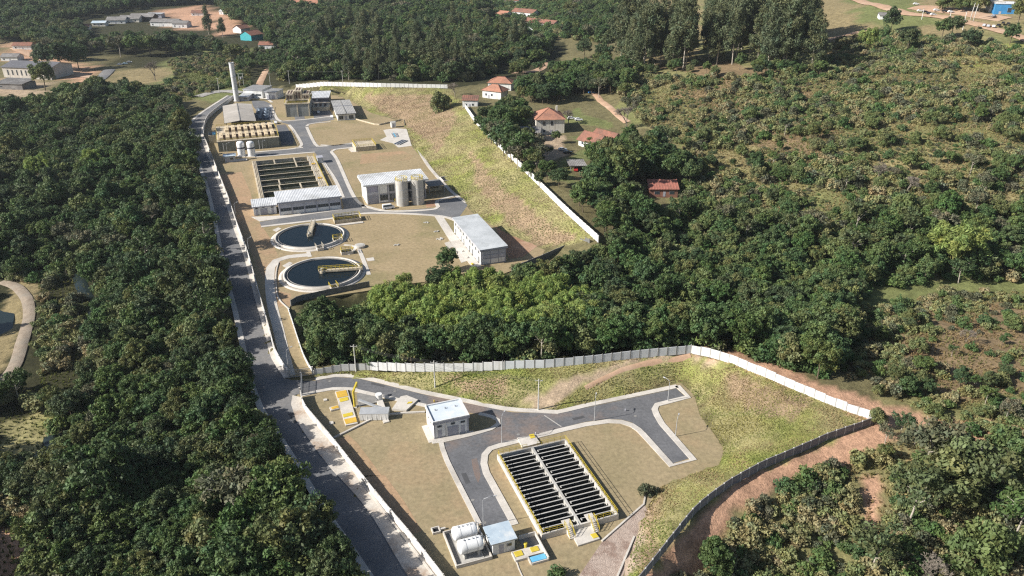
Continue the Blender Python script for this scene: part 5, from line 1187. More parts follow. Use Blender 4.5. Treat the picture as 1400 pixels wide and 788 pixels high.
r = thing('carport', 'open carport with a flat grey sheet roof over a red car', 'carport', Tc(8, 700, 602), .1)
ribbed(-.6, -.4, 7.2, 8.5, 2.6, 2.9, 10).build('roof', M_FIBRE, r)
for x in (.1, 6.5):
    for y in (.1, 7.9): ubox('post', M_GREYP, r, (x, y, -.6), (.2, .2, 3.2))
MB().box(.2, 7.6, -.5, 6.4, 7.8, 2.4).build('back_wall', M_TILE2, r)
car('red car parked under the flat grey carport roof', Tc(8, 728, 596), 1.5, Rc)
house('shed', 'low red tiled shed standing alone in the right woodland', Tc(8, 1120, 735), .0, 11.5, 6.0, 3.2, 'shed', 2.2, .5, M_TILE2, mat('bright_clay_tile', (.36, .14, .105), (.28, .115, .085), .6, .9, 6, c3=(.22, .11, .08), fine=.3), [(2, 4, 1, 2.2), (8, 10, 1, 2.2)], [(5.5, 6.5)], cat='shed')
house('shed', 'low shed with grey fibre cement roof beside the farmhouse', Tc(8, 400, 432), -.1, 12.5, 10, 3.0, 'shed', 1.2, .4, M_HOUSEW, M_FIBRE, [(2, 3, 1, 2)], [(6, 7)], cat='shed')
# far left works and village
house('warehouse', 'long white warehouse with a dark grey roof at the far left', T(6, 106), -.20, 42.0, 24.0, 8.0, 'gable', 3.0, .8, mat('ribbed_white_wall', (.56, .52, .46), (.47, .43, .38), .3, .85, 4, stain=(.32, .29, .26)), mat('slate_grey_roof', (.14, .14, .155), (.11, .11, .12), .2, .7, 5), [(4 + 4 * i, 5.2 + 4 * i, 2, 6) for i in range(9)], [], cat='warehouse')
house('warehouse', 'low shed with a grey sloping roof in front of the white warehouse', T(-6, 122), -.15, 22.0, 14.0, 4.0, 'shed', 1.6, .6, M_FIBRE, M_FIBRE, [(4, 6, 1.5, 2.5)], [], cat='warehouse')
for i, (u, v, w, d, hw, rise, rz, mr, mw, lb) in enumerate(((146, 33, 20, 14, 4, 3, .1, M_FIBRE, M_WHITE, 'old grey roofed house at the near end of the far village row'), (163, 31, 22, 16, 4, 3, .05, M_FIBRE, M_HOUSEW, 'broad grey roofed house second in the far village row'), (178, 29, 26, 14, 4.5, 3, 0, M_FIBRE, M_DARK, 'long open fronted grey shed in the far village row'),
      (200, 25, 18, 10, 4.5, .6, 0, M_ROOFW, M_GREYP, 'shed with a white flat roof behind the far village row'), (206, 36, 30, 14, 4.5, 2.6, -.06, M_FIBRE, M_WHITE, 'long grey roofed house in front of the red earth bank'), (236, 38, 16, 12, 4.5, 2.2, -.06, M_FIBRE, M_WHITE, 'last grey roofed house before the dark trees'), (126, 36, 14, 10, 3.4, 1.6, .1, M_ROOFB, M_HOUSEW, 'small blue grey roofed hut left of the far village row'))):
    house('village_house', lb, T(u, v), rz, w, d, hw, 'gable' if rise > 1 else 'shed', rise, .7, mw, mr, [(2, 3.4, 1, 2.4), (w - 5, w - 3.4, 1, 2.4)], [(w * .45, w * .45 + 1.2)])
for u, v, w, d, rz, mr, mw, lb in ((402, 64, 12, 9, .3, M_TILE2, M_WHITE, 'small brown roofed house above the dirt track bend'), (383, 58, 11, 8, -.4, M_FIBRE, M_HOUSEW, 'small grey roofed house right of the teal gable house'), (262, 22, 14, 10, .1, M_TILE2, M_WHITE, 'small brown roofed house on the red earth bank'), (300, 20, 12, 9, -.3, M_ROOFW, M_WHITE, 'small white roofed hut at the top of the red earth yard'),
      (100, 42, 16, 10, .2, M_TILE2, M_HOUSEW, 'brown roofed house beside the blue grey roofed hut'), (18, 68, 16, 10, .1, M_TILE2, M_WHITE, 'brown roofed house on the red bank above the white warehouse'), (2, 84, 14, 10, 0, M_FIBRE, M_WHITE, 'small grey roofed house behind the white warehouse')):
    house('village_house', lb, T(u, v), rz, w, d, 3.6, 'gable', 2.2, .6, mw, mr, [(2, 3.2, 1, 2.2)], [(w * .5, w * .5 + 1)])
house('village_house', 'house with a bright teal gable wall and dark red roof', T(344, 56), 1.05, 15, 15, 5, 'gable', 3.6, .6, M_TEAL, M_TILE2, [(3, 4.4, 1.2, 2.6)], [(7, 8)])
house('village_house', 'dark brown roofed house behind the teal gable house', T(330, 46), 1.05, 12, 12, 4.5, 'gable', 3.2, .6, M_WHITE, M_TILE2, [(3, 4.4, 1.2, 2.6)], [])
house('village_house', 'small brown roofed hut in front of the teal gable house', T(354, 67), -.05, 14, 9, 3.6, 'gable', 2.4, .5, M_WHITE, M_TILE2, [(3, 4.4, 1.2, 2.4)], [(7, 8)])
house('village_house', 'very long house with red roof and teal walls at the top edge', T(388, 12), -.05, 58, 20, 6, 'gable', 5, .8, M_TEAL, M_TILE, [(5 + 8 * i, 7 + 8 * i, 1.5, 3.5) for i in range(6)], [])
for i, (u, v, w, d, hw, rz, mr, lb) in enumerate(((678, 24, 14, 12, 4, -.75, M_TILE, 'small orange roofed house left of the far red roofed school'), (700, 22, 30, 12, 5, -.72, M_TILE2, 'upper long red roofed wing of the far school'), (716, 36, 40, 11, 5, -.78, M_TILE2, 'lower long red roofed wing of the far school'), (690, 6, 18, 12, 5, -.4, M_TILE2, 'red roofed block at the top edge behind the far school'))):
    house('school_building', lb, T(u, v), rz, w, d, hw, 'gable', 3, .8, M_WHITE, mr, [(3 + 5 * k, 5 + 5 * k, 1.4, 3) for k in range(int(w / 5) - 1)], [], cat='building')
o = panel_wall('garden_wall', 'long white wall running down from the far school', [T(u, v) for u, v in ((716, 36), (728, 45), (742, 52))], 3.0, 5, M_WHITE, M_WHITE, .3, -1)
house('shed', 'white shed with a bright blue front beside the dirt car park', T(1358, 20), -.25, 14, 12, 7, 'shed', .6, .4, M_BLUE, M_ROOFW, [(8, 10.5, 1.5, 4.5)], [(3, 4.5)], cat='shed')
house('shed', 'pale concrete block next to the bright blue shed front', T(1352, 17), -.25, 8, 10, 7.2, 'shed', .4, .3, M_CONC, M_CONC, [(2, 3, 2, 3)], [], cat='shed')
house('cottage', 'tiny white cottage with grey roof in the dry scrub field', T(1202, 27), -.2, 11, 7, 3.0, 'gable', 1.6, .5, M_WHITE, M_FIBRE, [(2, 3, 1, 2.2), (5, 6, 1, 2.2)], [(7.5, 8.5)])
for i, (u, v) in enumerate(((1326, 29), (1330, 31))):
    p = T(u, v); r = thing('palm_tree', ('slim palm with a pale trunk at the back of the car park island', 'slim palm with a pale trunk at the front of the car park island')[i], 'tree', p); h = 12.5
    MB().tube([(0, 0, -.5), (.3, 0, h * .5), (.9, 0, h)], .28, 8, .18).build('trunk', M_BARKW_ if False else M_POLE, r)
    mb = MB()
    for k in range(14):
        a = k * 2.4; e = .2 + .5 * (k % 3); P = [Vector((.9, 0, h)) + Vector((math.cos(a) * t * 2.2, math.sin(a) * t * 2.2, e * t * 1.6 - t * t * 1.6)) for t in (0, .35, .7, 1.0)]
        for s in range(3):
            d_ = (P[s + 1] - P[s]); n_ = Vector((-math.sin(a), math.cos(a), 0)) * (.32 - .08 * s); n2_ = Vector((-math.sin(a), math.cos(a), 0)) * (.24 - .08 * s)
            mb.add([P[s] - n_, P[s] + n_, P[s + 1] + n2_, P[s + 1] - n2_], [(0, 1, 2, 3)])
    mb.build('fronds', mat('palm_frond', (.10, .13, .04), None, 1, .7), r)
for i, (u, v, h) in enumerate(((1260, 27, 7), (1298, 27, 5.5), (1316, 41, 11))):
    p = T(u, v); r = thing('light_mast', ('thin white mast at the front edge of the dirt car park', 'short white mast beside the car park island', 'leaning white mast beside the dirt track')[i], 'mast', p); MB().cyl(0, 0, -.5, h, .2, .15, 8).build('shaft', M_WHITE, r); MB().bar((-.7, 0, h), (.7, 0, h), .2, .25).build('head', M_LAMP, r)

# ------------------------------------------------------------------ vegetation
rs = np.random.RandomState(11)
def leaf_mat(name, cols, transl=.22):
    m = bpy.data.materials.new(name); m.use_nodes = True
    n, l = m.node_tree.nodes, m.node_tree.links; b = n['Principled BSDF']; out = n['Material Output']
    b.inputs['Roughness'].default_value = .6; b.inputs['Specular IOR Level'].default_value = .25
    oi = n.new('ShaderNodeObjectInfo'); cr = n.new('ShaderNodeValToRGB'); cr.color_ramp.interpolation = 'LINEAR'
    e = cr.color_ramp.elements
    while len(e) < len(cols): e.new(.5)
    for i, c in enumerate(cols): e[i].position = i / (len(cols) - 1); e[i].color = (*c, 1)
    l.new(oi.outputs['Random'], cr.inputs['Fac'])
    at = n.new('ShaderNodeAttribute'); at.attribute_name = 'tint'
    x = n.new('ShaderNodeMix'); x.data_type = 'RGBA'; x.blend_type = 'MULTIPLY'; x.inputs[0].default_value = 1
    l.new(cr.outputs[0], x.inputs[6]); l.new(at.outputs['Color'], x.inputs[7]); l.new(x.outputs[2], b.inputs['Base Color'])
    t = n.new('ShaderNodeBsdfTranslucent'); l.new(x.outputs[2], t.inputs['Color'])
    ms = n.new('ShaderNodeMixShader'); ms.inputs[0].default_value = transl
    l.new(b.outputs[0], ms.inputs[1]); l.new(t.outputs[0], ms.inputs[2]); l.new(ms.outputs[0], out.inputs['Surface'])
    return m
L_DARK = leaf_mat('forest_leaf', [(.052, .084, .031), (.078, .124, .037), (.068, .100, .048), (.140, .152, .054), (.096, .152, .043), (.060, .098, .044), (.115, .136, .058)])
L_LUSH = leaf_mat('lush_leaf', [(.082, .145, .042), (.074, .124, .050), (.115, .165, .050), (.094, .134, .054)])
L_BAM = leaf_mat('bamboo_leaf', [(.265, .335, .090), (.225, .305, .080), (.285, .330, .110)], .38)
L_EUC = leaf_mat('eucalyptus_leaf', [(.100, .122, .062), (.118, .136, .066), (.092, .118, .066)])
L_OLIVE = leaf_mat('dry_scrub_leaf', [(.275, .250, .115), (.195, .215, .085), (.300, .250, .140), (.215, .225, .100), (.160, .190, .075)])
L_OLT = leaf_mat('olive_tree_leaf', [(.145, .175, .064), (.120, .160, .056), (.175, .182, .082)])
L_GREY = leaf_mat('grey_scrub_leaf', [(.140, .142, .085), (.120, .130, .072), (.155, .145, .095)])
M_BARK = mat('bark', (.15, .115, .08), (.10, .08, .055), 2, .9)
M_BARKW = mat('pale_bark', (.42, .38, .32), (.3, .26, .22), 1.5, .85)
M_TWIG = mat('bare_twigs', (.22, .19, .155), (.17, .145, .12), 2, .9)

def leaves(cent, rad, per, size, seed, up=.35, squash=.8, aspect=.55):
    """quads spread over a set of leafy clumps; cent (n,3), rad (n,), per leaves each"""
    r = np.random.RandomState(seed); n = len(cent); N = n * per
    d = r.normal(size=(N, 3)); d[:, 2] += up; d /= np.linalg.norm(d, axis=1)[:, None]
    k = np.repeat(np.arange(n), per)
    rr = rad[k] * (.45 + .6 * r.rand(N) ** .6)
    p = cent[k] + d * rr[:, None] * np.array([1, 1, squash])
    nm = d + r.normal(size=(N, 3)) * .55; nm /= np.linalg.norm(nm, axis=1)[:, None]
    t = np.cross(nm, r.normal(size=(N, 3))); t /= np.linalg.norm(t, axis=1)[:, None]
    b = np.cross(nm, t); s = size * (.65 + .7 * r.rand(N))
    t = t * s[:, None]; b = b * (s * aspect)[:, None]
    v = np.stack([p - t, p - b - t * .1, p + t, p + b - t * .1], 1).reshape(-1, 3)
    f = np.arange(N * 4).reshape(-1, 4)
    ct = .78 + .44 * r.rand(n); hue = r.normal(size=n) * .08
    c = ct[k] * (.86 + .28 * r.rand(N)); h = hue[k]
    col = np.stack([c * (1 + h), c, c * (1 - h * .5)], 1)
    return v, f, np.repeat(col, 4, 0)
def crown_pts(n, rx, ry, rz, seed, zmin=-.45, inner=.25):
    r = np.random.RandomState(seed); out = []
    while len(out) < n:
        d = r.normal(size=3); d /= np.linalg.norm(d)
        if d[2] < zmin: continue
        q = (.70 + .30 * r.rand()) if r.rand() > inner else .3 + .4 * r.rand()
        an = math.atan2(d[1], d[0]); wob = 1 + .17 * math.sin(2 * an + seed * 1.7) + .13 * math.sin(5 * an + 2.1 * seed + 3 * d[2]) + .10 * math.sin(4 * d[2] + seed)
        out.append(d * q * wob * np.array([rx, ry, rz]))
    return np.array(out)
def crown_mesh(name, seed, m, rx, rz, zc, nclump, per, size, cr=.33, **kw):
    c = crown_pts(nclump, rx, rx * .95, rz, seed, kw.pop('zmin', -.45)); r = np.random.RandomState(seed + 5)
    rad = rx * cr * (.7 + .6 * r.rand(nclump))
    v, f, col = leaves(c + np.array([0, 0, zc]), rad, per, size, seed + 9, **kw)
    me = np_mesh(name, v, f, False, col, 'tint'); me.materials.append(m); return me
def trunk_mesh(name, seed, h, r, spread, m, limbs=4, lean=.4):
    q = random.Random(seed); mb = MB()
    top = Vector((q.uniform(-lean, lean), q.uniform(-lean, lean), h)); mid = top * .5 + Vector((q.uniform(-.3, .3), q.uniform(-.3, .3), 0))
    mb.tube([(0, 0, -1.2), (0, 0, 0), mid, top], r, 7, r * .45)
    for i in range(limbs):
        a = 2 * math.pi * (i + q.random() * .6) / limbs; s = mid.lerp(top, q.uniform(.2, .95))
        e = s + Vector((math.cos(a) * spread, math.sin(a) * spread, spread * q.uniform(.5, 1.1)))
        mb.tube([s, s.lerp(e, .5) + Vector((0, 0, .3)), e], r * .45, 5, r * .12)
    me = bpy.data.meshes.new(name); me.from_pydata(mb.v, [], mb.f); me.polygons.foreach_set('use_smooth', mb.sm); me.materials.append(m); return me
def bare_mesh(name, seed, h, m, tr=None):
    q = random.Random(seed); mb = MB()
    def grow(p, d, L, r, k):
        e = p + d * L; mb.tube([p, p.lerp(e, .5) + Vector((q.uniform(-.1, .1), q.uniform(-.1, .1), 0)) * L * .3, e], r, 4 if k > 1 else 6, r * .62)
        if k >= 6: return
        for i in range(3):
            ax = Vector((q.uniform(-1, 1), q.uniform(-1, 1), q.uniform(-.35, .55))); n_ = (d + ax * (.62 + .1 * k)).normalized()
            if n_.z < -.1: n_.z *= -.5
            grow(p.lerp(e, q.uniform(.7, 1)), n_, L * q.uniform(.62, .8), max(r * .6, .05), k + 1)
    grow(Vector((0, 0, -.6)), Vector((q.uniform(-.1, .1), q.uniform(-.1, .1), 1)).normalized(), h * .30, h * .028, 0)
    me = bpy.data.meshes.new(name); me.from_pydata(mb.v, [], mb.f); me.materials.append(m); return me
def bamboo_mesh(name, seed):
    r = np.random.RandomState(seed); cs = []; rd = []
    for i in range(26):
        a = r.rand() * 6.283; out = 1.2 + 4.6 * r.rand() ** .7; h = 9.5 + 4 * r.rand() - out * .45
        for t in np.linspace(.45, 1.18, 8):
            u = min(t, 1); x = out * u ** 1.8; z = h * math.sin(min(u, 1) * 1.45) - max(0, t - .92) * 8
            cs.append((math.cos(a) * (x + max(0, t - 1) * 3), math.sin(a) * (x + max(0, t - 1) * 3), z)); rd.append((.55 + .55 * math.sin(min(1, t) * 2.6)) * (.8 + .4 * r.rand()))
    v, f, col = leaves(np.array(cs), np.array(rd), 34, .46, seed + 3, up=.15, squash=1.0, aspect=.3)
    me = np_mesh(name, v, f, False, col, 'tint'); me.materials.append(L_BAM); return me
def culm_mesh(name, seed):
    r = random.Random(seed); mb = MB()
    for i in range(22):
        a = r.random() * 6.283; o = 1.0 + r.random() * 2.6; h = 8 + 3 * r.random(); b0 = Vector((math.cos(a) * .9 * r.random(), math.sin(a) * .9 * r.random(), -.4))
        mb.tube([b0, b0 + Vector((math.cos(a) * o * .25, math.sin(a) * o * .25, h * .55)), b0 + Vector((math.cos(a) * o, math.sin(a) * o, h))], .07, 5, .03)
    me = bpy.data.meshes.new(name); me.from_pydata(mb.v, [], mb.f); me.materials.append(mat('bamboo_culm', (.24, .24, .09), None, 1, .6)); return me

V = {}
V['dark'] = [(crown_mesh('crown', 100 + i, L_DARK, 3.7 + .3 * (i % 3), 3.2 + .5 * (i % 2), 6.4, 104, 56, .29, cr=.215, zmin=-.65), trunk_mesh('trunk', i, 6.0, .26, 2.2, M_BARK)) for i in range(7)]
V['lush'] = [(crown_mesh('crown', 200 + i, L_LUSH, 3.9, 3.4, 6.4, 92, 58, .31, cr=.235, zmin=-.65), trunk_mesh('trunk', 20 + i, 6.0, .26, 2.2, M_BARK)) for i in range(5)]
V['bamboo'] = [(bamboo_mesh('crown', 300 + i), culm_mesh('culms', 40 + i)) for i in range(4)]
V['euc'] = []
for i in range(4):
    c = crown_pts(80, 3.9, 3.7, 10.0, 400 + i, -.95, .35); c = c * np.array([1, 1, 1]); c[:, :2] *= (1.05 - .35 * np.clip(c[:, 2:3] / 8.5, -1, 1)); r_ = np.random.RandomState(i)
    v, f, col = leaves(c + np.array([0, 0, 13.2]), 1.1 + .7 * r_.rand(80), 70, .46, 410 + i, up=0, squash=1.15, aspect=.35)
    me = np_mesh('crown', v, f, False, col, 'tint'); me.materials.append(L_EUC)
    V['euc'].append((me, trunk_mesh('trunk', 60 + i, 17.0, .30, 2.6, M_BARKW, 5, .7)))
V['thin'] = []
for i in range(3):                                       # sparse crowns that let the limbs show
    me = crown_mesh('crown', 500 + i, L_GREY if i == 0 else L_DARK, 4.2, 2.6, 7.2, 34, 34, .36, cr=.26, zmin=-.1)
    V['thin'].append((me, trunk_mesh('trunk', 80 + i, 6.6, .24, 3.0, M_BARKW, 7)))
V['olive'] = [(crown_mesh('crown', 700 + i, L_OLT, 4.0, 2.9, 4.6, 44, 90, .36, cr=.34, zmin=-.8), trunk_mesh('trunk', 120 + i, 4.0, .24, 2.2, M_BARK)) for i in range(3)]
V['bare'] = [(bare_mesh('branches', 90 + i, 11.0, M_TWIG), None) for i in range(3)]
SHRUB = [crown_mesh('shrub', 600 + i, L_OLIVE if i < 5 else (L_LUSH if i < 7 else L_GREY), 1.7 + .25 * (i % 3), 1.25 + .2 * (i % 2), .75, 18, 46, .27, cr=.42, zmin=-.2) for i in range(8)]
NAMES = {'dark': 'broadleaf_tree', 'lush': 'leafy_tree', 'bamboo': 'bamboo_clump', 'euc': 'eucalyptus_tree', 'thin': 'sparse_tree', 'bare': 'bare_tree', 'olive': 'scrub_tree'}
REP = {}
def tree(kind, x, y, s, label, group, sz=None, var=None, name=None, z=None):
    var = rnd.randrange(len(V[kind])) if var is None else var % len(V[kind])
    cm, tm = V[kind][var]; z = ground_z(x, y) if z is None else z
    o = thing(name or NAMES[kind], label, 'bamboo' if kind == 'bamboo' else 'tree', (x, y, z), rnd.uniform(0, 6.28), group)
    o.scale = (s, s, sz or s * rnd.uniform(.9, 1.12))
    c = bpy.data.objects.new('branches' if kind == 'bare' else 'crown', cm); COL.objects.link(c); c.parent = o
    if tm: t_ = bpy.data.objects.new('culms' if kind == 'bamboo' else 'trunk', tm); COL.objects.link(t_); t_.parent = o
    REP.setdefault((kind, var), c)
    return o
def poisson(poly, spacing, seed, exclude=(), jitter_map=None, wmax=None):
    """scatter points over the land seen inside poly (sight-line coordinates)"""
    T_ = [T(u, max(v, 2)) for u, v in poly]
    xs = [p.x for p in T_]; ys = [p.y for p in T_]
    r = np.random.RandomState(seed); x0, x1, y0, y1 = min(xs) - 10, max(xs) + 10, min(ys) - 10, max(ys) + 10
    x0, x1 = max(x0, -900), min(x1, 900)
    nx_ = int((x1 - x0) / spacing); ny_ = int((y1 - y0) / (spacing * .87))
    I, J = np.meshgrid(np.arange(nx_), np.arange(ny_))
    X = x0 + (I + .5 * (J % 2) + (r.rand(*I.shape) - .5) * .75) * spacing; Y = y0 + (J + (r.rand(*I.shape) - .5) * .75) * spacing * .87
    X = X.ravel(); Y = Y.ravel(); Zg = ground_zv(X, Y); u, v, s = to_px(X, Y, Zg)
    k = in_poly(u, v, poly) & (Y > 40)
    for e in exclude: k &= ~in_poly(u, v, e)
    k &= ~in_poly(X, Y, up_poly) & ~in_poly(X, Y, low_poly) & ~in_poly(X, Y, road_poly)
    return np.stack([X[k], Y[k], Zg[k], u[k], v[k], s[k]], 1)

def scatter(name, label, pts, sources, kind='stuff'):    # pts: x y z rot sx sz variant
    me = bpy.data.meshes.new(name); n = len(pts); me.vertices.add(n); me.vertices.foreach_set('co', pts[:, :3].astype(np.float32).ravel())
    a = me.attributes.new('rot', 'FLOAT_VECTOR', 'POINT'); a.data.foreach_set('vector', np.stack([pts[:, 3] * 0, pts[:, 3] * 0, pts[:, 3]], 1).astype(np.float32).ravel())
    a = me.attributes.new('scl', 'FLOAT_VECTOR', 'POINT'); a.data.foreach_set('vector', np.stack([pts[:, 4], pts[:, 4], pts[:, 5]], 1).astype(np.float32).ravel())
    a = me.attributes.new('vi', 'INT', 'POINT'); a.data.foreach_set('value', pts[:, 6].astype(np.int32))
    o = bpy.data.objects.new(name, me); COL.objects.link(o); tag(o, label, None, None, kind)
    ng = bpy.data.node_groups.new(name, 'GeometryNodeTree'); ng.interface.new_socket('Geometry', in_out='INPUT', socket_type='NodeSocketGeometry'); ng.interface.new_socket('Geometry', in_out='OUTPUT', socket_type='NodeSocketGeometry')
    N, L = ng.nodes, ng.links; gi = N.new('NodeGroupInput'); go = N.new('NodeGroupOutput'); jn = N.new('GeometryNodeJoinGeometry')
    def attr(nm, tp):
        q = N.new('GeometryNodeInputNamedAttribute'); q.data_type = tp; q.inputs['Name'].default_value = nm; return q.outputs['Attribute']
    ro, sl, vi = attr('rot', 'FLOAT_VECTOR'), attr('scl', 'FLOAT_VECTOR'), attr('vi', 'INT')
    for k, src in enumerate(sources):
        oi = N.new('GeometryNodeObjectInfo'); oi.inputs['Object'].default_value = src; oi.inputs['As Instance'].default_value = True; oi.transform_space = 'ORIGINAL'
        cmp_ = N.new('FunctionNodeCompare'); cmp_.data_type = 'INT'; cmp_.operation = 'EQUAL'; L.new(vi, cmp_.inputs[2]); cmp_.inputs[3].default_value = k
        ip = N.new('GeometryNodeInstanceOnPoints'); L.new(gi.outputs[0], ip.inputs['Points']); L.new(cmp_.outputs[0], ip.inputs['Selection']); L.new(oi.outputs['Geometry'], ip.inputs['Instance'])
        L.new(ro, ip.inputs['Rotation']); L.new(sl, ip.inputs['Scale']); L.new(ip.outputs[0], jn.inputs[0])
    L.new(jn.outputs[0], go.inputs[0]); md = o.modifiers.new('scatter', 'NODES'); md.node_group = ng
    return o

# ---- where the woods stand
RIVER = [(-60, 372), (52, 388), (62, 470), (50, 530), (-60, 560)]
STREAM = [(100, 380), (118, 370), (140, 420), (142, 475), (122, 478), (112, 430)]
CLEAR1 = [(-60, 575), (60, 560), (90, 600), (85, 640), (-60, 660)]
CLEAR2 = [(-60, 665), (66, 688), (74, 760), (62, 840), (-60, 850)]
F_LEFT = [(-90, 165), (0, 160), (70, 142), (130, 126), (205, 130), (245, 147), (251, 174), (254, 200), (267, 240), (279, 290), (290, 340), (301, 395), (310, 440), (320, 480), (334, 525), (349, 572), (368, 612), (387, 652),
          (420, 700), (454, 755), (490, 815), (520, 870), (-260, 900), (-160, 500)]
F_MID = [(414, 455), (432, 500), (500, 498), (560, 498), (640, 496), (700, 494), (800, 486), (870, 480), (940, 473), (1000, 478), (1060, 502), (1120, 526), (1150, 505), (1160, 440), (1080, 392), (1000, 380), (930, 360), (880, 345), (832, 345), (800, 362), (760, 378), (690, 394), (620, 402), (560, 414), (500, 428), (450, 444)]
F_RIGHT = [(835, 340), (880, 310), (940, 292), (1000, 292), (1060, 300), (1140, 330), (1250, 300), (1420, 290), (1440, 385), (1300, 388), (1180, 400), (1160, 440), (1080, 392), (1000, 382), (930, 362)]
F_TOP = [(385, 112), (470, 110), (600, 112), (640, 112), (700, 90), (745, 88), (760, 52), (830, 60), (850, 15), (850, 2), (440, 4), (440, 30), (420, 45), (400, 60), (415, 85), (400, 100)]
F_TL = [(-60, 55), (0, 42), (60, 30), (120, 12), (280, 7), (420, 5), (440, 2), (-100, 2)]
F_TL2 = [(-20, 60), (0, 42), (110, 40), (125, 62), (110, 82), (80, 88), (62, 72), (20, 58)]
F_TL3 = [(118, 74), (150, 60), (240, 58), (290, 62), (300, 76), (245, 78), (200, 72), (150, 78)]
F_TL4 = [(296, 12), (380, 14), (440, 20), (440, 60), (405, 80), (384, 74), (372, 58), (340, 38), (320, 34)]
F_TL5 = [(60, 42), (112, 26), (140, 20), (205, 11), (212, 9), (300, 6), (420, 4), (100, 3), (-60, 30), (-60, 45)]
F_TL6 = [(345, 74), (398, 80), (400, 112), (376, 114), (366, 98), (350, 100), (330, 112), (325, 92)]
SCHOOL = [(664, -5), (770, -5), (778, 66), (742, 70), (700, 58), (664, 40)]
BAM = [(500, 420), (560, 418), (640, 412), (720, 420), (790, 425), (800, 470), (740, 486), (640, 480), (560, 475), (510, 455)]
CLEAR3 = [(45, 372), (112, 368), (128, 470), (135, 510), (90, 560), (45, 545)]
gaps = [RIVER, STREAM, CLEAR1, CLEAR2, CLEAR3]
big = []
for poly, sp, sd, kinds, smin, smax, reg in ((F_LEFT, 5.0, 1, ('dark', 'dark', 'dark', 'dark', 'olive', 'lush', 'dark', 'lush', 'thin'), .42, 1.16, 0), (F_MID, 5.4, 2, ('dark', 'lush', 'lush', 'dark', 'lush', 'olive'), .62, 1.2, 1), (F_RIGHT, 6.2, 3, ('lush', 'dark', 'olive', 'thin', 'lush', 'olive'), .5, 1.15, 2),
                                             (F_TOP, 8.5, 4, ('dark', 'dark', 'olive', 'lush', 'thin', 'dark'), .8, 1.75, 3), (F_TL, 11, 5, ('dark', 'dark', 'lush'), 1.3, 2.1, 4), (F_TL2, 10, 6, ('dark', 'dark', 'lush', 'thin'), .9, 1.5, 4), (F_TL3, 10, 7, ('dark', 'lush', 'dark', 'thin'), .8, 1.3, 4), (F_TL5, 10, 9, ('dark', 'dark', 'lush'), .9, 1.4, 4), (F_TL6, 8, 10, ('dark', 'lush', 'thin'), .5, .95, 4), (F_TL4, 9, 8, ('dark', 'lush', 'dark', 'thin'), 1.0, 1.7, 4)):
    ex = gaps if reg == 0 else [SCHOOL] if reg == 3 else ([BAM, [(830, 440), (900, 424), (1000, 428), (1060, 446), (960, 456), (860, 458)]] if reg == 1 else [])
    P = poisson(poly, sp, sd, ex); nn = fbm(P[:, 0], P[:, 1], 30, 77)
    for i, p in enumerate(P):
        kd = kinds[rnd.randrange(len(kinds))]
        s = smin + (smax - smin) * min(1, max(0, rnd.random() * .6 + (nn[i] - .3) * 1.0))
        if reg == 0 and rnd.random() < .09: s *= 1.5
        big.append((p[5] * s, kd, p[0], p[1], p[2], s, reg))
big.sort(reverse=True)
LAB = {('dark', 0): 'dark green broadleaf tree in the dense forest left of the road', ('dark', 1): 'dark green broadleaf tree in the woodland between the two sites', ('dark', 2): 'dark green broadleaf tree in the woodland right of the embankment',
       ('dark', 3): 'dark green broadleaf tree in the wood behind the far white wall', ('dark', 4): 'dark green broadleaf tree in the shaded wood at the far left',
       ('lush', 0): 'fresh green leafy tree in the dense forest left of the road', ('lush', 1): 'fresh green leafy tree in the woodland between the two sites', ('lush', 2): 'fresh green leafy tree in the woodland right of the embankment',
       ('lush', 3): 'fresh green leafy tree in the wood behind the far white wall', ('lush', 4): 'fresh green leafy tree in the shaded wood at the far left',
       ('thin', 0): 'sparse tree with visible limbs in the dense forest left of the road', ('thin', 2): 'sparse tree with visible limbs in the woodland right of the embankment', ('thin', 3): 'sparse tree with visible limbs in the wood behind the far white wall', ('thin', 4): 'sparse tree with visible limbs in the shaded wood at the far left'}
def forest_label(kd, reg, x, y, z, s):
    u, v, q = to_px(x, y, z); big_ = 'large ' if s > 1.0 else 'small ' if s < .68 else 'mid sized '
    k_ = {'dark': 'dark green broadleaf tree', 'lush': 'fresh green leafy tree', 'thin': 'sparse tree with visible limbs', 'olive': 'olive green tree'}[kd]
    if reg == 0:
        e = np.interp(v, [p_[1] for p_ in ROAD_L[5:]], [p_[0] for p_ in ROAD_L[5:]])
        w_ = 'along the kerb of the tree shaded road' if e - u < 45 else 'beside the stream in the left forest' if u < 190 and 330 < v < 660 else 'below the far road in the left forest' if v < 230 else 'near the bottom edge of the left forest' if v > 640 else 'deep inside the left forest'
    elif reg == 1: w_ = 'right behind the panel wall of the lower site' if v > 474 else 'below the two round tanks' if u < 530 else 'at the back of the bamboo thicket' if u < 800 else 'at the right end of the middle woodland'
    elif reg == 2: w_ = 'in the woodland below the lone red shed' if u < 1000 else 'in the valley woodland at the right edge' if u > 1220 else 'in the valley woodland right of the white wall'
    else: return LAB[(kd, reg)]
    return big_ + k_ + ' ' + w_
GRP = {0: 'forest trees left of the road', 1: 'woodland between the two sites', 2: 'woodland right of the embankment', 3: 'wood behind the far wall', 4: 'shaded wood at the far left'}
cnt = {}; rest = []
LIM = {'dark': 290, 'lush': 230, 'thin': 90, 'olive': 140}; LAB[('olive', 3)] = 'olive green tree in the wood behind the far white wall'; LAB[('olive', 2)] = 'olive green tree in the woodland right of the embankment'; LAB[('olive', 1)] = 'olive green tree in the woodland between the two sites'
for px_, kd, x, y, z, s, reg in big:
    k = cnt.get(kd, 0)
    if k < LIM[kd]: cnt[kd] = k + 1; tree(kd, x, y, s, forest_label(kd, reg, x, y, z, s), GRP[reg], z=z, sz=s * rnd.uniform(.85, 1.2))
    else: rest.append((kd, x, y, z, s))
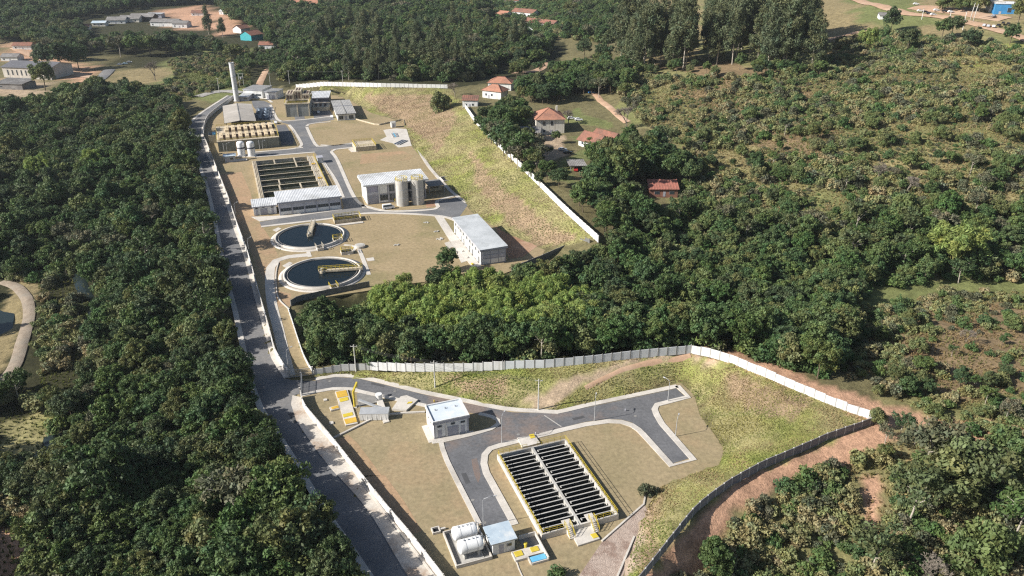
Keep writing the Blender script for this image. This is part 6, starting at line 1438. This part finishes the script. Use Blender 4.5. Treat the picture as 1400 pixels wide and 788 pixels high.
src = []; idx = {}
for kd in ('dark', 'lush', 'thin', 'olive'):
    for v_ in range(len(V[kd])):
        if (kd, v_) in REP: idx[(kd, v_)] = len(src); src.append(REP[(kd, v_)])
rows = []
for kd, x, y, z, s in rest:
    opts = [idx[k] for k in idx if k[0] == kd]; rows.append((x, y, z - .4, rnd.uniform(0, 6.28), s, s * rnd.uniform(.9, 1.15), rnd.choice(opts)))
if rows: scatter('forest', 'distant mass of dark forest trees beyond the nearer ones', np.array(rows), src)
print('trees', cnt, 'rest', len(rest))

# ---- bamboo, eucalyptus, garden and single trees
P = poisson(BAM, 6.6, 21)
for p in P: tree('bamboo', p[0], p[1], rnd.uniform(.85, 1.15), 'bright yellow green bamboo clump in the thicket between the two sites', 'bamboo thicket between the sites', z=p[2])
def at_px(kind, u, v, s, label, group=None, sz=None, var=None, name=None):
    p = T(u, v); return tree(kind, p.x, p.y, s, label, group, sz, var, name)
at_px('bamboo', 1300, 372, 1.5, 'large feathery bamboo clump standing alone on the right hillside'); at_px('bamboo', 1186, 72, 1.15, 'bright green bamboo clump beside the upper dirt track')
at_px('bamboo', 60, 250, 1.2, 'olive green bamboo clump at the left edge of the forest'); at_px('bamboo', 130, 238, 1.0, 'olive green bamboo clump inside the forest below the far road')
for i, u in enumerate(range(478, 640, 13)):
    at_px('euc', u + rnd.uniform(-3, 3), rnd.uniform(98, 110), rnd.uniform(.95, 1.2), 'eucalyptus with a white trunk in the row behind the far white wall', 'eucalyptus row behind the far wall')
for i in range(34):
    u = rnd.uniform(430, 740); v = rnd.uniform(40, 96)
    if v > 88 and u > 650 or in_poly([u], [v], SCHOOL)[0]: continue
    at_px('euc', u, v, rnd.uniform(.9, 1.3), 'tall grey green eucalyptus rising out of the wood behind the far wall', 'eucalyptus in the far wood')
for i in range(30): at_px('euc', 846 + rnd.uniform(0, 94), rnd.uniform(66, 102), rnd.uniform(1.25, 1.8), 'tall eucalyptus in the grove left of the grassy gap on the ridge', 'ridge grove by the gap')
for i in range(52): at_px('euc', 966 + rnd.uniform(0, 144), rnd.uniform(50, 100), rnd.uniform(1.25, 1.85), 'tall eucalyptus in the broad windswept grove on the ridge', 'broad ridge grove')
for i in range(34): at_px(rnd.choice(('dark', 'lush', 'olive')), rnd.uniform(848, 1120), rnd.uniform(92, 106), rnd.uniform(.5, 1.0), 'bushy tree at the foot of the tall ridge groves', 'undergrowth trees below the ridge groves', name='grove_edge_tree')
for i in range(9): at_px('dark', 790 + rnd.uniform(0, 62), rnd.uniform(38, 105), rnd.uniform(1.0, 1.6), 'dark tree beside the ridge grove at the end of the far wood', 'trees beside the ridge grove')
GT = [('olive', 603, 150, 1.5, 'round dark bush tree at the top corner of the embankment'), ('bare', 622, 133, 1.15, 'leafless grey tree at the end of the far white wall'), ('dark', 684, 184, 1.35, 'broad dark tree between the orange roofed houses'), ('dark', 668, 190, 1.0, 'dark tree overhanging the embankment wall'),
      ('dark', 698, 172, 1.1, 'dark tree shading the left wall of the farmhouse'), ('dark', 735, 136, 1.4, 'dark tree behind the farmhouse roof'), ('dark', 757, 133, 1.2, 'dark tree right behind the farmhouse chimney'), ('dark', 714, 136, 1.1, 'dark tree behind the long orange roof'), ('thin', 712, 226, 1.35, 'grey sparse tree below the fibre cement shed'),
      ('thin', 694, 218, 1.2, 'grey sparse tree at the embankment wall below the farmhouse'), ('thin', 730, 222, 1.1, 'grey sparse tree at the edge of the pale yard'), ('bare', 777, 172, 1.0, 'leafless tree right of the farmhouse'), ('bare', 856, 178, 1.35, 'large leafless pale tree beside the garden track'), ('lush', 783, 128, 1.25, 'fresh green tree at the top of the garden'),
      ('lush', 768, 118, 1.2, 'fresh green tree beside the far dirt drive'), ('dark', 800, 116, 1.4, 'dark tree above the garden track'), ('dark', 822, 120, 1.2, 'dark tree at the head of the garden track'), ('dark', 850, 258, 1.8, 'very broad dark tree below the brown cottages'), ('dark', 878, 246, 1.5, 'broad dark tree at the right end of the cottage garden'),
      ('dark', 832, 246, 1.3, 'dark tree right beside the brown tiled cottage'), ('dark', 902, 238, 1.4, 'dark tree above the lone red shed'), ('dark', 868, 224, 1.4, 'dark tree behind the brown cottages'), ('lush', 822, 262, 1.0, 'light green tree below the carport'), ('dark', 748, 246, .8, 'small dark tree beside the embankment wall below the yard'),
      ('dark', 764, 256, .9, 'small dark tree at the wall below the carport'), ('lush', 792, 282, 1.0, 'green tree at the lower garden wall'), ('lush', 852, 296, 1.2, 'leafy green tree left of the lone red shed'), ('lush', 872, 312, .8, 'leafy green tree just below the lone red shed'), ('dark', 838, 318, 1.0, 'dark tree beyond the end of the white embankment wall'),
      ('thin', 748, 220, .7, 'small sparse tree on the pale yard'), ('lush', 760, 196, .6, 'small green bush tree at the farmhouse corner'), ('dark', 62, 124, 1.9, 'dark tree at the end of the white warehouse'), ('dark', 62, 96, 1.9, 'big dark tree left of the far shaded lawn'), ('dark', 85, 98, 2.3, 'biggest dark tree beside the far shaded lawn'),
      ('dark', 108, 96, 1.9, 'big dark tree at the edge of the far shade'), ('thin', 165, 78, 2.0, 'wide umbrella shaped tree at the near end of the far lawn row'), ('dark', 186, 78, 2.0, 'wide umbrella shaped tree second in the far lawn row'), ('dark', 206, 77, 2.0, 'wide umbrella shaped tree third in the far lawn row'), ('dark', 228, 74, 1.9, 'dark round tree ending the far lawn row'),
      ('bare', 212, 110, 1.5, 'leafless round topped tree on the dry far field'), ('dark', 304, 82, 1.5, 'dark tree left of the teal house'), ('dark', 320, 85, 1.7, 'broad dark tree in front of the teal house'), ('euc', 286, 50, 1.1, 'tall dark tree on the red earth bank'), ('euc', 305, 52, .9, 'tall slim tree beside the red earth yard'),
      ('dark', 372, 66, 1.5, 'dark round tree right of the teal house'), ('dark', 392, 72, 1.5, 'dark tree above the dirt track bend'), ('thin', 404, 60, 1.5, 'grey tree in front of the very long red roof'), ('dark', 412, 40, 1.8, 'dark tree under the very long red roof'), ('dark', 385, 42, 1.6, 'dark tree left of the very long red roof'), ('dark', 345, 30, 1.7, 'dark tree behind the teal house'),
      ('dark', 322, 28, 1.5, 'dark tree above the red earth yard'), ('thin', 738, 108, 1.2, 'flat topped sparse tree beside the far dirt drive'), ('dark', 706, 112, 1.2, 'dark tree above the long orange roof'), ('dark', 1216, 46, 1.5, 'dark round tree in front of the tiny white cottage'), ('dark', 1300, 52, 1.3, 'dark tree below the dirt car park'), ('dark', 1325, 68, 1.2, 'dark tree below the leaning white mast'),
      ('lush', 1287, 54, 1.2, 'green tree below the car park front row'), ('olive', 1290, 15.5, 1.5, 'dark tree behind the back row of cars'), ('olive', 1304, 15.5, 1.6, 'dark tree beside the back row of cars'), ('olive', 1316, 16.5, 1.5, 'dark tree behind the slim palms'), ('olive', 1338, 18, 1.6, 'dark tree left of the pale concrete block'), ('dark', 1391, 34, 1.5, 'dark tree right of the bright blue shed'),
      ('dark', 1380, 62, 1.2, 'dark tree below the roadside row of cars'), ('lush', 612, 372, .8, 'light round tree at the corner of the brown lawn'), ('dark', 1240, 70, 1.4, 'dark bushy tree near the upper bamboo clump'), ('olive', 1292, 682, 1.6, 'large olive tree on the red slope below the grey wall corner'), ('thin', 1262, 655, 1.35, 'sparse grey tree nearest the grey wall corner'),
      ('thin', 1330, 690, 1.4, 'sparse tree right of the large tree on the red slope'), ('thin', 1240, 720, 1.2, 'sparse tree below the red gully'), ('lush', 1370, 640, 1.1, 'green tree at the right edge below the brown clearing'), ('dark', 975, 790, .8, 'dense dark bush tree at the foot of the red slope'), ('thin', 1190, 790, 1.1, 'sparse grey tree at the bottom edge beside the gully'), ('thin', 1385, 740, 1.2, 'sparse grey tree at the right bottom corner'),
      ('olive', 1330, 782, 1.2, 'olive tree at the bottom edge near the right corner'), ('bare', 1265, 800, .8, 'leafless grey tree at the bottom edge'), ('bare', 1200, 250, .9, 'leafless grey tree on the scrub hillside'), ('bare', 1240, 265, .9, 'fallen looking leafless tree on the scrub hillside'), ('bare', 1320, 470, .5, 'small leafless tree on the brown clearing'), ('thin', 690, 470, 1.1, 'sparse pale tree in front of the bamboo'),
      ('thin', 740, 492, 1.1, 'sparse pale limbed tree behind the white panel wall'), ('thin', 430, 470, 1.0, 'thin grey tree beside the narrow lawn')]
for kd, u, v, s, lb in GT:
    o = at_px(kd, u, v, s, lb)
    if u == 603: o.location.z -= 3.2
for u, v, s, lb in ((884, 676, .9, 'dry pale shrub at the corner of the lower lawn'), (762, 790, .8, 'low green shrub at the bottom edge of the lower lawn')):
    p = G(u, v); o = bpy.data.objects.new('shrub', SHRUB[7 if u > 800 else 5]); COL.objects.link(o); o.location = p; o.scale = (s, s, s); tag(o, lb, 'shrub', None, 'thing')
for i, (pl, n_) in enumerate((([(655, 172), (668, 162), (712, 162), (720, 174), (710, 186), (690, 196), (672, 192)], 0), ([(712, 128), (770, 118), (775, 138), (740, 144), (714, 140)], 1), ([(682, 205), (715, 200), (735, 215), (738, 240), (712, 235)], 2), ([(755, 105), (850, 100), (870, 125), (830, 130), (800, 125), (775, 130)], 3),
                              ([(812, 225), (845, 212), (900, 215), (950, 240), (945, 262), (925, 285), (880, 262), (850, 275), (815, 262)], 4), ([(790, 290), (830, 275), (870, 290), (925, 300), (900, 330), (830, 335)], 5))):
    for p in poisson(pl, 6.8, 70 + i):
        if 866 < p[3] < 936 and 254 < p[4] < 302: continue
        tree(rnd.choice((('dark', 'dark', 'lush'), ('dark', 'lush'), ('thin', 'dark', 'thin'), ('dark', 'lush', 'dark'), ('dark', 'dark', 'lush'), ('lush', 'olive', 'dark'))[i]), p[0], p[1], rnd.uniform(.8, 1.35), ('leafy tree in the dark cluster between the orange roofed houses', 'leafy tree in the row behind the farmhouse roof', 'grey green tree in the cluster below the farmhouse shed', 'leafy tree in the belt above the garden track', 'leafy tree in the large dark cluster right of the brown cottages', 'leafy tree in the thicket below the lone red shed')[i], ('cluster between the houses', 'row behind the farmhouse', 'cluster below the farmhouse shed', 'belt above the garden track', 'cluster right of the cottages', 'thicket below the red shed')[i], name='garden_tree', z=p[2])
FARM = [((705, 130), (790, 100), 12), ((655, 175), (700, 205), 5), ((790, 235), (930, 320), 16), ((830, 200), (925, 250), 8), ((760, 100), (860, 135), 14), ((690, 220), (760, 262), 7)]
FARM_FREE = [(700, 196), (716, 176), (716, 150), (775, 150), (800, 160), (800, 252), (740, 232), (715, 205)]
for (ua, va), (ub, vb), n_ in FARM:
    for k in range(n_):
        u = rnd.uniform(ua, ub); v = rnd.uniform(va, vb)
        if in_poly([u], [v], FARM_FREE)[0] or in_poly([u], [v], [t[:2] for t in TOE_N] + [t[:2] for t in TOP_N[::-1]])[0]: continue
        if 640 < u < 700 and 108 < v < 160 or 862 < u < 935 and 250 < v < 304: continue
        at_px(rnd.choice(('dark', 'dark', 'lush', 'thin')), u, v, rnd.uniform(.7, 1.3), 'leafy tree among the farm gardens behind the embankment wall', 'trees in the farm gardens', name='garden_tree')
for i, (u, v, s) in enumerate(((656, 178, .8), (661, 184, .7), (667, 190, 1.0), (672, 196, 1.1), (680, 203, 1.3), (689, 213, 1.5), (699, 222, 1.4), (708, 231, 1.2), (722, 243, .8), (737, 256, .6))):
    at_px(('dark', 'thin', 'lush')[i % 3], u, v, s, 'tree overhanging the white embankment wall beside the farm', 'trees over the embankment wall', name='wall_tree')
# farther scattered trees on the hillside
for i, (u, v) in enumerate([(rnd.uniform(1000, 1400), rnd.uniform(160, 330)) for _ in range(130)] + [(rnd.uniform(930, 1010), rnd.uniform(180, 300)) for _ in range(18)]):
    kd = rnd.choice(('olive', 'lush', 'olive', 'olive', 'thin', 'dark')); s = rnd.uniform(.3, .85)
    wh = 'below the ridge groves' if v < 200 and u < 1150 else 'below the dirt car park' if v < 200 else 'beside the farm gardens' if u < 1015 else 'above the valley woodland' if v > 270 else 'on the open hillside at the right edge' if u > 1280 else 'on the open middle hillside'
    at_px(kd, u, v, s, ('broad ' if s > .62 else 'small ' if s < .45 else 'low ') + {'olive': 'olive green', 'lush': 'fresh green', 'thin': 'grey sparse', 'dark': 'dark green'}[kd] + ' scrub tree ' + wh, 'low trees on the scrub hillside', name='hillside_tree')
for i, (u, v) in enumerate([(rnd.uniform(1190, 1400), rnd.uniform(440, 640)) for _ in range(34)]):
    at_px(rnd.choice(('olive', 'olive', 'thin', 'dark')), u, v, rnd.uniform(.25, .6), 'low bushy tree on the brown clearing behind the white wall', 'low trees on the brown clearing', name='clearing_tree')

# ---- shrubs
HILL = [(835, 120), (860, 105), (940, 108), (1120, 100), (1130, 60), (1200, 45), (1420, 70), (1440, 300), (1250, 300), (1140, 335), (1060, 305), (940, 295), (930, 200), (880, 170)]
HILL2 = [(1165, 425), (1300, 400), (1440, 400), (1440, 620), (1290, 600), (1260, 560), (1150, 520)]
SLOPE = [(1225, 592), (1290, 600), (1440, 640), (1440, 830), (900, 830), (970, 750), (1025, 698), (1100, 652), (1185, 628)]
VERGE = [(230, 85), (340, 65), (345, 120), (300, 122), (255, 140), (215, 118), (240, 105)]
LEFTB = [(0, 380), (110, 370), (140, 480), (90, 560), (90, 640), (60, 690), (40, 788), (-60, 800), (-60, 380)]
shr = []
for poly, sp, sd, smin, smax, ex in ((HILL, 4.1, 31, .45, 1.7, ()), (HILL2, 3.3, 32, .35, 1.1, ()), (SLOPE, 2.3, 33, .35, 1.25, ()), (VERGE, 4.5, 34, .5, 1.4, ()), (LEFTB, 3.0, 35, .5, 1.5, (RIVER, STREAM, CLEAR1))):
    P = poisson(poly, sp, sd, ex); dn = fbm(P[:, 0], P[:, 1], 28, 55)
    for i, p in enumerate(P):
        if rnd.random() > np.clip((dn[i] - .33) * 3.6, .12, 1): continue
        s = rnd.uniform(smin, smax) * (.7 + .6 * dn[i]); vi = rnd.randrange(8)
        if poly is SLOPE and 1165 < p[3] < 1215 and 640 < p[4] < 740: continue
        shr.append((p[5] * s, p[0], p[1], p[2], s, vi, 0 if poly is HILL else 1 if poly is HILL2 else 2 if poly is SLOPE else 3 if poly is VERGE else 4))
shr.sort(reverse=True)
SL = ['olive scrub bush on the right hillside', 'scrub bush on the brown clearing behind the white wall', 'scrub bush on the red slope below the grey wall', 'green bush on the far verge behind the stack', 'low bush beside the stream at the left']
srep = {}
for k, (q, x, y, z, s, vi, rg) in enumerate(shr[:290]):
    o = bpy.data.objects.new('shrub', SHRUB[vi]); COL.objects.link(o); o.location = (x, y, z - .1); o.scale = (s, s, s * rnd.uniform(.8, 1.2)); o.rotation_euler.z = rnd.uniform(0, 6.28)
    sz_ = 'large' if s > 1.1 else 'small' if s < .75 else 'mid sized'; cl_ = 'olive' if vi < 5 else 'green' if vi < 7 else 'grey'
    pu = to_px(x, y, z); wh = SL[rg] if rg != 2 else 'on the red slope just below the grey wall' if pu[0] < 1110 else 'on the red slope at the gully' if pu[0] < 1230 else 'on the scrub slope at the right bottom corner'
    lb_ = (sz_ + ' ' + cl_ + ' bush ' + wh) if rg == 2 else (sz_ + ' ' + cl_ + ' ' + wh.replace('olive ', '').replace('green ', '').replace('low ', ''))
    tag(o, lb_, 'shrub', SL[rg].replace('bush', 'bushes'), 'thing'); srep.setdefault(vi, o)
ks = sorted(srep); rows = [(x, y, z - .15, rnd.uniform(0, 6.28), s, s * rnd.uniform(.8, 1.2), ks.index(vi) if vi in srep else 0) for q, x, y, z, s, vi, rg in shr[290:]]
for p in poisson(HILL, 2.5, 36):                          # low growth that closes the gaps between the bushes
    if fbm(p[0:1], p[1:2], 22, 58)[0] > .50: s = rnd.uniform(.22, .6); rows.append((p[0], p[1], p[2] - .1, rnd.uniform(0, 6.28), s, s * rnd.uniform(.6, 1.0), rnd.randrange(len(ks))))
# undergrowth in the woods
lush_i = [ks.index(v) for v in ks if 4 < v < 7] or [0]; any_i = list(range(len(ks)))
for poly, sp, sd, sc in ((F_MID, 4.2, 41, 1.5), (F_RIGHT, 4.6, 42, 1.4), (F_LEFT, 6.5, 43, 1.5), (F_TOP, 9, 44, 2.0)):
    for p in poisson(poly, sp, sd, gaps if poly is F_LEFT else ()):
        s = rnd.uniform(.7, 1.3) * sc; rows.append((p[0], p[1], p[2] - .1, rnd.uniform(0, 6.28), s, s * rnd.uniform(.8, 1.1), rnd.choice(lush_i if rnd.random() < .75 else any_i)))
scatter('scrub', 'mass of small scrub and undergrowth covering the open slopes', np.array(rows), [srep[k] for k in ks])
print('shrubs', len(shr), 'scrub rows', len(rows))

# ---- grass
def grass_mat(name):
    m = bpy.data.materials.new(name); m.use_nodes = True; n, l = m.node_tree.nodes, m.node_tree.links; b = n['Principled BSDF']; b.inputs['Roughness'].default_value = .8; b.inputs['Specular IOR Level'].default_value = .15
    at = n.new('ShaderNodeAttribute'); at.attribute_name = 'tint'; l.new(at.outputs['Color'], b.inputs['Base Color'])
    t = n.new('ShaderNodeBsdfTranslucent'); l.new(at.outputs['Color'], t.inputs['Color']); ms = n.new('ShaderNodeMixShader'); ms.inputs[0].default_value = .35
    l.new(b.outputs[0], ms.inputs[1]); l.new(t.outputs[0], ms.inputs[2]); l.new(ms.outputs[0], n['Material Output'].inputs['Surface']); return m
M_GRASS = grass_mat('grass_blades')
def tufts(name, label, X, Y, Zg, h, cols, blades=6, wid=.09, seed=1):
    r = np.random.RandomState(seed); n = len(X); N = n * blades; k = np.repeat(np.arange(n), blades)
    a = r.rand(N) * 6.283; le = h[k] * (.5 + .6 * r.rand(N)); tilt = .25 + .75 * r.rand(N)
    base = np.stack([X[k] + (r.rand(N) - .5) * .5, Y[k] + (r.rand(N) - .5) * .5, Zg[k] - .05], 1)
    tip = base + np.stack([np.cos(a) * le * tilt, np.sin(a) * le * tilt, le], 1)
    w = np.stack([-np.sin(a), np.cos(a), a * 0], 1) * (wid * (.7 + .8 * r.rand(N)) * (1 + h[k]))[:, None]
    v = np.stack([base - w, base + w, tip], 1).reshape(-1, 3); f = np.arange(N * 3).reshape(-1, 3)
    c = cols[k] * (.86 + .28 * r.rand(N))[:, None]
    me = np_mesh(name, v, f, False, np.repeat(c, 3, 0), 'tint'); me.materials.append(M_GRASS)
    o = bpy.data.objects.new(name, me); COL.objects.link(o); tag(o, label, None, None, 'stuff'); return o
def grass_on(name, label, polys, spacing, hmin, hmax, pal, seed, thin=0.0, ex=()):
    A_ = np.concatenate([poisson(pl, spacing, seed + i, ex) for i, pl in enumerate(polys)]); x, y, z = A_[:, 0], A_[:, 1], A_[:, 2]
    nn = fbm(x, y, 18, seed); n2_ = fbm(x, y, 5, seed + 3)
    if thin: k = n2_ > thin; x, y, z, nn, n2_ = x[k], y[k], z[k], nn[k], n2_[k]
    t = np.clip((nn - .3) / .4, 0, .999) * (len(pal) - 1); i = t.astype(int); fr_ = (t - i)[:, None]; pal_ = np.array(pal)
    cols = pal_[i] * (1 - fr_) + pal_[np.minimum(i + 1, len(pal) - 1)] * fr_
    h = hmin + (hmax - hmin) * np.clip(n2_ * 1.3 - .15, 0, 1)
    return tufts(name, label, x, y, z, h, cols, seed=seed)
bankN = [t[:2] for t in TOE_N] + [t[:2] for t in TOP_N[::-1]]; bankS1 = [t[:2] for t in TOE_S[:10]] + [t[:2] for t in TOP_S[:9][::-1]]; bankS2 = [t[:2] for t in TOE_S[9:]] + [t[:2] for t in TOP_S[8:][::-1]]
RAMP = [(700, 553), (760, 520), (860, 493), (940, 483), (1000, 498), (985, 506), (945, 491), (880, 502), (790, 532), (745, 562)]
grass_on('bank_grass', 'tall yellow green grass covering the embankments', [bankN], 1.0, .2, .6, [(.335, .300, .150), (.275, .270, .125), (.355, .275, .175), (.300, .220, .145), (.345, .300, .150), (.26, .265, .115)], 61)
grass_on('bank_grass', 'yellow green grass on the banks round the lower site', [bankS1, bankS2], .55, .15, .45, [(.330, .300, .115), (.235, .275, .075), (.375, .335, .135), (.355, .270, .150), (.280, .300, .095), (.21, .26, .07)], 62, ex=[RAMP])
grass_on('dry_grass', 'dry tan grass between the scrub on the right hillside', [HILL], 1.7, .5, 1.5, [(.195, .195, .068), (.300, .240, .112), (.360, .285, .150), (.225, .210, .075), (.330, .255, .128)], 63)
grass_on('dry_grass', 'dry brown grass on the clearing and the red slope', [HILL2, SLOPE], 1.25, .3, 1.1, [(.255, .180, .090), (.180, .180, .068), (.315, .225, .120), (.210, .195, .075)], 64, .42)
grass_on('stream_grass', 'rank green grass along the stream and far verge', [LEFTB, VERGE], 1.6, .4, 1.2, [(.10, .12, .03), (.15, .15, .05), (.13, .15, .035)], 65, ex=[RIVER])

# ---- river bend with its stone bank, and the stream
RB = [(4, 386), (22, 393), (36, 408), (40, 428), (36, 450), (28, 478), (18, 505), (2, 522)]
ribbon('stone_bank', RB, 3.6, mat('pale_stone_bank', (.34, .28, .215), (.25, .20, .15), .5, .95, 6, c3=(.28, .24, .19), fine=.25, bump=.4), .5, 2.0)
pr = T(-2, 455); struct('river', MB().slab([T(u, v) for u, v in ((-90, 392), (0, 398), (14, 404), (20, 420), (18, 445), (10, 475), (0, 500), (-90, 520))], pr.z - .6, pr.z + .25), M_STREAM)
ribbon('stream', [(106, 372), (112, 392), (122, 415), (130, 440), (132, 470)], 4.0, M_STREAM, .35)
ribbon('stream', [(-10, 628), (20, 630), (50, 626), (68, 612), (72, 596)], 4.0, M_STREAM, .35)

# ---- haze over the valley
hz = MB().box(-2580, -690, -40, 2580, 4190, 215); HZ = hz.build('haze', bpy.data.materials.new('valley_haze')); tag(HZ, 'thin pale haze lying over the whole valley', None, None, 'stuff')
hm_ = HZ.data.materials[0]; hm_.use_nodes = True; n_, l_ = hm_.node_tree.nodes, hm_.node_tree.links
n_.remove(n_['Principled BSDF']); pv = n_.new('ShaderNodeVolumePrincipled'); pv.inputs['Color'].default_value = (.80, .87, .95, 1); pv.inputs['Density'].default_value = .00006; pv.inputs['Anisotropy'].default_value = .2
l_.new(pv.outputs[0], n_['Material Output'].inputs['Volume'])
